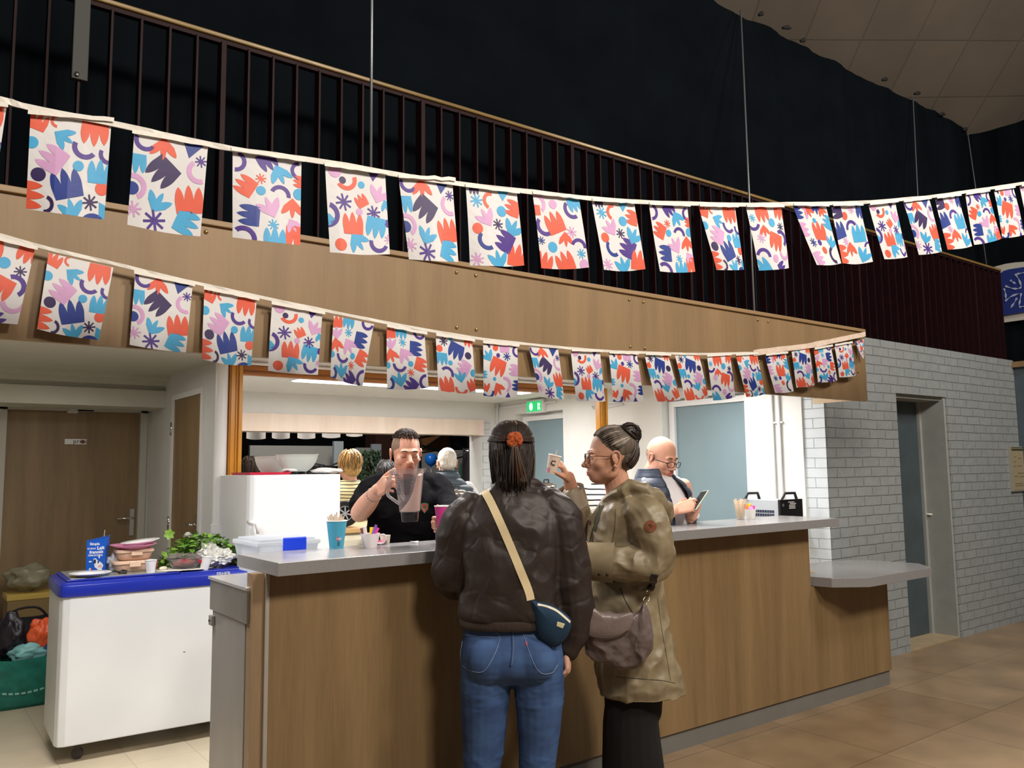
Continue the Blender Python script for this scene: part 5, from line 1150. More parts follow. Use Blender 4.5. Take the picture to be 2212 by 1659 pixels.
# white flower
fl = fw(.70, .30, 1.12); t = thing('flower', 'white chrysanthemum on top of the green leaves', 'flower', fl); mb = MB()
for k in range(46):
    a = k * 2.4; el_ = -.2 + 1.6 * (k / 46); d = Vector((math.cos(a) * math.cos(el_), math.sin(a) * math.cos(el_), math.sin(el_))); s_ = d.cross(Vector((0, 0, 1))).normalized(); L = .036 * (1 - .3 * k / 46)
    mb.add([fl + d * .004 + s_ * .002, fl + d * L * .6 + s_ * .006, fl + d * L, fl + d * L * .6 - s_ * .006, fl + d * .004 - s_ * .002], [(0, 1, 2, 3, 4)])
mb.build('petals', mat('petal_white', (244, 244, 238), .6), t); MB().tube([fl, fl - Vector((.0, 0, .12))], .002, 6).build('stem', mat('stem_green'), t)

# ------------------------------------------------------------------ bags at the left
def bagmesh(name, c, w, d, h, m_, parent, seed, open_=True, flare=1.1):
    c = Vector(c); V = []; F = []; n = 28; k = 12
    for j in range(k + 1):
        f = j / k
        for i in range(n):
            a = 2 * math.pi * i / n; q = (abs(math.cos(a)) ** .55 * math.copysign(1, math.cos(a)), abs(math.sin(a)) ** .55 * math.copysign(1, math.sin(a)))
            s_ = (0.86 + (flare - .86) * f + .08 * math.sin(f * 3)) + .10 * noise.noise(Vector((q[0] * 1.7, q[1] * 1.7, f * 2.4 + seed)))
            V.append(c + Vector((q[0] * w / 2 * s_, q[1] * d / 2 * s_, h * f + (.03 * noise.noise(Vector((a, seed, 3))) if j == k else 0))))
    for j in range(k):
        for i in range(n): F.append((j * n + i, j * n + (i + 1) % n, (j + 1) * n + (i + 1) % n, (j + 1) * n + i))
    F.append(tuple(range(n))[::-1]); mb = MB(); mb.add(V, F); return mb.build(name, m_, parent, smooth=True)
tb_ = onZ(40, 1512, 0); bx, by_ = tb_.x, 6.45; bx = .80
t = thing('shopping_bag', 'teal woven shopping bag stuffed full on the floor left of the freezer', 'bag', (bx, by_, 0))
bagmesh('body', (bx, by_, 0), .42, .26, .32, mat('teal_bag', (26, 118, 104), .35, var=.25, vscale=18, bump=.5, bscale=30), t, 2)
for k in range(9):
    a = -.16 + .035 * k; MB().obox((bx + a, by_ - .135 - .002 * (4 - abs(k - 4)), .10 + .0012 * (k - 4) ** 2), (.012, 0, .003 * (k - 4) / 4), (0, .002, 0), (0, 0, .006)).build('printed_mark', mat('bag_print', (150, 205, 196), .5), t)
t2 = thing('black_bag', 'open black bag behind the teal shopping bag', 'bag', (bx + .02, by_ + .32, 0))
bagmesh('body', (bx + .02, by_ + .32, 0), .34, .24, .50, mat('black_fabric', (24, 22, 28), .7), t2, 5)
MB().tube(interp([(bx - .12, by_ + .2, .48), (bx - .06, by_ + .18, .58), (bx + .08, by_ + .18, .59), (bx + .16, by_ + .2, .5)], 6), .008, 8).build('handle', mat('black_fabric'), t2, smooth=True)
for nm, lab, c, r_, rgb, sd in (('orange_pack', 'bright orange pack poking out of the teal bag', (bx + .08, by_, .33), (.07, .05, .09), (224, 92, 50), 61), ('blue_pack', 'blue plastic pack in the teal bag beside the freezer', (bx + .16, by_ - .02, .27), (.06, .05, .07), (40, 84, 140), 62), ('clear_bag', 'pale bluish plastic bag in the top of the teal bag', (bx + .0, by_ - .04, .27), (.10, .06, .05), (130, 190, 190), 63),
                              ('dark_pack', 'dark wrapped bundle in the left of the teal bag', (bx - .08, by_ + .02, .28), (.07, .06, .14), (34, 30, 40), 64)):
    crumple('wrapped_' + nm, c, r_, mat(nm, rgb, .35), lab, 'packet', sd, amp=.4)
tq = thing('bottle', 'green capped clear bottle standing left of the teal bag', 'bottle', (bx - .26, by_ - .05, 0))
MB().lathe([(0, 0), (.045, 0), (.045, .22), (.02, .27), (.02, .29), (0, .29)], (bx - .26, by_ - .05, 0), 24, closed=False).build('body', mat('bottle_green', (120, 170, 120), .1, trans=.5), tq, smooth=True)
MB().lathe([(0, .28), (.03, .28), (.03, .32), (0, .32)], (bx - .26, by_ - .05, 0), 20, closed=False).build('cap', mat('cap_green', (70, 140, 60), .4), tq)
t3 = thing('carrier_bag', 'translucent carrier bag standing behind the black bag', 'bag', (bx - .2, by_ + .42, 0))
bagmesh('body', (bx - .30, by_ + .46, 0), .24, .22, .52, mat('carrier_film', (150, 142, 116), .3, trans=.3, bump=.4, bscale=30), t3, 7)
t4 = thing('carton_box', 'yellow-edged box with a clear bag on top behind the black bag', 'box', (bx + .12, by_ + .66, 0))
MB().box(bx - .06, bx + .32, by_ + .56, by_ + .82, 0, .60).build('body', mat('brown_card', (134, 112, 72), .8), t4, bevel=.004); MB().box(bx - .065, bx + .325, by_ + .555, by_ + .825, .60, .64).build('lid', mat('yellow_lid', (196, 166, 80), .5), t4, bevel=.004)
crumple('crumpled_bag', (bx + .08, by_ + .68, .64), (.14, .10, .09), mat('clear_film', (170, 166, 140), .25, trans=.4), 'crumpled clear bag on the yellow-edged box left of the freezer', 'bag', 71, amp=.4)

# ------------------------------------------------------------------ the hall beyond the hatch
struct(B('wall_far', -2, 14, 17.5, 17.6, 0, 5, mat('far_dark', (22, 22, 28), .9)))
struct(B('wall_far_side', 11.9, 12, 8, 17.5, 0, 5, mat('far_dark')))
def far(px, py, y): return onY(px, py, y)
# white pennants seen from the back
t = thing('bunting', 'white backs of a third bunting hanging beyond the serving hatch', 'bunting', far(660, 930, 8.6))
for k, (x0, x1, yb) in enumerate(((533, 574, 947), (588, 626, 946), (643, 681, 946), (696, 735, 944), (748, 783, 941), (793, 831, 933), (853, 880, 931))):
    a, b_ = far(x0, 910, 8.6), far(x1, 910, 8.6); z0 = far(x0, yb, 8.6).z; mb = MB(); n = 6; V = []
    for j in range(5):
        for i in range(n + 1): V.append((a.x + (b_.x - a.x) * i / n, 8.6 + .02 * math.sin(i), a.z + (z0 - a.z) * j / 4 - .012 * math.sin(math.pi * i / n) * (j / 4) ** 2))
    mb.add(V, [(j * (n + 1) + i, (j + 1) * (n + 1) + i, (j + 1) * (n + 1) + i + 1, j * (n + 1) + i + 1) for j in range(4) for i in range(n)]); mb.build('flag', mat('flag_paper_back'), t, smooth=True)
MB().box(far(500, 905, 8.6).x, far(900, 905, 8.6).x, 8.595, 8.61, far(660, 912, 8.6).z, far(660, 906, 8.6).z).build('ribbon', M_rib, t)
M_fg = mat('far_grey_panel', (150, 150, 146), .7, var=.05)
for lab, x0, y0_, x1, y1_, yy, m_ in (('long grey display panel beyond the serving hatch at left', 540, 962, 728, 1010, 11.0, M_fg), ('tall pale grey panel beside the long one beyond the hatch', 722, 953, 742, 1010, 10.6, mat('far_blue_grey', (150, 160, 166), .7)),
                                      ('short grey panel behind the plant beyond the hatch', 770, 967, 800, 1020, 11.4, M_fg), ('grey panel end standing right of the dark plant beyond the hatch', 804, 959, 824, 1030, 11.2, mat('far_blue_grey'))):
    a, b_ = far(x0, y0_, yy), far(x1, y1_, yy); o = B('display_panel', a.x, b_.x, yy, yy + .06, 0, a.z, m_, bevel=.005); tag(o, lab, 'panel')
a, b_ = far(850, 935, 12.0), far(880, 1000, 12.0); 
o = B('brick_pier', far(812, 930, 13).x, far(846, 930, 13).x, 13, 13.4, 0, 4, mat('far_brown', (74, 44, 36), .8)); o['kind'] = 'structure'
o = B('low_wall', far(900, 1000, 13.5).x, far(1050, 1000, 13.5).x, 13.5, 13.6, 0, far(950, 972, 13.5).z, mat('far_white', (206, 206, 200), .7)); o['kind'] = 'structure'
# dark equipment under the long panel
rnd = random.Random(12); mb = MB(); t = thing('equipment', 'tangle of dark stacked frames below the long grey panel beyond the hatch', 'equipment', far(640, 1030, 10.4))
for k in range(40):
    p = far(rnd.uniform(545, 740), rnd.uniform(1000, 1035), 10.4 + rnd.uniform(-.3, .3)); d_ = Vector((rnd.uniform(-.2, .2), rnd.uniform(-.1, .1), rnd.uniform(-.15, .15))); mb.tube([p - d_, p + d_], .012, 6)
o = mb.build('frames', mat('far_metal', (80, 80, 84), .4, .5), t); o['kind'] = 'stuff'
o = B('equipment_case', far(545, 1000, 10.6).x, far(745, 1000, 10.6).x, 10.6, 11.0, 0, far(640, 1006, 10.6).z, mat('far_black', (18, 18, 20), .6), bevel=.01); tag(o, 'long black case below the grey display panel beyond the hatch', 'case')
# potted tree
t = thing('potted_tree', 'dark green leafy plant beyond the hatch between the two grey panels', 'plant', far(795, 1040, 10.2)); mb = MB()
for k in range(420):
    p = far(rnd.uniform(770, 822), rnd.uniform(975, 1050), 10.2 + rnd.uniform(-.2, .2)); d_ = Vector((rnd.uniform(-1, 1), rnd.uniform(-1, 1), rnd.uniform(-1, 1))).normalized() * .05; s_ = d_.cross(Vector((.3, 1, .2))).normalized() * .015
    mb.add([p - d_, p + s_, p + d_, p - s_], [(0, 1, 2, 3)])
o = mb.build('foliage', mat('far_leaf', (44, 66, 44), .6), t); o['kind'] = 'stuff'; q_ = far(795, 1000, 10.2); MB().tube([q_, (q_.x, q_.y, .3)], .03, 8).build('stem', mat('far_brown'), t); MB().lathe([(0, 0), (.14, 0), (.18, .34), (0, .34)], (q_.x, q_.y, 0), 20, closed=False).build('pot', M_black, t)
# brown canopy tent on black folding frame
t = thing('canopy_tent', 'brown canopy tent on a black folding frame beyond the hatch at right', 'tent', far(950, 1000, 11.5))
q = [far(905, 936, 11.5), far(966, 934, 11.6), far(974, 968, 12.2), far(915, 975, 11.5)]
MB().add(q + [p + Vector((0, .02, 0)) for p in q], [(0, 1, 2, 3), (7, 6, 5, 4), (0, 1, 5, 4), (1, 2, 6, 5), (2, 3, 7, 6), (3, 0, 4, 7)]).build('canopy', mat('canopy_brown', (132, 88, 48), .7, var=.1), t)
for a, b_ in (((905, 975), (966, 934)), ((912, 962), (974, 985)), ((966, 934), (974, 968)), ((905, 945), (966, 934)), ((983, 958), (1035, 985)), ((1030, 980), (985, 990)), ((912, 978), (974, 968))):
    MB().tube([far(*a, 11.5), far(*b_, 11.6)], .014, 6).build('strut', M_black, t)
for x_ in (908, 1010, 1032): q_ = far(x_, 945, 11.6); MB().tube([q_, (q_.x, q_.y, 0)], .02, 6).build('pole', M_black, t)
# coat rack and dark clothing
t = thing('coat_stand', 'coat stand hung with dark clothes beyond the hatch at right', 'stand', far(1020, 1050, 9.4))
for a, b_ in (((985, 985), (1012, 975)), ((1000, 970), (1030, 985)), ((1012, 968), (1012, 1060))): MB().tube([far(*a, 9.4), far(*b_, 9.4)], .009, 6).build('arm', M_chrome, t)
q_ = far(1012, 968, 9.4); MB().tube([q_, (q_.x, q_.y, 0)], .015, 8).build('pole', M_chrome, t)
for k, (x_, y_, w_, rgb, sd) in enumerate(((1012, 1040, .13, (34, 26, 32), 1), (1030, 1030, .10, (26, 24, 30), 2), (1000, 1010, .05, (40, 84, 60), 3), (1036, 1060, .09, (70, 26, 48), 4))):
    p = far(x_, y_, 9.5 + .05 * k); bagmesh('hung_coat', (p.x, p.y, p.z - .3), w_ * 1.5, .16, .75 if k != 2 else .35, mat('coat_%d' % k, rgb, .8), t, sd + 20, flare=.7)
def balloon(label, px, py, y, r_, rgb):
    c = far(px, py, y); t = thing('balloon', label, 'balloon', c); m_ = mat('balloon_' + str(rgb[0]), rgb, .2)
    MB().lathe([(0, -1.12 * r_), (.12 * r_, -1.06 * r_), (.5 * r_, -.85 * r_), (.86 * r_, -.4 * r_), (r_, .1 * r_), (.86 * r_, .6 * r_), (.5 * r_, .92 * r_), (0, 1.02 * r_)], c, 28, closed=False).build('body', m_, t, smooth=True)
    MB().lathe([(0, 0), (.14 * r_, -.02), (.1 * r_, .0)], c + Vector((0, 0, -1.12 * r_)), 12, closed=False).build('knot', m_, t); MB().tube([c + Vector((0, 0, -1.1 * r_)), (c.x + .01, c.y, .0)], .003, 5).build('string', M_plastic_w, t)
balloon('blue balloon left of the white-haired man beyond the bar', 931, 993, 9.6, .085, (20, 96, 190)); balloon('red-orange balloon at the right edge of the serving hatch', 1043, 995, 9.8, .09, (196, 60, 40))
# ------------------------------------------------------------------ people: shared builders
from mathutils.bvhtree import BVHTree
def _ell(p, c, r):
    q = (p - np.array(c)) / np.array(r); k0 = np.sqrt((q * q).sum(-1)) + 1e-9; q2 = q / np.array(r); k1 = np.sqrt((q2 * q2).sum(-1)) + 1e-9
    return k0 * (k0 - 1) / k1
def _cap(p, a, b, ra, rb):
    a = np.array(a); b = np.array(b); ba = b - a; h = np.clip(((p - a) @ ba) / (ba @ ba), 0, 1)
    return np.linalg.norm(p - a - h[..., None] * ba, axis=-1) - (ra + (rb - ra) * h)
def _smin(a, b, k):
    h = np.clip(0.5 + 0.5 * (b - a) / k, 0, 1); return b * (1 - h) + a * h - k * h * (1 - h)
def head_sdf(p, lids=True, male=True, fat=0.0, open_mouth=0.0):
    q = p.copy(); q[..., 0] = np.abs(q[..., 0])
    d = _ell(q, (0, -.014, .030), (.075, .094, .090))
    d = _smin(d, _ell(q, (0, .020, -.030), (.058 + fat * .4, .068, .080)), .03)
    d = _smin(d, _ell(q, (0, .050, -.088), (.030 + fat, .034, .024)), .025)
    d = _smin(d, _ell(q, (.040 + fat, .004, -.068), (.020, .030, .024)), .025)
    if fat: d = _smin(d, _ell(q, (0, .03, -.105), (.045, .045, .022)), .03)
    d = _smin(d, _ell(q, (.039, .056, -.030), (.022, .022, .020)), .02)
    d = _smin(d, _ell(q, (.018, .079, .016), (.030, .011, .009 if male else .006)), .014)
    # eye sockets
    s = _ell(q, (.031, .097, -.006), (.020, .017, .012)); d = -_smin(-d, s, .010)
    if lids:
        d = _smin(d, _ell(q, (.031, .0705, -.006), (.0155, .0145, .0125)), .003)
        d = np.maximum(d, -_ell(q, (.031, .090, -.0125), (.014, .008, .0010)))
    else:
        e = _ell(q, (.031, .0715, -.004), (.0160, .0150, .0135)); e = np.maximum(e, -_ell(q, (.031, .088, -.006), (.0125, .014, .0052))); d = _smin(d, e, .003)
    # nose
    n = _cap(q, (0, .083, .004), (0, .108, -.036), .0075, .0115)
    n = _smin(n, _ell(q, (.0115, .098, -.041), (.0085, .011, .0075)), .006)
    d = _smin(d, n, .008); d = np.maximum(d, -_ell(q, (.007, .103, -.0485), (.0035, .006, .003)))
    # mouth
    d = _smin(d, _ell(q, (0, .079, -.066), (.030, .014, .022)), .014)
    d = _smin(d, _ell(q, (.006, .090, -.0655), (.016, .0065, .0050)), .005)
    d = _smin(d, _ell(q, (0, .0895, -.0755), (.019, .0070, .0058)), .005)
    d = -_smin(-d, _ell(q, (0, .101, -.0706), (.024, .009, .0013)), .002)
    d = -_smin(-d, _ell(q, (0, .094, -.0875), (.018, .006, .004)), .008)
    return d
HEADC = {}
def head_mesh(key, nu=200, nv=150, **kw):
    if key in HEADC: return HEADC[key]
    th = (np.arange(1, nv) / nv) * math.pi; ph = np.arange(nu) / nu * 2 * math.pi
    T, P = np.meshgrid(th, ph, indexing='ij')
    D = np.stack([np.sin(T) * np.cos(P), np.sin(T) * np.sin(P), np.cos(T)], -1).reshape(-1, 3); D = np.vstack([D, [[0, 0, 1], [0, 0, -1]]])
    c = np.array([0, 0.01, -.01]); lo = np.full(len(D), .03); hi = np.full(len(D), .03); st = np.linspace(.03, .17, 90)
    for r in st:
        ins = head_sdf(c + D * r, **kw) < 0; hi = np.where(ins, r, hi)
    lo = hi.copy(); hi = hi + (st[1] - st[0])
    for _ in range(9):
        m = (lo + hi) / 2; ins = head_sdf(c + D * m[:, None], **kw) < 0; lo = np.where(ins, m, lo); hi = np.where(ins, hi, m)
    V = c + D * ((lo + hi) / 2)[:, None]; F = []
    for j in range(nv - 2):
        for i in range(nu): F.append((j * nu + i, (j + 1) * nu + i, (j + 1) * nu + (i + 1) % nu, j * nu + (i + 1) % nu))
    t, b = len(D) - 2, len(D) - 1
    for i in range(nu): F.append((t, i, (i + 1) % nu)); F.append((b, (nv - 2) * nu + (i + 1) % nu, (nv - 2) * nu + i))
    HEADC[key] = (V, F, BVHTree.FromPolygons([tuple(v) for v in V], F)); return HEADC[key]
def ear_geo(side):
    mb = MB(); M = Matrix.Rotation(side * -.32, 3, 'Z') @ Matrix.Rotation(-.12, 3, 'X'); o = Vector((side * .0745, -.010, -.012))
    mb.ell((0, 0, 0), (.006, .013, .024), 14)
    pts = [(0, .010, -.028), (.002, .002, -.032), (.003, -.008, -.022), (.006, -.015, -.004), (.008, -.017, .014), (.007, -.010, .028), (.004, .004, .031), (.001, .012, .020), (0, .012, .004)]
    mb.tube(interp([(x, y, z) for x, y, z in pts], 4), .0042, 8, round_cap=True)
    mb.ell((0.002, .006, -.027), (.0045, .006, .008), 10); mb.ell((.003, .011, -.004), (.004, .004, .006), 8)
    mb.v = [tuple(o + M @ Vector((v[0] * side + side * .004, v[1], v[2]))) for v in mb.v]; return mb
def frame(center, fwd, up, s=1.0):
    y = Vector(fwd).normalized(); z = Vector(up); z = (z - y * z.dot(y)).normalized(); x = y.cross(z)
    c = Vector(center); return Matrix(((x.x * s, y.x * s, z.x * s, c.x), (x.y * s, y.y * s, z.y * s, c.y), (x.z * s, y.z * s, z.z * s, c.z), (0, 0, 0, 1)))
def limb(mb, pts, radii, n=18, k=5, mi=0, flat=1.0, up=None):
    P = interp(pts, k); R = interps(radii, k); return mb.tube(P, R, n, mi, round_cap=True, flat=flat, up=up)
def torso(mb, rings, n=32, k=4, ex=0.82, mi=0, cap=True):
    """rings: (center, axis_x, rx, axis_y, ry) bottom to top, smooth loft"""
    C = interp([r[0] for r in rings], k); X = interp([Vector(r[1]) * r[2] for r in rings], k); Y = interp([Vector(r[3]) * r[4] for r in rings], k); V = []; F = []
    for c, x, y in zip(C, X, Y):
        for i in range(n):
            a = 2 * math.pi * i / n; ca, sa = math.cos(a), math.sin(a)
            V.append(c + x * (abs(ca) ** ex * (1 if ca > 0 else -1)) + y * (abs(sa) ** ex * (1 if sa > 0 else -1)))
    m = len(C)
    for j in range(m - 1):
        for i in range(n): F.append((j * n + i, j * n + (i + 1) % n, (j + 1) * n + (i + 1) % n, (j + 1) * n + i))
    if cap: F += [tuple(range(n))[::-1], tuple((m - 1) * n + i for i in range(n))]
    return mb.add(V, F, mi)
def hand(mb, wrist, d, n, thumb, curls=(.5, .55, .6, .65), s=1.0, spread=.04, thumb_dir=None, tcurl=.4):
    """d: wrist to knuckles, n: palm side, thumb: direction of the thumb side"""
    d = Vector(d).normalized(); n = Vector(n); n = (n - d * n.dot(d)).normalized(); w = Vector(thumb); w = (w - d * w.dot(d) - n * w.dot(n)).normalized()
    wrist = Vector(wrist); L = .088 * s
    for i, o_ in enumerate((.028, .010, -.010, -.028)):
        mb.tube([wrist - d * .01 + w * o_ * .55 * s, wrist + d * L * .5 + w * o_ * .85 * s + n * .002, wrist + d * L * (.98, 1.0, .97, .9)[i] + w * o_ * s * 1.02], [.014 * s, .0145 * s, .0115 * s], 10, round_cap=True)
    mb.tube([wrist - d * .02, wrist + d * L * .55, wrist + d * L * .9], [.024 * s, .034 * s, .034 * s], 14, flat=.40, up=w, round_cap=True)
    mb.tube([wrist + d * .012 + w * .020 * s + n * .006, wrist + d * L * .5 + w * .030 * s + n * .014 * s], [.015 * s, .016 * s], 10, round_cap=True)
    lens = (.070, .078, .073, .056)
    for i, o_ in enumerate((.030, .0103, -.0103, -.030)):
        p = wrist + d * L * (.98, 1.0, .97, .9)[i] + w * o_ * s; dd = (d + w * spread * (1.5 - i)).normalized(); nn = (n - dd * n.dot(dd)).normalized(); pts = [p]; c = curls[i] if isinstance(curls, (list, tuple)) else curls
        for seg, (f, cf) in enumerate(((.45, 1.0), (.31, 1.15), (.24, .8))):
            a = c * cf; nd = (dd * math.cos(a) + nn * math.sin(a)).normalized(); nn = (nn * math.cos(a) - dd * math.sin(a)).normalized(); dd = nd; p = p + dd * lens[i] * s * f; pts.append(p)
        r0 = (.0088, .009, .0086, .0076)[i] * s; mb.tube(pts, [r0 * 1.05, r0, r0 * .94, r0 * .84], 10, round_cap=True)
    tb = wrist + d * .026 * s + w * .026 * s + n * .008 * s; td = Vector(thumb_dir).normalized() if thumb_dir is not None else (d * .72 + w * .62 + n * .35).normalized()
    t2 = (td + n * tcurl + d * .25).normalized(); mb.tube([tb, tb + td * .040 * s, tb + td * .040 * s + t2 * .030 * s, tb + td * .040 * s + (t2 + n * tcurl * .5).normalized() * .055 * s], [.0135 * s, .0115 * s, .0100 * s, .0085 * s], 10, round_cap=True)
def shoe(name, ankle, fwd, m_, parent, s=1.0):
    a = Vector(ankle); f = Vector(fwd).normalized(); r = Vector((f.y, -f.x, 0)); mb = MB(); z = Vector((0, 0, 1)); g = Vector((a.x, a.y, 0))
    torso(mb, [(g - f * .075 * s + z * .03, r, .034 * s, z, .030), (g - f * .03 * s + z * .045, r, .038 * s, z, .045), (g + f * .05 * s + z * .040, r, .042 * s, z, .040), (g + f * .12 * s + z * .030, r, .046 * s, z, .030), (g + f * .175 * s + z * .022, r, .032 * s, z, .020)], n=20)
    mb.tube([g + z * .05, g + z * .12], .045 * s, 16); o = mb.build(name, m_, parent, smooth=True); 
    MB().prism([(g + f * a_ + r * b_).to_2d()[:] for a_, b_ in ((-.10, -.025), (-.10, .025), (0, .04), (.12, .05), (.2, .02), (.2, -.02), (.12, -.05), (0, -.04))], 0, .018).build('sole', mat('shoe_sole', (200, 198, 190), .7), o)
    return o
def bvh_of(o):
    me = o.data; org = ORG[o.name]; return BVHTree.FromPolygons([tuple(v.co + org) for v in me.vertices], [tuple(p.vertices) for p in me.polygons])
def drape(bvh, px, py, off=.002):
    d = ray(px, py).normalized(); h, n, i, t = bvh.ray_cast(CAM_POS, d)
    if h is None:
        h, n, i, t = bvh.find_nearest(dep(px, py, 3.4))
    if n.dot(d) > 0: n = -n
    return h + n * off, n
def strap(name, bvh, pts, w, m_, parent, off=.004, k=8, th=.002):
    P = interp([(x, y, 0) for x, y in pts], k); H = [drape(bvh, p.x, p.y, off) for p in P]; C = [h[0] for h in H]; N = [h[1] for h in H]
    for _ in range(3): C = [C[0]] + [(C[i - 1] + C[i] * 2 + C[i + 1]) / 4 for i in range(1, len(C) - 1)] + [C[-1]]
    V = []
    for i in range(len(C)):
        t = (C[min(i + 1, len(C) - 1)] - C[max(i - 1, 0)]).normalized(); s_ = t.cross(N[i]).normalized() * w / 2; V += [C[i] + s_, C[i] - s_, C[i] - s_ - N[i] * th * 2, C[i] + s_ - N[i] * th * 2]
    F = [(4 * i + k_, 4 * i + (k_ + 1) % 4, 4 * i + 4 + (k_ + 1) % 4, 4 * i + 4 + k_) for i in range(len(C) - 1) for k_ in range(4)]; F += [(0, 1, 2, 3), tuple(4 * len(C) - 4 + j for j in range(4))]
    mb = MB(); mb.add(V, F); return mb.build(name, m_, parent, smooth=True, auto=40)
def stitch(name, bvh, pts, r, m_, parent, off=.001, k=6):
    P = interp([(x, y, 0) for x, y in pts], k); C = [drape(bvh, p.x, p.y, off)[0] for p in P]; return MB().tube(C, r, 6).build(name, m_, parent, smooth=True)
def patch(name, bvh, poly, m_, parent, off=.003):
    c = (sum(p[0] for p in poly) / len(poly), sum(p[1] for p in poly) / len(poly)); n = len(poly); V = []; F = []; K = 3
    for j in range(1, K + 1):
        for x, y in poly: V.append(drape(bvh, c[0] + (x - c[0]) * j / K, c[1] + (y - c[1]) * j / K, off)[0])
    V.append(drape(bvh, *c, off)[0])
    for j in range(K - 1): F += [(j * n + i, j * n + (i + 1) % n, (j + 1) * n + (i + 1) % n, (j + 1) * n + i) for i in range(n)]
    F += [(len(V) - 1, (i + 1) % n, i) for i in range(n)]; mb = MB(); mb.add(V, F); return mb.build(name, m_, parent, smooth=True)
def pillow(mb, outline, z, th, n=5, zf=None, k=4, mi=0, back=1.0):
    """soft solid from an outline seen from the camera; z distance, th half thickness"""
    O = [(p.x, p.y) for p in interp([(x, y, 0) for x, y in outline] + [(outline[0][0], outline[0][1], 0)], k)[:-1]]
    cx = sum(p[0] for p in O) / len(O); cy = sum(p[1] for p in O) / len(O); N = len(O); V = []; F = []
    lev = [i / n for i in range(n + 1)]; rings = []
    for s_ in (-1, 1):
        for j, f in enumerate(lev):
            if s_ == 1 and j == 0: continue
            sc = math.cos(f * math.pi / 2 * .96); dz = math.sin(f * math.pi / 2) * th * s_ * (back if s_ > 0 else 1)
            rings.append((f * s_, [dep(cx + (x - cx) * sc, cy + (y - cy) * sc, z + (zf(x, y) if zf else 0) + dz) for x, y in O]))
    rings.sort(key=lambda r: r[0]); 
    for _, r in rings: V += r
    for j in range(len(rings) - 1):
        for i in range(N): F.append((j * N + i, j * N + (i + 1) % N, (j + 1) * N + (i + 1) % N, (j + 1) * N + i))
    F += [tuple(range(N))[::-1], tuple((len(rings) - 1) * N + i for i in range(N))]; return mb.add(V, F, mi)

M_skin = mat('skin_warm', (214, 168, 146), .5, var=.05, vscale=30, bump=.12, bscale=260, sub=.08)
M_skin_t = mat('skin_tanned', (196, 146, 120), .5, var=.06, vscale=30, bump=.12, bscale=260, sub=.08)
M_skin_p = mat('skin_pink', (222, 166, 142), .5, var=.05, vscale=30, bump=.12, bscale=260, sub=.08)
M_lip = mat('lip_rose', (186, 112, 100), .45); M_eye_w = mat('eye_white', (225, 222, 218), .2); M_iris = mat('iris_brown', (60, 42, 30), .2)
M_stub = mat('stubble', (198, 147, 124), .6, var=.12, vscale=200)
def make_body(parent, mb, key, HM, mats, vox=.004, headkw={}, region=None):
    """body skin = remeshed neck, trunk, limbs, hands, plus the head grown into the same mesh"""
    me = mb.mesh('tmp', mats[0]); o = bpy.data.objects.new('tmp', me); COL.objects.link(o)
    r = o.modifiers.new('r', 'REMESH'); r.mode = 'VOXEL'; r.voxel_size = vox; s_ = o.modifiers.new('s', 'SMOOTH'); s_.factor = .5; s_.iterations = 2
    me2 = bpy.data.meshes.new_from_object(o.evaluated_get(bpy.context.evaluated_depsgraph_get())); bpy.data.objects.remove(o)
    V, F, bv = head_mesh(key, **headkw); H = MB(); W = [HM @ Vector(v) for v in V]; H.add(W, F)
    if region: H.m = [region((V[f[0]] + V[f[2]]) / 2) for f in F]
    for s in (-1, 1):
        e = ear_geo(s); H.add([HM @ Vector(v) for v in e.v], e.f)
    hm = H.mesh('h', mats); bm = bmesh.new(); bm.from_mesh(me2); 
    for f in bm.faces: f.material_index = 0
    bm.from_mesh(hm); out = bpy.data.meshes.new('body'); bm.to_mesh(out); bm.free()
    while len(out.materials) < len(mats): out.materials.append(mats[len(out.materials)])
    out.polygons.foreach_set('use_smooth', [True] * len(out.polygons)); bpy.data.meshes.remove(me2); bpy.data.meshes.remove(hm)
    return link_mesh('body', out, parent)
def std_region(stub=False, scalp=None, scalp_i=3):
    def f(p):
        x, y, z = abs(p[0]), p[1], p[2]
        if y > .082 and x < .023 * (1 - ((z + .0705) / .013) ** 2 * .6) and -.083 < z < -.0585 and y > .086: return 1
        if scalp and scalp(p): return scalp_i
        if stub and z < -.052 and y > -.01 and x < .07: return 2
        return 0
    return f
def brows(parent, key, HM, m_, w=.0042, z0=.017, headkw={}):
    V, F, bv = head_mesh(key, **headkw)
    for s in (-1, 1):
        P = []
        for t in range(7):
            x = .013 + .034 * t / 6; z = z0 + .004 * math.sin(t / 6 * 2.4) - .002 * (t / 6) ** 2; h, n, i, _ = bv.ray_cast(Vector((s * x, .2, z)), Vector((0, -1, 0))); P.append(HM @ (h + Vector((0, .0008, 0))))
        MB().tube(P, [w * .5, w, w, w * .95, w * .8, w * .6, w * .3], 8, flat=.45, up=HM.to_3x3() @ Vector((0, 0, 1))).build('eyebrow', m_, parent, smooth=True)
def lashes(parent, key, HM, m_, z0=-.0125, r=.0011, headkw={}):
    V, F, bv = head_mesh(key, **headkw)
    for s in (-1, 1):
        P = []
        for t in range(7):
            x = .0185 + .026 * t / 6; z = z0 - .0028 * math.sin(t / 6 * math.pi); h, n, i, _ = bv.ray_cast(Vector((s * x, .2, z)), Vector((0, -1, 0))); P.append(HM @ (h + Vector((0, .0006, 0))))
        MB().tube(P, r, 6).build('eyelashes', m_, parent, smooth=True)
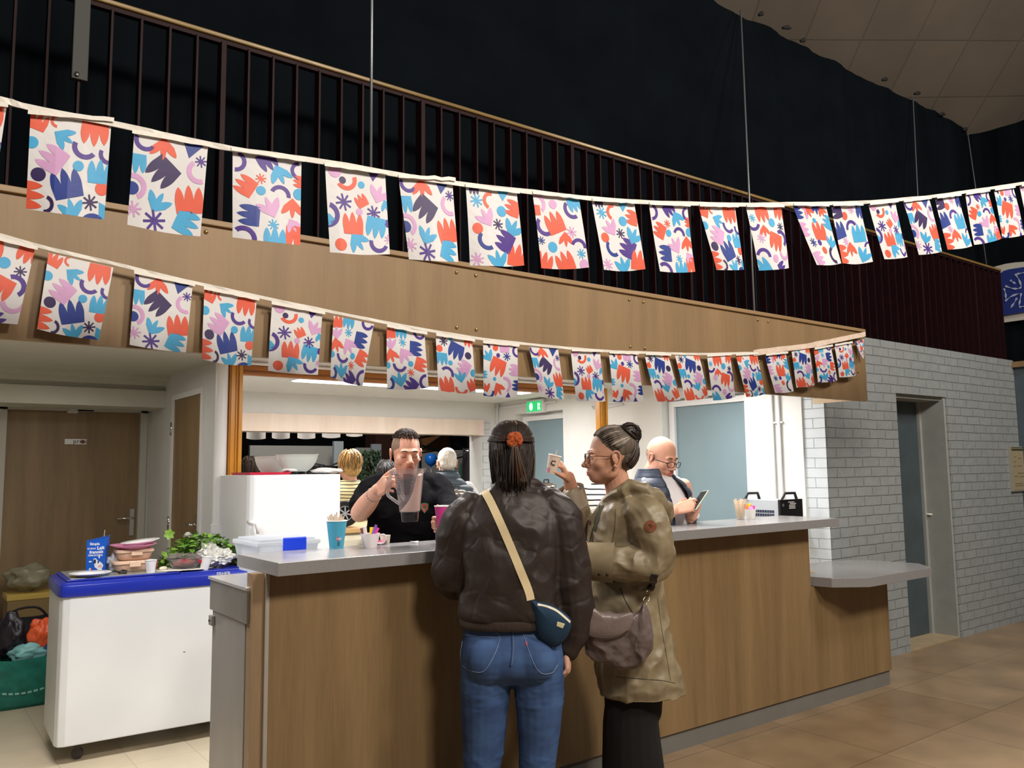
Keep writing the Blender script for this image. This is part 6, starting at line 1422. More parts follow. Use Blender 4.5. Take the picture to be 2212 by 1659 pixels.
def eyes(parent, HM):
    for s in (-1, 1):
        c = Vector((s * .031, .0735, -.005)); mb = MB(); mb.ell(c, (.0122, .0122, .0122), 18); mb.v = [tuple(HM @ Vector(v)) for v in mb.v]; o = mb.build('eye', M_eye_w, parent, smooth=True)
        mb = MB(); mb.ell(c + Vector((0, .0078, 0)), (.0056, .0048, .0056), 14); mb.v = [tuple(HM @ Vector(v)) for v in mb.v]; mb.build('iris', M_iris, o, smooth=True)
def glasses(parent, HM, m_, rx=.024, rz=.019, zc=-.008, yf=.100, r=.0016, name='glasses'):
    t = None; mb = MB()
    for s in (-1, 1):
        pts = []
        for i in range(25):
            a = 2 * math.pi * i / 24; x = s * (.032 + rx * math.copysign(abs(math.cos(a)) ** .8, math.cos(a))); z = zc + rz * math.copysign(abs(math.sin(a)) ** .85, math.sin(a)); pts.append(HM @ Vector((x, yf - .012 * ((abs(x) / .056) ** 2), z)))
        mb.tube(pts, r * HM.to_scale().x, 8, cap=False)
    mb.tube([HM @ Vector((-.010, yf, zc + .006)), HM @ Vector((0, yf + .003, zc + .009)), HM @ Vector((.010, yf, zc + .006))], r, 8)
    o = mb.build(name, m_, parent, smooth=True)
    for s in (-1, 1):
        MB().tube([HM @ Vector(p) for p in ((s * .055, yf - .012, zc + .008), (s * .073, yf - .035, zc + .010), (s * .080, .02, zc + .008), (s * .081, -.012, zc + .014), (s * .078, -.032, zc - .006))], r * .9, 8).build('temple', m_, o, smooth=True)
        mb = MB(); c = Vector((s * .032, yf - .004, zc)); V = [HM @ Vector((s * .032 + rx * .95 * math.cos(a), yf - .012 * ((abs(s * .032 + rx * .95 * math.cos(a)) / .056) ** 2), zc + rz * .95 * math.sin(a))) for a in [2 * math.pi * i / 20 for i in range(20)]]
        mb.add(V, [tuple(range(20))]); mb.build('lens', mat('lens_clear', (250, 250, 250), .02, trans=1, ior=1.02, alpha=.25), o)
    return o
def hair_mat(name, a, b_, rough=.45):
    m = mat(name, a, rough, var=.3, vscale=60, stretch=(1, 1, .2), bump=.35, bscale=140, dist=.002, rgb2=b_); return m
def locks(mb, starts, fn, r=(.006, .009, .004), k=6, flat=.55, rnd=None, jit=.003, mi=0, prob2=0.0, mi2=1):
    """each lock follows fn(u, t) for t in 0..1"""
    for u in starts:
        n = 9; P = []
        ph = rnd.uniform(0, 6); ja = rnd.uniform(-1, 1)
        for i in range(n):
            t = i / (n - 1); p = fn(u, t); P.append(p + Vector((math.sin(3 * t + ph), math.cos(2.6 * t + ph), 0)) * jit * ja * t)
        R = [r[0] + (r[1] - r[0]) * min(1, i / 3) if i < 5 else r[1] + (r[2] - r[1]) * ((i - 4) / (n - 5)) for i in range(n)]
        mb.tube(P, R, 7, flat=flat, mi=mi2 if rnd.random() < prob2 else mi, cap=True)
def wrinkle(a1=.006, s1=7, a2=.003, s2=18, seed=0.0, st=(1, 1, 1), ridge=False, zf=None):
    def f(co, no):
        n1 = npnoise(co, s1, seed, st, 2); n2 = npnoise(co, s2, seed + 5, st, 2)
        if ridge: n1 = 1 - np.abs(n1) * 3.2; n1 = np.clip(n1, -1, 1)
        d = n1 * a1 + n2 * a2
        return d * zf(co) if zf else d
    return f
# ------------------------------------------------------------------ woman in the brown jacket (seen from behind)
FH_ = Vector((CF.x, CF.y, 0)).normalized(); RH_ = Vector((CR.x, CR.y, 0)).normalized(); ZU = Vector((0, 0, 1))
Z1 = 3.36; g1 = dep(1103, 1021, Z1); G1 = Vector((g1.x, g1.y, 0))
def L1(x, y, z): return G1 + RH_ * x + FH_ * y + ZU * z
def X1(px): return (px - 1103) / 532.4
def Y1(py): return 1.5 + (1021 - py) / 532.4
w1 = thing('person', 'woman seen from behind in a dark brown padded jacket and blue jeans at the bar', 'person', G1)
HM1 = frame(L1(.004, .035, 1.575), FH_ * .97 - RH_ * .24, (0, 0, 1), 1.02)
mb = MB(); R_, F_ = RH_, FH_
torso(mb, [(L1(0, 0, .80), R_, .16, F_, .11), (L1(0, 0, .95), R_, .135, F_, .095), (L1(0, 0, 1.15), R_, .15, F_, .10), (L1(0, 0, 1.32), R_, .165, F_, .09), (L1(0, .005, 1.40), R_, .10, F_, .07)])
limb(mb, [L1(0, .01, 1.36), L1(0, .02, 1.44), L1(.002, .03, 1.53)], [.060, .053, .055])
for s in (-1, 1): limb(mb, [L1(s * .10, 0, .80), L1(s * .106, 0, .5), L1(s * .106, -.0, .3), L1(s * .10, -.01, .08)], [.080, .055, .040, .035])
limb(mb, [L1(-.18, 0, 1.33), L1(-.24, .05, 1.09), L1(-.15, .30, 1.205)], [.045, .038, .026]); hand(mb, L1(-.145, .32, 1.21), FH_ * .9 + RH_ * .4, (0, 0, -1), RH_, (.5, .6, .7, .8), .92)
limb(mb, [L1(.19, 0, 1.33), L1(.235, 0, 1.05), L1(.216, -.01, .80)], [.045, .038, .026]); hand(mb, L1(.216, -.012, .795), Vector((0, 0, -1)) + RH_ * .02, -RH_ + FH_ * .2, FH_, (.35, .45, .5, .55), .92)
make_body(w1, mb, 'woman', HM1, [M_skin, M_lip], .005, dict(male=False), std_region())
# jeans
M_den = mat('denim_blue', (62, 92, 138), .8, var=.32, vscale=9, bump=.35, bscale=420, rgb2=(40, 62, 104), dist=.0015)
mb = MB(); hw = [(.62, 0), ]
torso(mb, [(L1(0, .0, .67), R_, .15, F_, .10), (L1(.0, -.01, .72), R_, .196, F_, .135), (L1(-.004, -.012, .78), R_, .205, F_, .140), (L1(-.004, 0, .86), R_, .192, F_, .120), (L1(-.002, 0, .93), R_, .170, F_, .105)], ex=.9)
for s in (-1, 1): mb.ell(L1(s * .088 - .002, -.075, .765), (.088, .088, .095), 20)
limb(mb, [L1(-.100, -.01, .74), L1(-.112, -.01, .60), L1(-.118, .0, .44), L1(-.128, .0, .30), L1(-.13, .0, .15), L1(-.13, .0, .05)], [.108, .098, .084, .074, .074, .078])
limb(mb, [L1(.096, -.01, .74), L1(.102, -.01, .60), L1(.098, .0, .44), L1(.085, .0, .30), L1(.082, .0, .15), L1(.08, .0, .05)], [.108, .096, .080, .070, .072, .076])
def zj(co): return 0.4 + 0.8 * (np.abs(co[:, 2] - .64) < .06) + .7 * (co[:, 2] < .4)
jeans = bake(mb, 'jeans', M_den, .006, 3, w1, wrinkle(.004, 6, .0025, 16, 2.0, (1, 1, 2.2), zf=zj))
bj = bvh_of(jeans); M_st = mat('denim_stitch', (120, 140, 170), .8); M_dd = mat('denim_seam', (36, 56, 92), .8)
for pts in ([(1001, 1362), (1078, 1370), (1052, 1443), (1022, 1450), (996, 1430), (999, 1385)], [(1130, 1370), (1152, 1376), (1180, 1376)], [(1130, 1370), (1160, 1446), (1190, 1454), (1204, 1436)]):
    stitch('pocket_stitching', bj, pts, .0013, M_st, jeans, .0012)
stitch('pocket_hem', bj, [(1001, 1371), (1076, 1379)], .0011, M_st, jeans, .0012)
stitch('centre_seam', bj, [(1104, 1352), (1106, 1400), (1102, 1440)], .002, M_dd, jeans, .001); stitch('centre_stitching', bj, [(1107, 1352), (1109, 1400), (1105, 1440)], .001, M_st, jeans, .0012)
stitch('waist_seam', bj, [(1010, 1352), (1060, 1358), (1104, 1356), (1150, 1350), (1195, 1345)], .0016, M_dd, jeans, .001)
patch('red_tab', bj, [(1134, 1386), (1138, 1385), (1141, 1394), (1137, 1395)], mat('tab_red', (190, 60, 80), .6), jeans, .002)
for s in (-1, 1): shoe('shoe', L1(-.128 if s < 0 else .082, -.01, .07), FH_, mat('shoe_dark', (40, 40, 44), .6), w1)
# jacket
M_jk = bpy.data.materials.new('brown_padded_fabric'); M_jk.use_nodes = True; MATS['brown_padded_fabric'] = M_jk
nt = M_jk.node_tree; b = nt.nodes['Principled BSDF']; b.inputs['Base Color'].default_value = (*lin((44, 35, 32)), 1); b.inputs['Roughness'].default_value = .52; b.inputs['Specular IOR Level'].default_value = .4
tcn = nt.nodes.new('ShaderNodeTexCoord'); wv = nt.nodes.new('ShaderNodeTexVoronoi'); wv.feature = 'DISTANCE_TO_EDGE'; wv.inputs['Scale'].default_value = 7.5
nz = nt.nodes.new('ShaderNodeTexNoise'); nz.inputs['Scale'].default_value = 6; vm = nt.nodes.new('ShaderNodeVectorMath'); vm.operation = 'MULTIPLY_ADD'; vm.inputs[1].default_value = (.10, .10, .10)
nt.links.new(tcn.outputs['Object'], nz.inputs['Vector']); nt.links.new(nz.outputs['Color'], vm.inputs[0]); nt.links.new(tcn.outputs['Object'], vm.inputs[2]); nt.links.new(vm.outputs[0], wv.inputs['Vector'])
mr = nt.nodes.new('ShaderNodeMapRange'); mr.inputs[1].default_value = 0; mr.inputs[2].default_value = .10; nt.links.new(wv.outputs['Distance'], mr.inputs[0])
n4 = nt.nodes.new('ShaderNodeTexNoise'); n4.inputs['Scale'].default_value = 45; nt.links.new(tcn.outputs['Object'], n4.inputs['Vector'])
mm_ = nt.nodes.new('ShaderNodeMath'); mm_.operation = 'MULTIPLY_ADD'; mm_.inputs[1].default_value = .3; nt.links.new(n4.outputs['Fac'], mm_.inputs[0]); nt.links.new(mr.outputs[0], mm_.inputs[2])
bp = nt.nodes.new('ShaderNodeBump'); bp.inputs['Strength'].default_value = .35; bp.inputs['Distance'].default_value = .005; nt.links.new(mm_.outputs[0], bp.inputs['Height']); nt.links.new(bp.outputs[0], b.inputs['Normal'])
mb = MB()
torso(mb, [(L1(-.012, 0, .905), R_, .198, F_, .138), (L1(-.012, -.005, .945), R_, .214, F_, .155), (L1(-.006, -.005, 1.03), R_, .200, F_, .150), (L1(0, -.005, 1.17), R_, .205, F_, .145), (L1(.0, -.005, 1.29), R_, .215, F_, .130), (L1(0, .0, 1.37), R_, .175, F_, .105), (L1(.0, .01, 1.425), R_, .105, F_, .085), (L1(.0, .02, 1.455), R_, .072, F_, .072)], ex=.88)
limb(mb, [L1(-.150, 0, 1.345), L1(-.195, .0, 1.300), L1(-.225, .02, 1.20), L1(-.240, .04, 1.10), L1(-.235, .09, 1.05), L1(-.200, .20, 1.10), L1(-.16, .29, 1.19)], [.075, .088, .088, .088, .084, .075, .05])
limb(mb, [L1(.155, 0, 1.345), L1(.205, 0, 1.285), L1(.225, 0, 1.18), L1(.238, -.005, 1.04), L1(.244, .0, .94), L1(.240, .005, .85), L1(.222, .0, .795)], [.078, .090, .090, .086, .086, .078, .056])
limb(mb, [L1(-.075, .03, 1.438), L1(-.03, -.045, 1.440), L1(.03, -.047, 1.440), L1(.085, .0, 1.440), L1(.13, .06, 1.425)], [.020, .022, .022, .026, .02], flat=1)
def zjk(co): return 1.0 + 0 * co[:, 2]
jacket = bake(mb, 'jacket', M_jk, .006, 3, w1, lambda co, no: wrinkle(.0055, 5.5, .003, 13, 11.0, (1, 1, 1), ridge=True)(co, no) - .004)
bjk = bvh_of(jacket)
# rib knit hem and raised collar flap
mb = MB(); torso(mb, [(L1(-.012, 0, .880), R_, .197, F_, .137), (L1(-.012, 0, .893), R_, .205, F_, .142), (L1(-.012, 0, .913), R_, .205, F_, .142), (L1(-.012, 0, .923), R_, .198, F_, .136)], ex=.88); mb.build('hem_band', mat('rib_knit', (52, 42, 36), .85, bump=.6, bscale=160, stretch=(1, 1, .05)), jacket, smooth=True)
mb = MB(); pillow(mb, [(1148, 1052), (1162, 1046), (1190, 1060), (1226, 1094), (1220, 1103), (1190, 1092), (1160, 1078)], Z1 - .01, .016, zf=lambda x, y: .0012 * (x - 1150)); mb.build('collar', mat('collar_black', (26, 22, 22), .5), jacket, smooth=True)
strap('shoulder_strap', bjk, [(1047, 1062), (1062, 1088), (1090, 1150), (1120, 1222), (1141, 1275), (1146, 1296)], .0315, mat('cream_strap', (214, 196, 156), .75, bump=.2, bscale=300), w1, .004)
# small navy bag
t = thing('shoulder_bag', 'small navy half-moon bag with a cream strap on the brown-jacket woman', 'bag', dep(1190, 1345, Z1 - .16))
M_nav = mat('navy_canvas', (20, 52, 78), .8, bump=.3, bscale=300); zb = Z1 - .178
mb = MB(); pillow(mb, [(1143, 1290), (1160, 1298), (1195, 1308), (1225, 1328), (1235, 1346), (1226, 1374), (1206, 1396), (1188, 1396), (1164, 1378), (1153, 1340)], zb, .038, back=.6); bag = mb.build('body', M_nav, t, smooth=True); bbag = bvh_of(bag)
strap('zip', bbag, [(1161, 1306), (1180, 1310), (1200, 1318), (1218, 1332), (1231, 1344)], .009, mat('zip_cream', (220, 214, 196), .6), t, .002); patch('label', bbag, [(1204, 1342), (1220, 1347), (1215, 1357), (1202, 1352)], mat('tag_cream', (206, 196, 160), .7), t, .002)
# hair
M_h1 = hair_mat('dark_brown_hair', (44, 32, 27), (22, 15, 13), .55); M_h1b = hair_mat('brown_hair_light', (78, 54, 40), (48, 32, 24)); rnd = random.Random(3)
hc = L1(.004, .030, 1.590); mb = MB(); Mh = Matrix(((RH_.x, FH_.x, 0), (RH_.y, FH_.y, 0), (0, 0, 1)))
mb.ell(hc, (.094, .112, .104), 28, M=Mh); torso(mb, [(L1(.008, -.025, 1.445), R_, .066, F_, .070), (L1(.008, .01, 1.51), R_, .082, F_, .082), (L1(.004, .02, 1.58), R_, .088, F_, .10)])
hb = bake(mb, 'hair', [M_h1, M_h1b], .006, 3, w1)
knot_ = L1(.018, -.082, 1.615); mb = MB()
def E1(az, el_, k=1.0): return hc + RH_ * (.097 * k * math.cos(el_) * math.sin(az)) - FH_ * (.118 * k * math.cos(el_) * math.cos(az)) + ZU * (.110 * k * math.sin(el_))
def f1(u, t):
    az, el0 = u; p = E1(az * (1 - t) + .16 * t, el0 * (1 - t) + .22 * t, 1.0 + .01 * math.sin(t * 3)); return p
st = [(rnd.uniform(-2.3, 2.3), rnd.uniform(.15, 1.35)) for _ in range(150)] + [(rnd.uniform(-2.3, 2.3), rnd.uniform(1.0, 1.45)) for _ in range(60)]
st = [q_ for q_ in st if abs(q_[0] - .16) > .25 or q_[1] > .7]
locks(mb, st, f1, (.002, .0055, .0035), rnd=rnd, jit=.004, prob2=.10)
def f2(u, t):
    az, off, e0, sh = u; az = az * (1 - .12 * t); top = E1(az, e0, .97 + sh); k_ = .97 + sh
    bx_ = math.sin(az) * (.094 - .018 * t * t) * k_; by2 = -math.cos(az) * (.104 + .026 * t) * k_
    z = top.z - (top.z - 1.428 - off) * t; q = L1(.006 + bx_, .028 + by2, z); w_ = min(1, t * 3); w_ = w_ * w_ * (3 - 2 * w_)
    return Vector((top.x + (q.x - top.x) * w_, top.y + (q.y - top.y) * w_, z))
locks(mb, [(rnd.uniform(-1.95, 1.95), rnd.uniform(-.035, .045), rnd.uniform(-.25, .85), rnd.uniform(-.045, .012)) for a in range(190)], f2, (.002, .006, .0014), rnd=rnd, jit=.012, prob2=.16)
locks(mb, [(rnd.uniform(-1.9, 1.9), rnd.uniform(-.04, .0), rnd.uniform(-.2, .2), rnd.uniform(.0, .05)) for a in range(26)], f2, (.001, .0018, .0006), rnd=rnd, jit=.02, prob2=.4)
def f3(u, t): a, b_ = u; return L1(.018 + a * (.3 + t) + .012 * t, -.098 - .012 * math.sin(t * 2.5) + b_, 1.600 - .165 * t)
locks(mb, [((k - 4) * .0065, rnd.uniform(-.006, .004)) for k in range(9)], f3, (.006, .009, .003), rnd=rnd, jit=.008, prob2=.75)
o = mb.build('hair_strands', [M_h1, M_h1b], hb, smooth=True)
mb = MB(); 
for k in range(26):
    a = k * 2.399; e = rnd.uniform(-.3, 1); rr0 = .023 if k < 17 else .010; q = knot_ + RH_ * (rr0 * math.cos(a)) + ZU * (rr0 * math.sin(a)) - FH_ * (.014 + .008 * e); mb.ell(q, (.011, .010, .011), 10, M=Matrix.Rotation(k, 3, 'Y'))
bake(mb, 'scrunchie', mat('scrunchie_rust', (166, 78, 38), .85, bump=.5, bscale=150), .0025, 1, w1, wrinkle(.002, 60, .001, 120, 3.0))

# ------------------------------------------------------------------ woman in the olive parka (profile)
Z2 = 3.62; K2 = CAM_F / Z2
def Q2(px, py, dz=0.0): return dep(px, py, Z2 + dz)
g2 = Q2(1365, 1018); G2 = Vector((g2.x, g2.y, 0))
w2 = thing('person', 'grey-haired woman in profile with glasses, olive parka and black trousers, raising a paper cup', 'person', G2)
fw2 = (-RH_ * .995 - FH_ * .05).normalized(); HM2 = frame(Q2(1317, 986), fw2 + Vector((0, 0, .02)), (0, 0, 1), 1.05)
mb = MB()
limb(mb, [Q2(1345, 1082), Q2(1335, 1050), Q2(1325, 1015)], [.075, .058, .056])
torso(mb, [(Q2(1370, 1420), R_, .10, F_, .15), (Q2(1362, 1330), R_, .09, F_, .14), (Q2(1355, 1230), R_, .10, F_, .135), (Q2(1352, 1130), R_, .11, F_, .15), (Q2(1350, 1085), R_, .08, F_, .12)])
for s in (-1, 1): limb(mb, [Q2(1370, 1400, s * .09), Q2(1372, 1560, s * .09), Q2(1372, 1720, s * .09), Q2(1378, 1778, s * .09)], [.09, .06, .045, .035])
el2r = Q2(1262, 1140, .13); wr2r = Q2(1234, 1052, .06); limb(mb, [Q2(1330, 1095, .14), el2r, wr2r, wr2r.lerp(Q2(1228, 1030, .05), 1)], [.05, .042, .030, .027])
hand(mb, Q2(1230, 1036, .05), Q2(1213, 1005, .03) - Q2(1230, 1036, .05), -RH_ * 1 + ZU * -.1, -FH_, (.75, .8, .85, .9), .90, thumb_dir=(Q2(1196, 1012, -.035) - Q2(1226, 1026, .02)), tcurl=.1)
el2l = Q2(1422, 1205, -.20); wr2l = Q2(1296, 1206, -.17); limb(mb, [Q2(1390, 1100, -.15), el2l, wr2l, Q2(1280, 1200, -.15)], [.05, .042, .030, .027])
hand(mb, Q2(1279, 1198, -.15), -RH_ + ZU * .25 + FH_ * .25, FH_, ZU, (.4, .5, .55, .6), .92)
make_body(w2, mb, 'woman_open', HM2, [M_skin_t, M_lip], .004, dict(male=False, lids=False), std_region())
eyes(w2, HM2); brows(w2, 'woman_open', HM2, mat('brow_brown', (84, 62, 50), .8), .0026, .018, dict(male=False, lids=False))
glasses(w2, HM2, mat('glasses_tortoise', (92, 58, 40), .3), .025, .021, -.010, .103, .0019)
# trousers
M_blk = mat('black_cloth', (14, 13, 15), .9, var=.2, vscale=6)
mb = MB(); torso(mb, [(Q2(1366, 1400), R_, .115, F_, .16), (Q2(1368, 1470), R_, .125, F_, .17), (Q2(1368, 1540), R_, .12, F_, .16)])
for s in (-1, 1): limb(mb, [Q2(1366, 1450, s * .085), Q2(1365 + 2 * s, 1560, s * .09), Q2(1370 + 2 * s, 1660, s * .09), Q2(1376, 1760, s * .09)], [.10, .118, .132, .145])
bake(mb, 'trousers', M_blk, .008, 3, w2, wrinkle(.004, 5, .002, 12, 4.0, (1, 1, .4)))
for s in (-1, 1): shoe('shoe', Vector((*Q2(1372, 1780, s * .09).to_2d(), .07)), fw2, mat('shoe_dark'), w2)
# parka
M_pk = mat('olive_parka', (142, 130, 104), .42, var=.06, vscale=12, bump=.3, bscale=260, dist=.002, rgb2=(122, 108, 84)); M_pk2 = mat('parka_lining', (66, 62, 50), .7)
mb = MB()
def rg(px, py, hw_, ry, dz=0): return (Q2(px, py, dz), R_, hw_ / K2, F_, ry)
torso(mb, [rg(1382, 1488, 94, .245), rg(1378, 1450, 92, .240), rg(1368, 1390, 86, .225), rg(1358, 1320, 81, .200), rg(1350, 1255, 80, .175), rg(1351, 1200, 82, .18), rg(1352, 1150, 82, .185), rg(1352, 1110, 72, .175), rg(1350, 1082, 52, .14), rg(1347, 1066, 34, .09)], ex=.9)
limb(mb, [Q2(1372, 1100, -.11), Q2(1396, 1120, -.165), Q2(1412, 1160, -.19), Q2(1418, 1203, -.20), Q2(1395, 1220, -.21), Q2(1345, 1216, -.20), Q2(1300, 1214, -.18)], [.075, .088, .086, .082, .080, .074, .070])
limb(mb, [Q2(1330, 1100, .13), Q2(1292, 1128, .15), Q2(1266, 1142, .13), Q2(1250, 1118, .10), Q2(1238, 1072, .07)], [.07, .062, .062, .060, .054])
# hood lying on the shoulders
limb(mb, [Q2(1312, 1078, -.06), Q2(1334, 1064, -.10), Q2(1368, 1056, -.11), Q2(1402, 1070, -.10), Q2(1428, 1098, -.05), Q2(1432, 1108, .02), Q2(1410, 1085, .09), Q2(1370, 1060, .10), Q2(1335, 1062, .08)], [.024, .032, .040, .048, .050, .050, .045, .035, .026])
limb(mb, [Q2(1400, 1075, -.04), Q2(1432, 1108, -.03), Q2(1440, 1124, .0)], [.04, .045, .03])
cf2 = Q2(1340, 1212, -.20)
def pkd(co, no):
    d = wrinkle(.0075, 7, .003, 17, 21.0, (1, 1, 1), ridge=True)(co, no); return d - .004
parka = bake(mb, 'parka', M_pk, .0055, 3, w2, pkd); bpk = bvh_of(parka)
# cuffs, placket, badge, seams
mb = MB(); mb.tube([Q2(1328, 1216, -.198), Q2(1300, 1214, -.186), Q2(1272, 1212, -.172)], [.083, .080, .078], 28, round_cap=False, cap=False); c_ = mb.build('cuff', M_pk, parka, smooth=True)
MB().tube([Q2(1282, 1213, -.178), Q2(1272, 1212, -.172)], [.070, .074], 24).build('cuff_lining', M_pk2, parka)
mb = MB(); mb.tube([Q2(1243, 1092, .08), Q2(1232, 1056, .06)], [.060, .062], 24, cap=False); mb.build('cuff', mat('parka_inside', (168, 156, 138), .6), parka, smooth=True)
MB().tube([Q2(1240, 1080, .075), Q2(1234, 1062, .065)], [.052, .056], 24).build('cuff_lining', mat('lining_dark', (48, 34, 34), .8), parka)
bc_ = bvh_of(c_)
for px, py in ((1295, 1240), (1312, 1241)):
    p, n_ = drape(bc_, px, py, .001); MB().ell(p, (.006, .006, .006), 10).build('snap_button', mat('snap_dark', (52, 40, 34), .4, .5), parka, smooth=True)
strap('placket', bpk, [(1300, 1092), (1290, 1125), (1281, 1160), (1279, 1178)], .020, M_pk2, parka, .002); stitch('zip', bpk, [(1296, 1090), (1286, 1125), (1276, 1162), (1273, 1178)], .0022, mat('zip_green', (112, 118, 72), .4, .4), parka, .003)
stitch('seam', bpk, [(1330, 1100), (1328, 1140), (1322, 1172)], .0014, M_pk2, parka, .0005); stitch('seam', bpk, [(1340, 1270), (1352, 1300), (1372, 1330)], .0022, M_pk2, parka, .0005); stitch('hem_seam', bpk, [(1330, 1462), (1380, 1466), (1430, 1470), (1458, 1476)], .0014, M_pk2, parka, .0005)
stitch('seam', bpk, [(1420, 1290), (1428, 1350), (1440, 1420), (1448, 1470)], .0014, M_pk2, parka, .0005)
patch('sleeve_badge', bpk, [(1405 + 13 * math.cos(a), 1137 + 13 * math.sin(a)) for a in [2 * math.pi * i / 18 for i in range(18)]], mat('badge_leather', (122, 70, 44), .6), parka, .003)
patch('badge_mark', bpk, [(1400, 1134), (1405, 1132), (1410, 1134), (1405, 1141)], mat('badge_dark', (84, 44, 28), .6), parka, .0042)
patch('chest_tag', bpk, [(1268, 1124), (1277, 1126), (1275, 1134), (1267, 1132)], mat('tag_brown', (110, 66, 54), .6), parka, .0042)
strap('neck_edge', bpk, [(1302, 1078), (1312, 1070), (1322, 1064), (1332, 1060)], .012, mat('cream_top', (214, 204, 184), .8), w2, .001)
# leather bag
t = thing('shoulder_bag', 'slouchy taupe leather bag with a flap hanging at the side of the parka', 'bag', Q2(1335, 1380, -.25))
M_lea = mat('taupe_leather', (104, 92, 90), .38, var=.14, vscale=14, bump=.5, bscale=34, dist=.006); zb = Z2 - .285
mb = MB(); pillow(mb, [(1268, 1312), (1300, 1322), (1372, 1322), (1392, 1304), (1402, 1330), (1410, 1372), (1404, 1412), (1382, 1440), (1350, 1448), (1300, 1434), (1272, 1418), (1258, 1380), (1260, 1345)], zb, .060, back=.8)
pillow(mb, [(1375, 1325), (1392, 1306), (1406, 1350), (1407, 1400), (1385, 1435), (1372, 1400), (1374, 1360)], zb - .03, .035)
bag2 = bake(mb, 'body', M_lea, .005, 3, t, wrinkle(.006, 10, .003, 24, 31.0, ridge=True))
mb = MB(); pillow(mb, [(1266, 1308), (1282, 1312), (1300, 1324), (1340, 1326), (1366, 1324), (1368, 1345), (1358, 1366), (1342, 1376), (1318, 1382), (1290, 1380), (1264, 1370), (1258, 1350)], zb - .052, .022, back=.8); fl_ = mb.build('flap', mat('taupe_leather_flap', (120, 107, 104), .34, var=.12, vscale=14, bump=.5, bscale=40, dist=.005), t, smooth=True)
bf_ = bvh_of(fl_); stitch('flap_edge', bf_, [(1262, 1367), (1290, 1376), (1318, 1378), (1342, 1372), (1356, 1362)], .003, mat('leather_dark', (58, 46, 44), .5), t, .001)
ring = Q2(1395, 1290, -.30); M_br_ = mat('pale_brass', (205, 190, 160), .2, 1.0)
strap('strap', bpk, [(1414, 1240), (1410, 1256), (1404, 1274)], .030, mat('strap_dark', (44, 36, 40), .6), t, .006)
pp_ = [Q2(1404, 1272, -.23), Q2(1394, 1280, -.26), Q2(1400, 1286, -.26), Q2(1408, 1279, -.24), Q2(1404, 1272, -.23)]
MB().tube(pp_, .0022, 8).build('strap_ring', M_br_, t, smooth=True)
MB().tube([Q2(1399, 1284, -.26), Q2(1403, 1294, -.27), Q2(1396, 1306, -.28), Q2(1390, 1306, -.29), Q2(1390, 1294, -.28), Q2(1397, 1284, -.26)], .0024, 8).tube([Q2(1392, 1306, -.29), Q2(1386, 1320, -.30)], .003, 8).build('clasp', M_br_, t, smooth=True)
MB().tube([Q2(1388, 1306, -.29), Q2(1382, 1330, -.31)], [.006, .012], 10, flat=.5).build('strap_tab', mat('strap_dark'), t, smooth=True)
# hair
M_h2 = hair_mat('greying_hair', (112, 100, 90), (58, 50, 44), .45); M_h2b = hair_mat('grey_strand', (166, 154, 140), (112, 100, 90), .45); M_h2c = hair_mat('bun_hair', (44, 32, 26), (24, 16, 14), .45); rnd = random.Random(9)
def H2(x, y, z): return HM2 @ Vector((x, y, z))
bunc = H2(0, -.085, .100)
mb = MB(); mb.ell((0, -.024, .046), (.0805, .094, .086), 34); mb.ell((0, -.055, .0), (.066, .058, .062), 20); mb.v = [tuple(HM2 @ Vector(v)) for v in mb.v]
hb2 = mb.build('hair', M_h2, w2, smooth=True)
mb = MB()
def f4(u, t):
    a, b_ = u
    # from the hairline around the face back to the bun, over the skull ellipsoid
    p0 = Vector((.079 * math.sin(a), .078 * math.cos(a) * b_ + (.008 if b_ > .5 else -.02), .040 + .062 * math.cos(a) * b_ - .02 * (1 - b_))); p1 = Vector((.02 * math.sin(a), -.080, .078)); p = p0.lerp(p1, t); c = Vector((0, -.015, .036)); d = p - c
    q = Vector((d.x / .083, d.y / .099, d.z / .093)); q = q / max(q.length, 1e-6); r_ = Vector((q.x * .083, q.y * .099, q.z * .093)); return HM2 @ (c + r_ * (1 + .02 * math.sin(t * 3)))
locks(mb, [(a * .12 - 1.55, 1.0) for a in range(27)] + [(a * .12 - 1.5, .45) for a in range(26)], f4, (.0025, .0058, .004), rnd=rnd, jit=.003, prob2=.35)
def f5(u, t):
    a = u; p0 = Vector((.072 * math.sin(a), -.055 - .03 * math.cos(a), -.045 + .008 * math.sin(3 * a))); p1 = Vector((.02 * math.sin(a), -.095, .075)); p = p0.lerp(p1, t); c = Vector((0, -.035, .020)); d = p - c; q = Vector((d.x / .076, d.y / .088, d.z / .09)); q /= max(q.length, 1e-6); return HM2 @ (c + Vector((q.x * .076, q.y * .088, q.z * .09)))
locks(mb, [a * .11 - 1.45 for a in range(27)], f5, (.003, .0065, .004), rnd=rnd, jit=.003, mi=2, prob2=.3, mi2=0)
mb.build('hair_strands', [M_h2, M_h2b, M_h2c], hb2, smooth=True)
mb = MB(); bc0 = Q2(1358, 936, 0)
for k in range(46):
    a = rnd.uniform(0, 6.28); tl_ = rnd.uniform(-1.2, 1.2); ax_ = Vector((math.cos(a) * .6, math.sin(a) * .6, tl_)).normalized(); u_ = ax_.orthogonal().normalized(); v_ = ax_.cross(u_); R0 = rnd.uniform(.026, .046)
    mb.tube([bc0 + u_ * R0 * math.cos(t) + v_ * R0 * math.sin(t) for t in [rnd.uniform(0, 6) + i * .5 for i in [0]] for t in [t + j * .45 for j in range(9)]], [.004, .008, .010, .010, .010, .010, .008, .006, .002], 7, flat=.6)
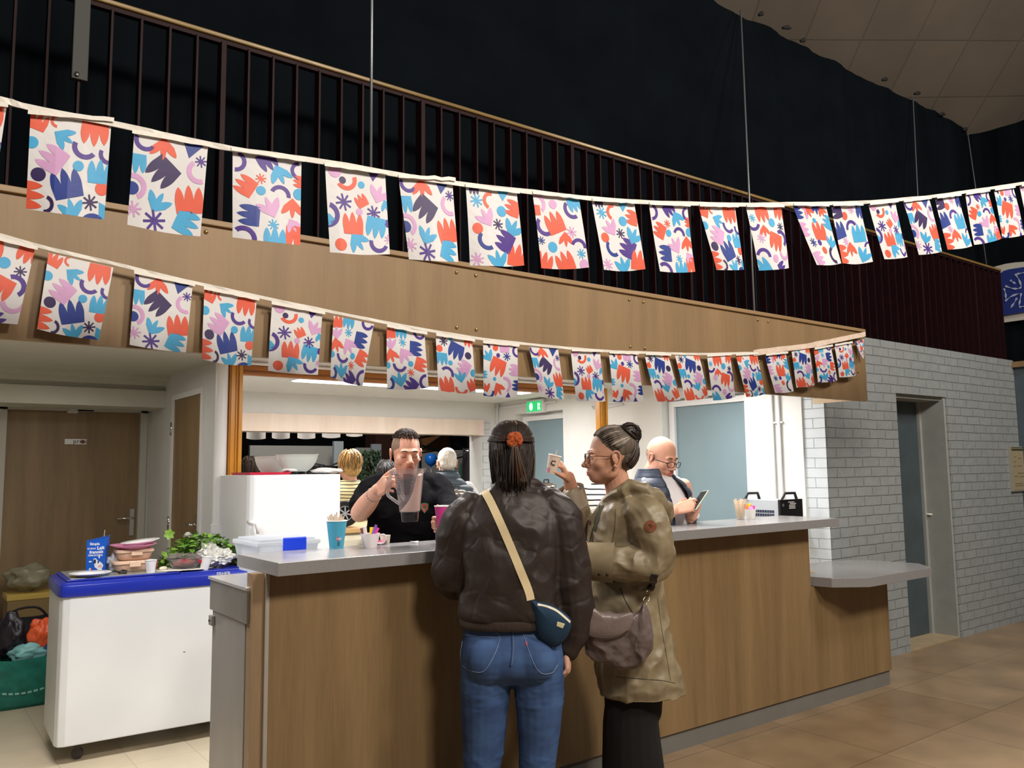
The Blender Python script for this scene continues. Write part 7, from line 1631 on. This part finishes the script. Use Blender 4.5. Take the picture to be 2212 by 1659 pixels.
for k in range(12):
    a0 = rnd.uniform(.1, 1.2); p = Q2(1368, 924 + 3 * (k % 5), rnd.uniform(-.02, .02)); mb.tube(interp([p, p + RH_ * (.016 + .003 * (k % 4)) + ZU * .014 * a0, p + RH_ * (.022 + .004 * (k % 4)) - ZU * (.01 + .02 * a0), p + RH_ * (.012 + .004 * (k % 3)) - ZU * (.03 + .03 * a0)], 4), [.0020] * 12 + [.0006], 5)
mb.ell(bc0, (.040, .040, .040), 18)
mb.build('hair_bun', M_h2c, w2, smooth=True)
# cup in her raised hand
c0 = Q2(1190, 1022, -.01); c1 = Q2(1199, 984, -.01); ax_ = (c1 - c0).normalized(); t = thing('paper_cup', 'small cream paper cup with a letter C raised by the woman in the parka', 'cup', c0); h_ = (c1 - c0).length
Mq = Vector((0, 0, 1)).rotation_difference(ax_).to_matrix(); M_cc = mat('cup_cream', (228, 206, 188), .5)
MB().lathe([(0, .002), (.020, .002), (.0275, h_ - .001), (.0285, h_), (.021, 0), (0, 0)], c0, 32, axis=ax_, closed=False).build('body', M_cc, t, smooth=True, auto=50)
MB().tube([c0 + ax_ * h_ + Mq @ Vector((.0285 * math.cos(a), .0285 * math.sin(a), 0)) for a in [2 * math.pi * i / 24 for i in range(25)]], .0018, 6, cap=False).build('rim', M_plastic_w, t, smooth=True)
tocam = (CAM_POS - c0).normalized(); sd_ = ax_.cross(tocam).normalized() * -1
if sd_.dot(RH_) < 0: sd_ = -sd_
text('lettering', 'C', .030, c0 + ax_ * h_ * .56 + tocam * .0262 - sd_ * .001, sd_, ax_, mat('cup_ink', (60, 48, 52), .6), t, .0003, bold=.001)
mb = MB(); V = []
for i in range(9):
    a = -1.3 + 1.0 * i / 8
    for zz in (.004, .26): d_ = (tocam * math.cos(a) + sd_ * math.sin(a)); r_ = .021 + .0075 * zz + .0008; V.append(c0 + ax_ * (h_ * zz) + d_ * r_)
mb.add(V, [(2 * i, 2 * i + 2, 2 * i + 3, 2 * i + 1) for i in range(8)]); mb.build('printed_band', mat('cup_band_pink', (206, 150, 170), .5), t)
o = MB().tube([c0 + ax_ * .01, Q2(1203, 972, -.01)], .0028, 8, flat=.5).build('wooden_stirrer', M_stick); tag(o, 'wooden stirrer in the cup held by the woman in the parka', 'stirrer')
# ------------------------------------------------------------------ barman
Z3 = 4.25; K3 = CAM_F / Z3
def Q3(px, py, dz=0.0): return dep(px, py, Z3 + dz)
g3 = Q3(878, 1026); G3 = Vector((g3.x, g3.y, 0))
w3 = thing('person', 'bar man with shaved sides and black sweater pouring from a clear jug', 'person', G3)
fw3 = (-FH_ * .93 + RH_ * .36).normalized(); HM3 = frame(Q3(877, 978, .01), fw3 + ZU * -.16, ZU + fw3 * .16, .95)
mb = MB()
limb(mb, [Q3(874, 1050, .05), Q3(875, 1025, .03), Q3(877, 1000, .02)], [.072, .062, .058])
torso(mb, [(Q3(880, 1330, .0), R_, .15, F_, .10), (Q3(880, 1230, .0), R_, .14, F_, .10), (Q3(878, 1120, .02), R_, .16, F_, .11), (Q3(874, 1055, .04), R_, .15, F_, .09), (Q3(874, 1035, .05), R_, .09, F_, .07)])
for s in (-1, 1): limb(mb, [L for L in (Q3(880, 1300) + RH_ * s * .09, Q3(880, 1460) + RH_ * s * .09, Q3(880, 1640) + RH_ * s * .09)], [.085, .055, .04])
e3 = Q3(777, 1108, -.10); wr3 = Q3(812, 1064, -.40)
limb(mb, [Q3(806, 1050, .04), Q3(785, 1085, -.02), e3], [.05, .048, .046]); limb(mb, [e3, e3.lerp(wr3, .45), wr3, Q3(815, 1059, -.44)], [.047, .048, .032, .030])
hand(mb, Q3(814, 1060, -.43), RH_ * .50 + ZU * .30 - FH_ * .72, RH_ * .85 + FH_ * .5, ZU, (.85, .88, .9, .92), 1.0, .02, thumb_dir=(RH_ * .55 + ZU * .75 - FH_ * .2), tcurl=.35)
e3b = Q3(968, 1088, -.06); wr3b = Q3(972, 1136, -.36)
limb(mb, [Q3(936, 1048, .04), Q3(956, 1068, .0), e3b], [.05, .046, .042]); limb(mb, [e3b, e3b.lerp(wr3b, .5), wr3b], [.044, .042, .028])
hand(mb, Q3(984, 1134, -.42), -RH_ * 1 + ZU * .05 - FH_ * .1, -FH_ * 1 - RH_ * .1, ZU, (.95, .95, .95, .95), 1.0, .02, thumb_dir=(-RH_ * .6 + ZU * .8 - FH_ * .3), tcurl=.3)
def scalp3(p): x, y, z = abs(p[0]), p[1], p[2]; return (z > .014 + .5 * max(0, y - .02) and x > .050 - .12 * max(0, z - .04) and y < .056) or (y < .015 and z > -.02 and x > .05) or (y < -.03 and z > -.06) or (z > .095 and y < .062 - .5 * abs(x))
make_body(w3, mb, 'man_lids', HM3, [M_skin_p, M_lip, M_stub, mat('cropped_sides', (142, 116, 100), .7, var=.15, vscale=260, bump=.2, bscale=400)], .0045, {}, std_region(True, scalp3))
brows(w3, 'man_lids', HM3, mat('brow_dark', (84, 56, 44), .8), .0036); lashes(w3, 'man_lids', HM3, mat('lash_dark', (50, 34, 30), .7))
M_h3 = hair_mat('short_dark_hair', (66, 48, 40), (40, 28, 24), .6); rnd = random.Random(21); V_, F_h, bvh3 = head_mesh('man_lids')
mb = MB()
for k in range(1500):
    a = rnd.uniform(0, 6.283); rr_ = math.sqrt(rnd.random()); x, y = .064 * rr_ * math.cos(a), -.022 + .085 * rr_ * math.sin(a)
    if y > .045 and abs(x) > .050: continue
    h, n, i, _ = bvh3.ray_cast(Vector((x, y, .3)), Vector((0, 0, -1)))
    if h is None: continue
    L = .010 + .006 * rnd.random(); d = (n + Vector((rnd.uniform(-.3, .3), .5, .1))).normalized(); mb.tube([HM3 @ (h - n * .002), HM3 @ (h + d * L)], [.0026, .0012], 4)
mb.build('hair', M_h3, w3)
M_swt = mat('black_sweater', (13, 13, 16), .95, var=.25, vscale=14, bump=.25, bscale=200, spec=.1)
mb = MB(); torso(mb, [(Q3(880, 1300, .0), R_, .200, F_, .135), (Q3(880, 1200, .0), R_, .198, F_, .135), (Q3(880, 1130, .0), R_, .205, F_, .14), (Q3(878, 1075, .02), R_, .205, F_, .13), (Q3(874, 1048, .04), R_, .165, F_, .105), (Q3(875, 1036, .045), R_, .100, F_, .082), (Q3(876, 1029, .045), R_, .072, F_, .070)], ex=.9)
limb(mb, [Q3(828, 1045, .04), Q3(806, 1055, .03), Q3(787, 1082, -.02), Q3(779, 1096, -.07)], [.055, .066, .066, .060])
limb(mb, [Q3(925, 1043, .04), Q3(945, 1052, .03), Q3(960, 1075, -.02), Q3(971, 1092, -.09), Q3(978, 1108, -.20)], [.055, .066, .064, .058, .050])
swt = bake(mb, 'sweater', M_swt, .006, 3, w3, wrinkle(.005, 9, .002, 22, 41.0, ridge=True)); bsw = bvh_of(swt)
strap('collar_piping', bsw, [(852, 1042), (860, 1062), (872, 1082)], .008, M_plastic_w, swt, .002); strap('collar_piping', bsw, [(905, 1036), (896, 1062), (884, 1084)], .008, M_plastic_w, swt, .002)
for nm, rgb, k_, o_ in (('crest', (60, 96, 62), 1, .003), ('crest_field', (150, 58, 52), .78, .0042), ('crest_detail', (60, 70, 48), .45, .0052)):
    patch(nm, bsw, [(917 + k_ * x, 1097 + k_ * y) for x, y in ((-8.5, -9), (0, -11), (8.5, -9), (8, 3), (0, 12), (-8, 3))], mat(nm + '_cloth', rgb, .7), swt, o_)
mb = MB(); 
for s_ in (.0, .22):
    c = wr3.lerp(e3, .10 + s_ * .5); a = (e3 - wr3).normalized(); u_ = a.orthogonal().normalized(); v_ = a.cross(u_)
    for k in range(18):
        an = 2 * math.pi * k / 18; mb.ell(c + u_ * .034 * math.cos(an) + v_ * .034 * math.sin(an), (.0055, .0055, .0042), 8)
mb.build('bracelet', mat('silver_link', (150, 146, 146), .25, .9), w3, smooth=True)
M_trd = mat('dark_trousers', (30, 32, 42), .8)
mb = MB(); torso(mb, [(Q3(880, 1390), R_, .16, F_, .11), (Q3(880, 1300), R_, .18, F_, .125), (Q3(880, 1250), R_, .165, F_, .11)])
for s in (-1, 1): limb(mb, [Q3(880, 1350) + RH_ * s * .09, Q3(880, 1480) + RH_ * s * .095, Vector((*(G3 + RH_ * s * .10).to_2d(), .08))], [.10, .08, .075])
bake(mb, 'trousers', M_trd, .01, 2, w3)
for s in (-1, 1): shoe('shoe', G3 + RH_ * s * .10 + ZU * .07, fw3, mat('shoe_dark'), w3, 1.1)
# the jug
ZJ = 3.74
def QJ(px, py, dz=0.0): return dep(px, py, ZJ + dz)
jt0, jt1 = QJ(851, 1017), QJ(915, 1013); jb0, jb1 = QJ(864, 1104), QJ(907, 1104); jc = (jt0 + jt1) / 2; jb = (jb0 + jb1) / 2; ja = (jc - jb).normalized(); JH = (jc - jb).length
t = thing('measuring_jug', 'clear graduated jug of pink smoothie held up by the bar man', 'jug', jb)
M_jug = mat('jug_plastic', (232, 224, 226), .08, trans=.85, ior=1.08, alpha=.55); M_smo = mat('pink_smoothie', (242, 210, 198), .35, sub=.1)
jx = (jt1 - jt0).normalized(); jx = (jx - ja * jx.dot(ja)).normalized(); jy = ja.cross(jx)
def jrings(lv, inset=0.0):
    out = []
    for f in lv:
        w = (.0455 + (.067 - .0455) * f) - inset; out.append((jb + ja * JH * f, jx, w, jy, w * .92))
    return out
mb = MB(); torso(mb, jrings([0, .3, .6, .9, 1.0]), n=40, k=3, ex=.62, cap=False); torso(mb, jrings([1.0, .9, .6, .3, .02], .003), n=40, k=3, ex=.62, cap=False)
mb.tube(interp([jt1 + ja * -.012 - jx * .006, jt1 + ja * .004 + jx * .012], 2), [.016, .010, .004], 12, flat=.5)
mb.build('body', M_jug, t, smooth=True)
mb = MB(); torso(mb, [(jb + ja * -.045, jx, .036, jy, .033), (jb + ja * -.030, jx, .038, jy, .035), (jb + ja * -.002, jx, .041, jy, .038), (jb, jx, .047, jy, .043)], n=32, k=2, ex=.6); mb.build('base', mat('jug_base', (44, 42, 44), .15, trans=.3), t, smooth=True)
# smoothie: pool at the bottom and a coat on the right wall
lv = [.015, .12, .3, .5, .7, .88]; V = []; F = []; n_ = 32
for k, f in enumerate(lv):
    w = (.0455 + (.067 - .0455) * f) - .005; c = jb + ja * JH * f; lim = [-1.0, -.55, .12, .42, .60, .74][k]
    for i in range(n_):
        a = 2 * math.pi * i / n_; ca, sa = math.cos(a), math.sin(a); x = abs(ca) ** .62 * (1 if ca > 0 else -1); y = abs(sa) ** .62 * (1 if sa > 0 else -1); x = max(x, lim); V.append(c + jx * w * x + jy * w * .9 * y * (1 if x > lim + .001 or k == 0 else .98))
for j in range(len(lv) - 1):
    for i in range(n_): F.append((j * n_ + i, j * n_ + (i + 1) % n_, (j + 1) * n_ + (i + 1) % n_, (j + 1) * n_ + i))
F += [tuple(range(n_))[::-1], tuple((len(lv) - 1) * n_ + i for i in range(n_))]; mb = MB(); mb.add(V, F); mb.build('smoothie', M_smo, t, smooth=True, auto=50)
mb = MB(); tc3 = -jy if (-jy).dot(CAM_POS - jb) > 0 else jy
for k in range(17):
    f = .92 - k * .030; w = (.0455 + (.067 - .0455) * f); c = jb + ja * JH * f + tc3 * (w * .92 + .0008)
    for x0, x1 in ((-.85, -.85 + .30 * (1.0 if k % 2 else .7)), (-.28, -.28 + (.75 - .02 * k) * (1 if k % 3 else .8))):
        x1 = min(x1, .5); mb.add([c + jx * w * x0, c + jx * w * x1, c + jx * w * x1 + ja * .0026, c + jx * w * x0 + ja * .0026], [(0, 1, 2, 3)])
mb.build('graduation_marks', mat('grad_ink', (70, 66, 72), .6), t)
hh = [jt0 + ja * -.010, QJ(846, 1018, .0), QJ(843, 1030, .0), QJ(839, 1055, .0), QJ(838, 1069, .0), QJ(848, 1078, .0), QJ(862, 1088)]
MB().tube(interp(hh, 4), .0058, 10, flat=1.25).build('handle', mat('jug_handle', (225, 222, 222), .12, trans=.6, alpha=.8), t, smooth=True)
# pink cup he holds
c0 = Q3(960, 1146, -.49); pc = cup('paper_cup', 'bright pink paper cup held out by the bar man', 'cup', c0, .030, .045, .110, mat('cup_pink', (226, 66, 158), .5), M_plastic_w)

# ------------------------------------------------------------------ bald man with phone
Z4 = 5.0; K4 = CAM_F / Z4
def Q4(px, py, dz=0.0): return dep(px, py, Z4 + dz)
g4 = Q4(1432, 1017); G4 = Vector((g4.x, g4.y, 0))
w4 = thing('person', 'bald man in glasses, navy quilted vest and white shirt looking at a phone', 'person', G4)
fw4 = (-FH_ * .80 + RH_ * .62).normalized(); HM4 = frame(Q4(1430, 988), fw4 + ZU * -.32, ZU + fw4 * .32, 1.02)
mb = MB(); R4 = Vector((fw4.y, -fw4.x, 0)); F4 = fw4
limb(mb, [Q4(1415, 1040, .03), Q4(1420, 1015), Q4(1424, 1000)], [.080, .075, .065])
torso(mb, [(Q4(1435, 1270), R4, .16, F4, .13), (Q4(1432, 1190), R4, .16, F4, .14), (Q4(1428, 1100), R4, .17, F4, .13), (Q4(1420, 1040), R4, .14, F4, .09), (Q4(1418, 1025), R4, .09, F4, .07)])
for s in (-1, 1): limb(mb, [Q4(1432, 1260) + R4 * s * .09, Q4(1432, 1400) + R4 * s * .09, Vector((*(G4 + R4 * s * .09).to_2d(), .09))], [.085, .055, .04])
limb(mb, [Q4(1476, 1050, .10), Q4(1492, 1110, .08), Q4(1500, 1100, -.06)], [.048, .04, .028])
limb(mb, [Q4(1400, 1060, -.10), Q4(1410, 1125, -.20), Q4(1456, 1103, -.22)], [.05, .042, .030])
hand(mb, Q4(1460, 1101, -.22), RH_ * 1 + ZU * .28, -ZU * .5 + FH_ * .8, ZU * .8 + FH_ * .4, (.35, .55, .65, .7), 1.02, .04)
hand(mb, Q4(1494, 1116, -.10), RH_ * .18 + ZU * .75 - FH_ * .2, -RH_ * .3 - FH_ * .9 + ZU * .1, -RH_ * .9, (.75, .8, .85, .9), 1.0, .02)
def scalp4(p): return False
make_body(w4, mb, 'man_bald', HM4, [M_skin_p, M_lip, M_stub], .0045, dict(fat=.008), std_region(True))
brows(w4, 'man_bald', HM4, mat('brow_grey', (92, 76, 66), .8), .004, headkw=dict(fat=.008)); lashes(w4, 'man_bald', HM4, mat('lash_dark'), headkw=dict(fat=.008))
glasses(w4, HM4, mat('glasses_black', (28, 24, 26), .3), .024, .017, -.014, .112, .0022)
V_, F_h, bvh4 = head_mesh('man_bald', fat=.008); mb = MB(); rnd = random.Random(4)
for k in range(420):
    a = rnd.uniform(-2.5, 2.5); z_ = rnd.uniform(-.05, .035); d = Vector((math.sin(a), -math.cos(a) * 1.0, 0))
    if d.y > .35: continue
    h, n, i, _ = bvh4.ray_cast(Vector((0, 0, z_)) + d * .3, -d)
    if h is None: continue
    mb.tube([HM4 @ (h - n * .001), HM4 @ (h + n * .0025 + Vector((0, -.004, -.006)))], [.0016, .0006], 4)
mb.build('hair', mat('grey_stubble_hair', (150, 138, 128), .7), w4)
M_vest = mat('navy_quilted', (44, 54, 72), .5, bump=.3, bscale=60)
def quilt(axis_z0, pitch, amp):
    def f(co, no): return amp * (np.abs(np.sin((co[:, 2] - axis_z0) * math.pi / pitch)) ** .55) + npnoise(co, 12, 3.0) * .002
    return f
M_shirt = mat('white_shirt', (226, 226, 232), .7, bump=.2, bscale=120)
mb = MB(); torso(mb, [(Q4(1440, 1215), R4, .165, F4, .145), (Q4(1436, 1150), R4, .160, F4, .145), (Q4(1430, 1090), R4, .165, F4, .14), (Q4(1422, 1045, .0), R4, .145, F4, .10), (Q4(1421, 1026, .0), R4, .085, F4, .075)])
limb(mb, [Q4(1458, 1046, .12), Q4(1470, 1080, .16), Q4(1486, 1112, .12), Q4(1497, 1112, -.0)], [.050, .050, .048, .040]); limb(mb, [Q4(1396, 1050, -.08), Q4(1396, 1090, -.16), Q4(1412, 1122, -.20), Q4(1444, 1108, -.22)], [.060, .058, .055, .042])
bake(mb, 'shirt', M_shirt, .007, 2, w4, wrinkle(.003, 12, .0015, 30, 5.0))
mb = MB(); V = []
rgs = [(1440, 1225, .185, .165), (1438, 1190, .188, .168), (1434, 1150, .185, .168), (1430, 1100, .188, .165), (1424, 1060, .185, .145), (1418, 1038, .135, .105), (1413, 1024, .088, .082), (1410, 1012, .074, .072)]
C_ = interp([Q4(a, b_) for a, b_, c, d in rgs], 12); RX = interps([c for a, b_, c, d in rgs], 12); RY_ = interps([d for a, b_, c, d in rgs], 12); n_ = 44; F = []; m_ = len(C_)
for j, (c, rx_, ry_) in enumerate(zip(C_, RX, RY_)):
    for i in range(n_):
        a = math.pi / 2 + .42 + (2 * math.pi - .84) * i / (n_ - 1); q = .011 * abs(math.sin(c.z * math.pi / .055)) ** .6; V.append(c + R4 * (rx_ + q) * math.cos(a) + F4 * (ry_ + q) * math.sin(a))
for j in range(m_ - 1):
    for i in range(n_ - 1): F.append((j * n_ + i, j * n_ + i + 1, (j + 1) * n_ + i + 1, (j + 1) * n_ + i))
mb.add(V, F); vest = mb.build('vest', M_vest, w4, smooth=True); so = vest.modifiers.new('s', 'SOLIDIFY'); so.thickness = .014; so.offset = 1
mb = MB(); torso(mb, [(Q4(1436, 1290), R4, .16, F4, .13), (Q4(1436, 1200), R4, .165, F4, .14)])
for s in (-1, 1): limb(mb, [Q4(1432, 1270) + R4 * s * .09, Q4(1432, 1400) + R4 * s * .09, Vector((*(G4 + R4 * s * .09).to_2d(), .09))], [.10, .08, .075])
bake(mb, 'trousers', M_trd, .01, 2, w4)
for s in (-1, 1): shoe('shoe', G4 + R4 * s * .09 + ZU * .07, fw4, mat('shoe_dark'), w4, 1.1)
pa_, pb_ = Q4(1501, 1095, -.20), Q4(1519, 1068, -.16); ax_ = (pb_ - pa_).normalized(); nn_ = (RH_ * .85 - FH_ * -.35).normalized(); nn_ = (nn_ - ax_ * nn_.dot(ax_)).normalized(); ww_ = ax_.cross(nn_)
t = thing('smartphone', 'smartphone with pale green case held by the bald man', 'phone', pa_)
MB().obox((pa_ + pb_) / 2, ax_ * .074, ww_ * .035, nn_ * .0045).build('case', mat('phone_case', (176, 190, 168), .4), t, bevel=.003); MB().obox((pa_ + pb_) / 2 - nn_ * .0048, ax_ * .069, ww_ * .032, nn_ * .0006).build('screen', mat('phone_screen', (30, 32, 36), .1), t)

# ------------------------------------------------------------------ people further away
def simple_person(name_label, px, pz, top_py, yaw_vec, mats, key='man_lids', half=.21, arms=True, hair=None, scale=1.0, vest=None, up_lean=0.0, headkw={}, skin=None):
    K = CAM_F / pz; c = dep(px, top_py, pz); H = c.z; G = Vector((c.x, c.y, 0)); f = Vector(yaw_vec).normalized(); r = Vector((f.y, -f.x, 0))
    t = thing('person', name_label, 'person', G)
    def P(x, y, z): return G + r * x + f * y + ZU * z
    HM = frame(P(0, .02, H - .125), f, ZU, 1.02); mb = MB()
    limb(mb, [P(0, 0, H - .30), P(0, .005, H - .24), P(0, .01, H - .17)], [.068, .056, .056])
    torso(mb, [(P(0, 0, H - .88), r, .15, f, .10), (P(0, 0, H - .6), r, .14, f, .10), (P(0, 0, H - .38), r, .17, f, .10), (P(0, 0, H - .29), r, .09, f, .07)])
    for s in (-1, 1):
        limb(mb, [P(s * .09, 0, H - .88), P(s * .09, 0, H * .28), P(s * .09, 0, .09)], [.09, .055, .04]); limb(mb, [P(s * .19, 0, H - .36), P(s * .23, 0, H - .62), P(s * .20, .16, H - .76)], [.045, .04, .028]); hand(mb, P(s * .20, .17, H - .77), f, (0, 0, -1), r * -s, .5, .95)
    sk = skin or M_skin
    make_body(t, mb, key, HM, [sk, M_lip, M_stub], .006, headkw, std_region())
    mb = MB(); torso(mb, [(P(0, 0, H - .98), r, half * .88, f, .14), (P(0, 0, H - .75), r, half * .86, f, .14), (P(0, 0, H - .50), r, half * .95, f, .145), (P(0, 0, H - .36), r, half, f, .13), (P(0, 0, H - .29), r, half * .6, f, .10), (P(0, 0, H - .25), r, .08, f, .078)], ex=.9)
    for s in (-1, 1): limb(mb, [P(s * half * .78, 0, H - .35), P(s * (half + .01), 0, H - .45), P(s * (half + .03), 0, H - .62), P(s * (half + .0), .12, H - .74)], [.065, .068, .060, .048])
    top = bake(mb, 'top', mats[0], .008, 2, t, wrinkle(.004, 9, .002, 20, px * .1))
    mb = MB(); torso(mb, [(P(0, 0, H - 1.0), r, .17, f, .125), (P(0, 0, H - .9), r, .175, f, .125)])
    for s in (-1, 1): limb(mb, [P(s * .09, 0, H - .92), P(s * .10, 0, H * .28), P(s * .10, 0, .09)], [.105, .08, .075])
    bake(mb, 'trousers', M_trd, .012, 2, t)
    for s in (-1, 1): shoe('shoe', P(s * .10, 0, .07), f, mat('shoe_dark'), t)
    if hair:
        m1, m2, style = hair; rnd = random.Random(int(px)); mb = MB(); O = lambda x, y, z: HM @ Vector((x, y, z))
        if style == 'short':
            mb.ell((0, -.02, .034), (.079, .094, .090), 26); mb.ell((0, -.045, -.01), (.070, .062, .060), 20); mb.v = [tuple(HM @ Vector(v)) for v in mb.v]; bake(mb, 'hair', m1, .006, 2, t, wrinkle(.003, 40, .002, 80, 2.0))
        else:
            mb.ell((0, -.022, .030), (.082, .096, .094), 26); mb.ell((0, -.05, -.025), (.076, .060, .070), 20); mb.v = [tuple(HM @ Vector(v)) for v in mb.v]; hb_ = bake(mb, 'hair', m1, .006, 2, t, wrinkle(.004, 25, .002, 60, 2.0)); mb = MB(); fall = .02 if style == 'wavy' else .14
            for k in range(110):
                a = rnd.uniform(-2.5, 2.5); e = rnd.uniform(-.6, 1.35); p0 = Vector((.086 * math.cos(e) * math.sin(a), -.022 - .100 * math.cos(e) * math.cos(a), .030 + .098 * math.sin(e))); L = rnd.uniform(.05, .085) if style == 'wavy' else rnd.uniform(.12, .2); P_ = []
                for i in range(8):
                    tt = i / 7; e2 = e - tt * L / .095; q = Vector((.088 * math.cos(e2) * math.sin(a), -.022 - .102 * math.cos(e2) * math.cos(a), .030 + .100 * math.sin(max(e2, -1.1)))); q.z -= fall * tt * tt; q += Vector((math.sin(a + tt * 7 + k), math.cos(k + tt * 6), 0)) * (.007 if style == 'wavy' else .003) * tt; P_.append(HM @ q)
                mb.tube(P_, [.004, .007, .009, .009, .008, .007, .005, .002], 6, flat=.6, mi=k % 2)
            mb.build('hair_strands', [m1, m2], hb_, smooth=True)
    return t, P, H, f, r
def stripe_mat(name, a, b_, pitch, width=.3):
    m = mat(name, a, .75); nt = m.node_tree; b = nt.nodes['Principled BSDF']; tc = nt.nodes.new('ShaderNodeTexCoord'); sp = nt.nodes.new('ShaderNodeSeparateXYZ'); nt.links.new(tc.outputs['Object'], sp.inputs[0])
    ns = nt.nodes.new('ShaderNodeTexNoise'); ns.inputs['Scale'].default_value = 4; nt.links.new(tc.outputs['Object'], ns.inputs['Vector'])
    ad = nt.nodes.new('ShaderNodeMath'); ad.operation = 'MULTIPLY_ADD'; ad.inputs[1].default_value = .03; nt.links.new(ns.outputs['Fac'], ad.inputs[0]); nt.links.new(sp.outputs['Z'], ad.inputs[2])
    dv = nt.nodes.new('ShaderNodeMath'); dv.operation = 'DIVIDE'; dv.inputs[1].default_value = pitch; nt.links.new(ad.outputs[0], dv.inputs[0]); fr = nt.nodes.new('ShaderNodeMath'); fr.operation = 'FRACT'; nt.links.new(dv.outputs[0], fr.inputs[0])
    lt = nt.nodes.new('ShaderNodeMath'); lt.operation = 'LESS_THAN'; lt.inputs[1].default_value = width; nt.links.new(fr.outputs[0], lt.inputs[0]); mx = nt.nodes.new('ShaderNodeMix'); mx.data_type = 'RGBA'; nt.links.new(lt.outputs[0], mx.inputs[0]); mx.inputs[6].default_value = (*lin(a), 1); mx.inputs[7].default_value = (*lin(b_), 1); nt.links.new(mx.outputs[2], b.inputs['Base Color']); return m
M_bl1 = hair_mat('blond_hair', (206, 168, 104), (150, 112, 62), .45); M_bl2 = hair_mat('blond_hair_dark', (160, 122, 74), (104, 78, 46), .45)
simple_person('short-haired blonde woman in a cream and dark striped top at the far hatch', 757, 6.75, 971, FH_ * .70 - RH_ * .72, [stripe_mat('striped_cream', (228, 214, 160), (44, 44, 48), .026, .26)], 'woman_open', .20, hair=(M_bl1, M_bl2, 'wavy'), headkw=dict(male=False, lids=False), skin=M_skin_t)
M_wh = hair_mat('white_hair', (226, 220, 208), (186, 180, 168), .5)
M_vg = mat('grey_vest', (70, 82, 92), .5, bump=.3, bscale=50)
t5, P5, H5, f5_, r5 = simple_person('white-haired man seen from behind in a grey quilted vest', 966, 7.0, 967, FH_ * .96 - RH_ * .28, [mat('white_sleeves', (222, 222, 224), .7)], 'man_lids', .215, hair=(M_wh, M_wh, 'short'))
mb = MB(); V = []; F = []; n_ = 40; rgs = [(H5 - .95, .215, .165), (H5 - .8, .215, .165), (H5 - .6, .225, .165), (H5 - .42, .232, .16), (H5 - .34, .20, .14), (H5 - .285, .13, .11), (H5 - .23, .085, .09), (H5 - .19, .08, .085)]
C_ = interp([P5(0, 0, a) for a, b_, c in rgs], 14); RX = interps([b_ for a, b_, c in rgs], 14); RY_ = interps([c for a, b_, c in rgs], 14)
for c, rx_, ry_ in zip(C_, RX, RY_):
    for i in range(n_): a = 2 * math.pi * i / n_; q = .020 * abs(math.sin(c.z * math.pi / .055)) ** .5; V.append(c + r5 * (rx_ + q) * math.cos(a) + f5_ * (ry_ + q) * math.sin(a))
for j in range(len(C_) - 1):
    for i in range(n_): F.append((j * n_ + i, j * n_ + (i + 1) % n_, (j + 1) * n_ + (i + 1) % n_, (j + 1) * n_ + i))
mb.add(V, F); mb.build('vest', M_vg, t5, smooth=True)
M_dh = hair_mat('black_hair', (26, 22, 22), (14, 12, 12)); M_bh = hair_mat('brown_hair', (70, 50, 38), (44, 32, 26))
simple_person('dark-haired person behind the left shoulder of the bar man', 834, 7.35, 993, FH_, [mat('dark_coat', (44, 44, 48), .8)], 'woman_open', .19, hair=(M_dh, M_dh, 'long'), headkw=dict(male=False, lids=False))
simple_person('brown-haired person beyond the hatch behind the glass bowls', 540, 9.0, 985, FH_ + RH_ * .3, [mat('brown_top', (70, 62, 58), .8)], 'woman_open', .19, hair=(M_bh, M_bh, 'long'), headkw=dict(male=False, lids=False))
simple_person('person in a white top with black stripes behind the woman in the parka', 1308, 5.7, 958, -FH_ * .8 - RH_ * .4, [stripe_mat('striped_white', (226, 218, 206), (30, 30, 38), .036, .30)], 'woman_open', .20, hair=(M_dh, M_bh, 'short'), headkw=dict(male=False, lids=False))
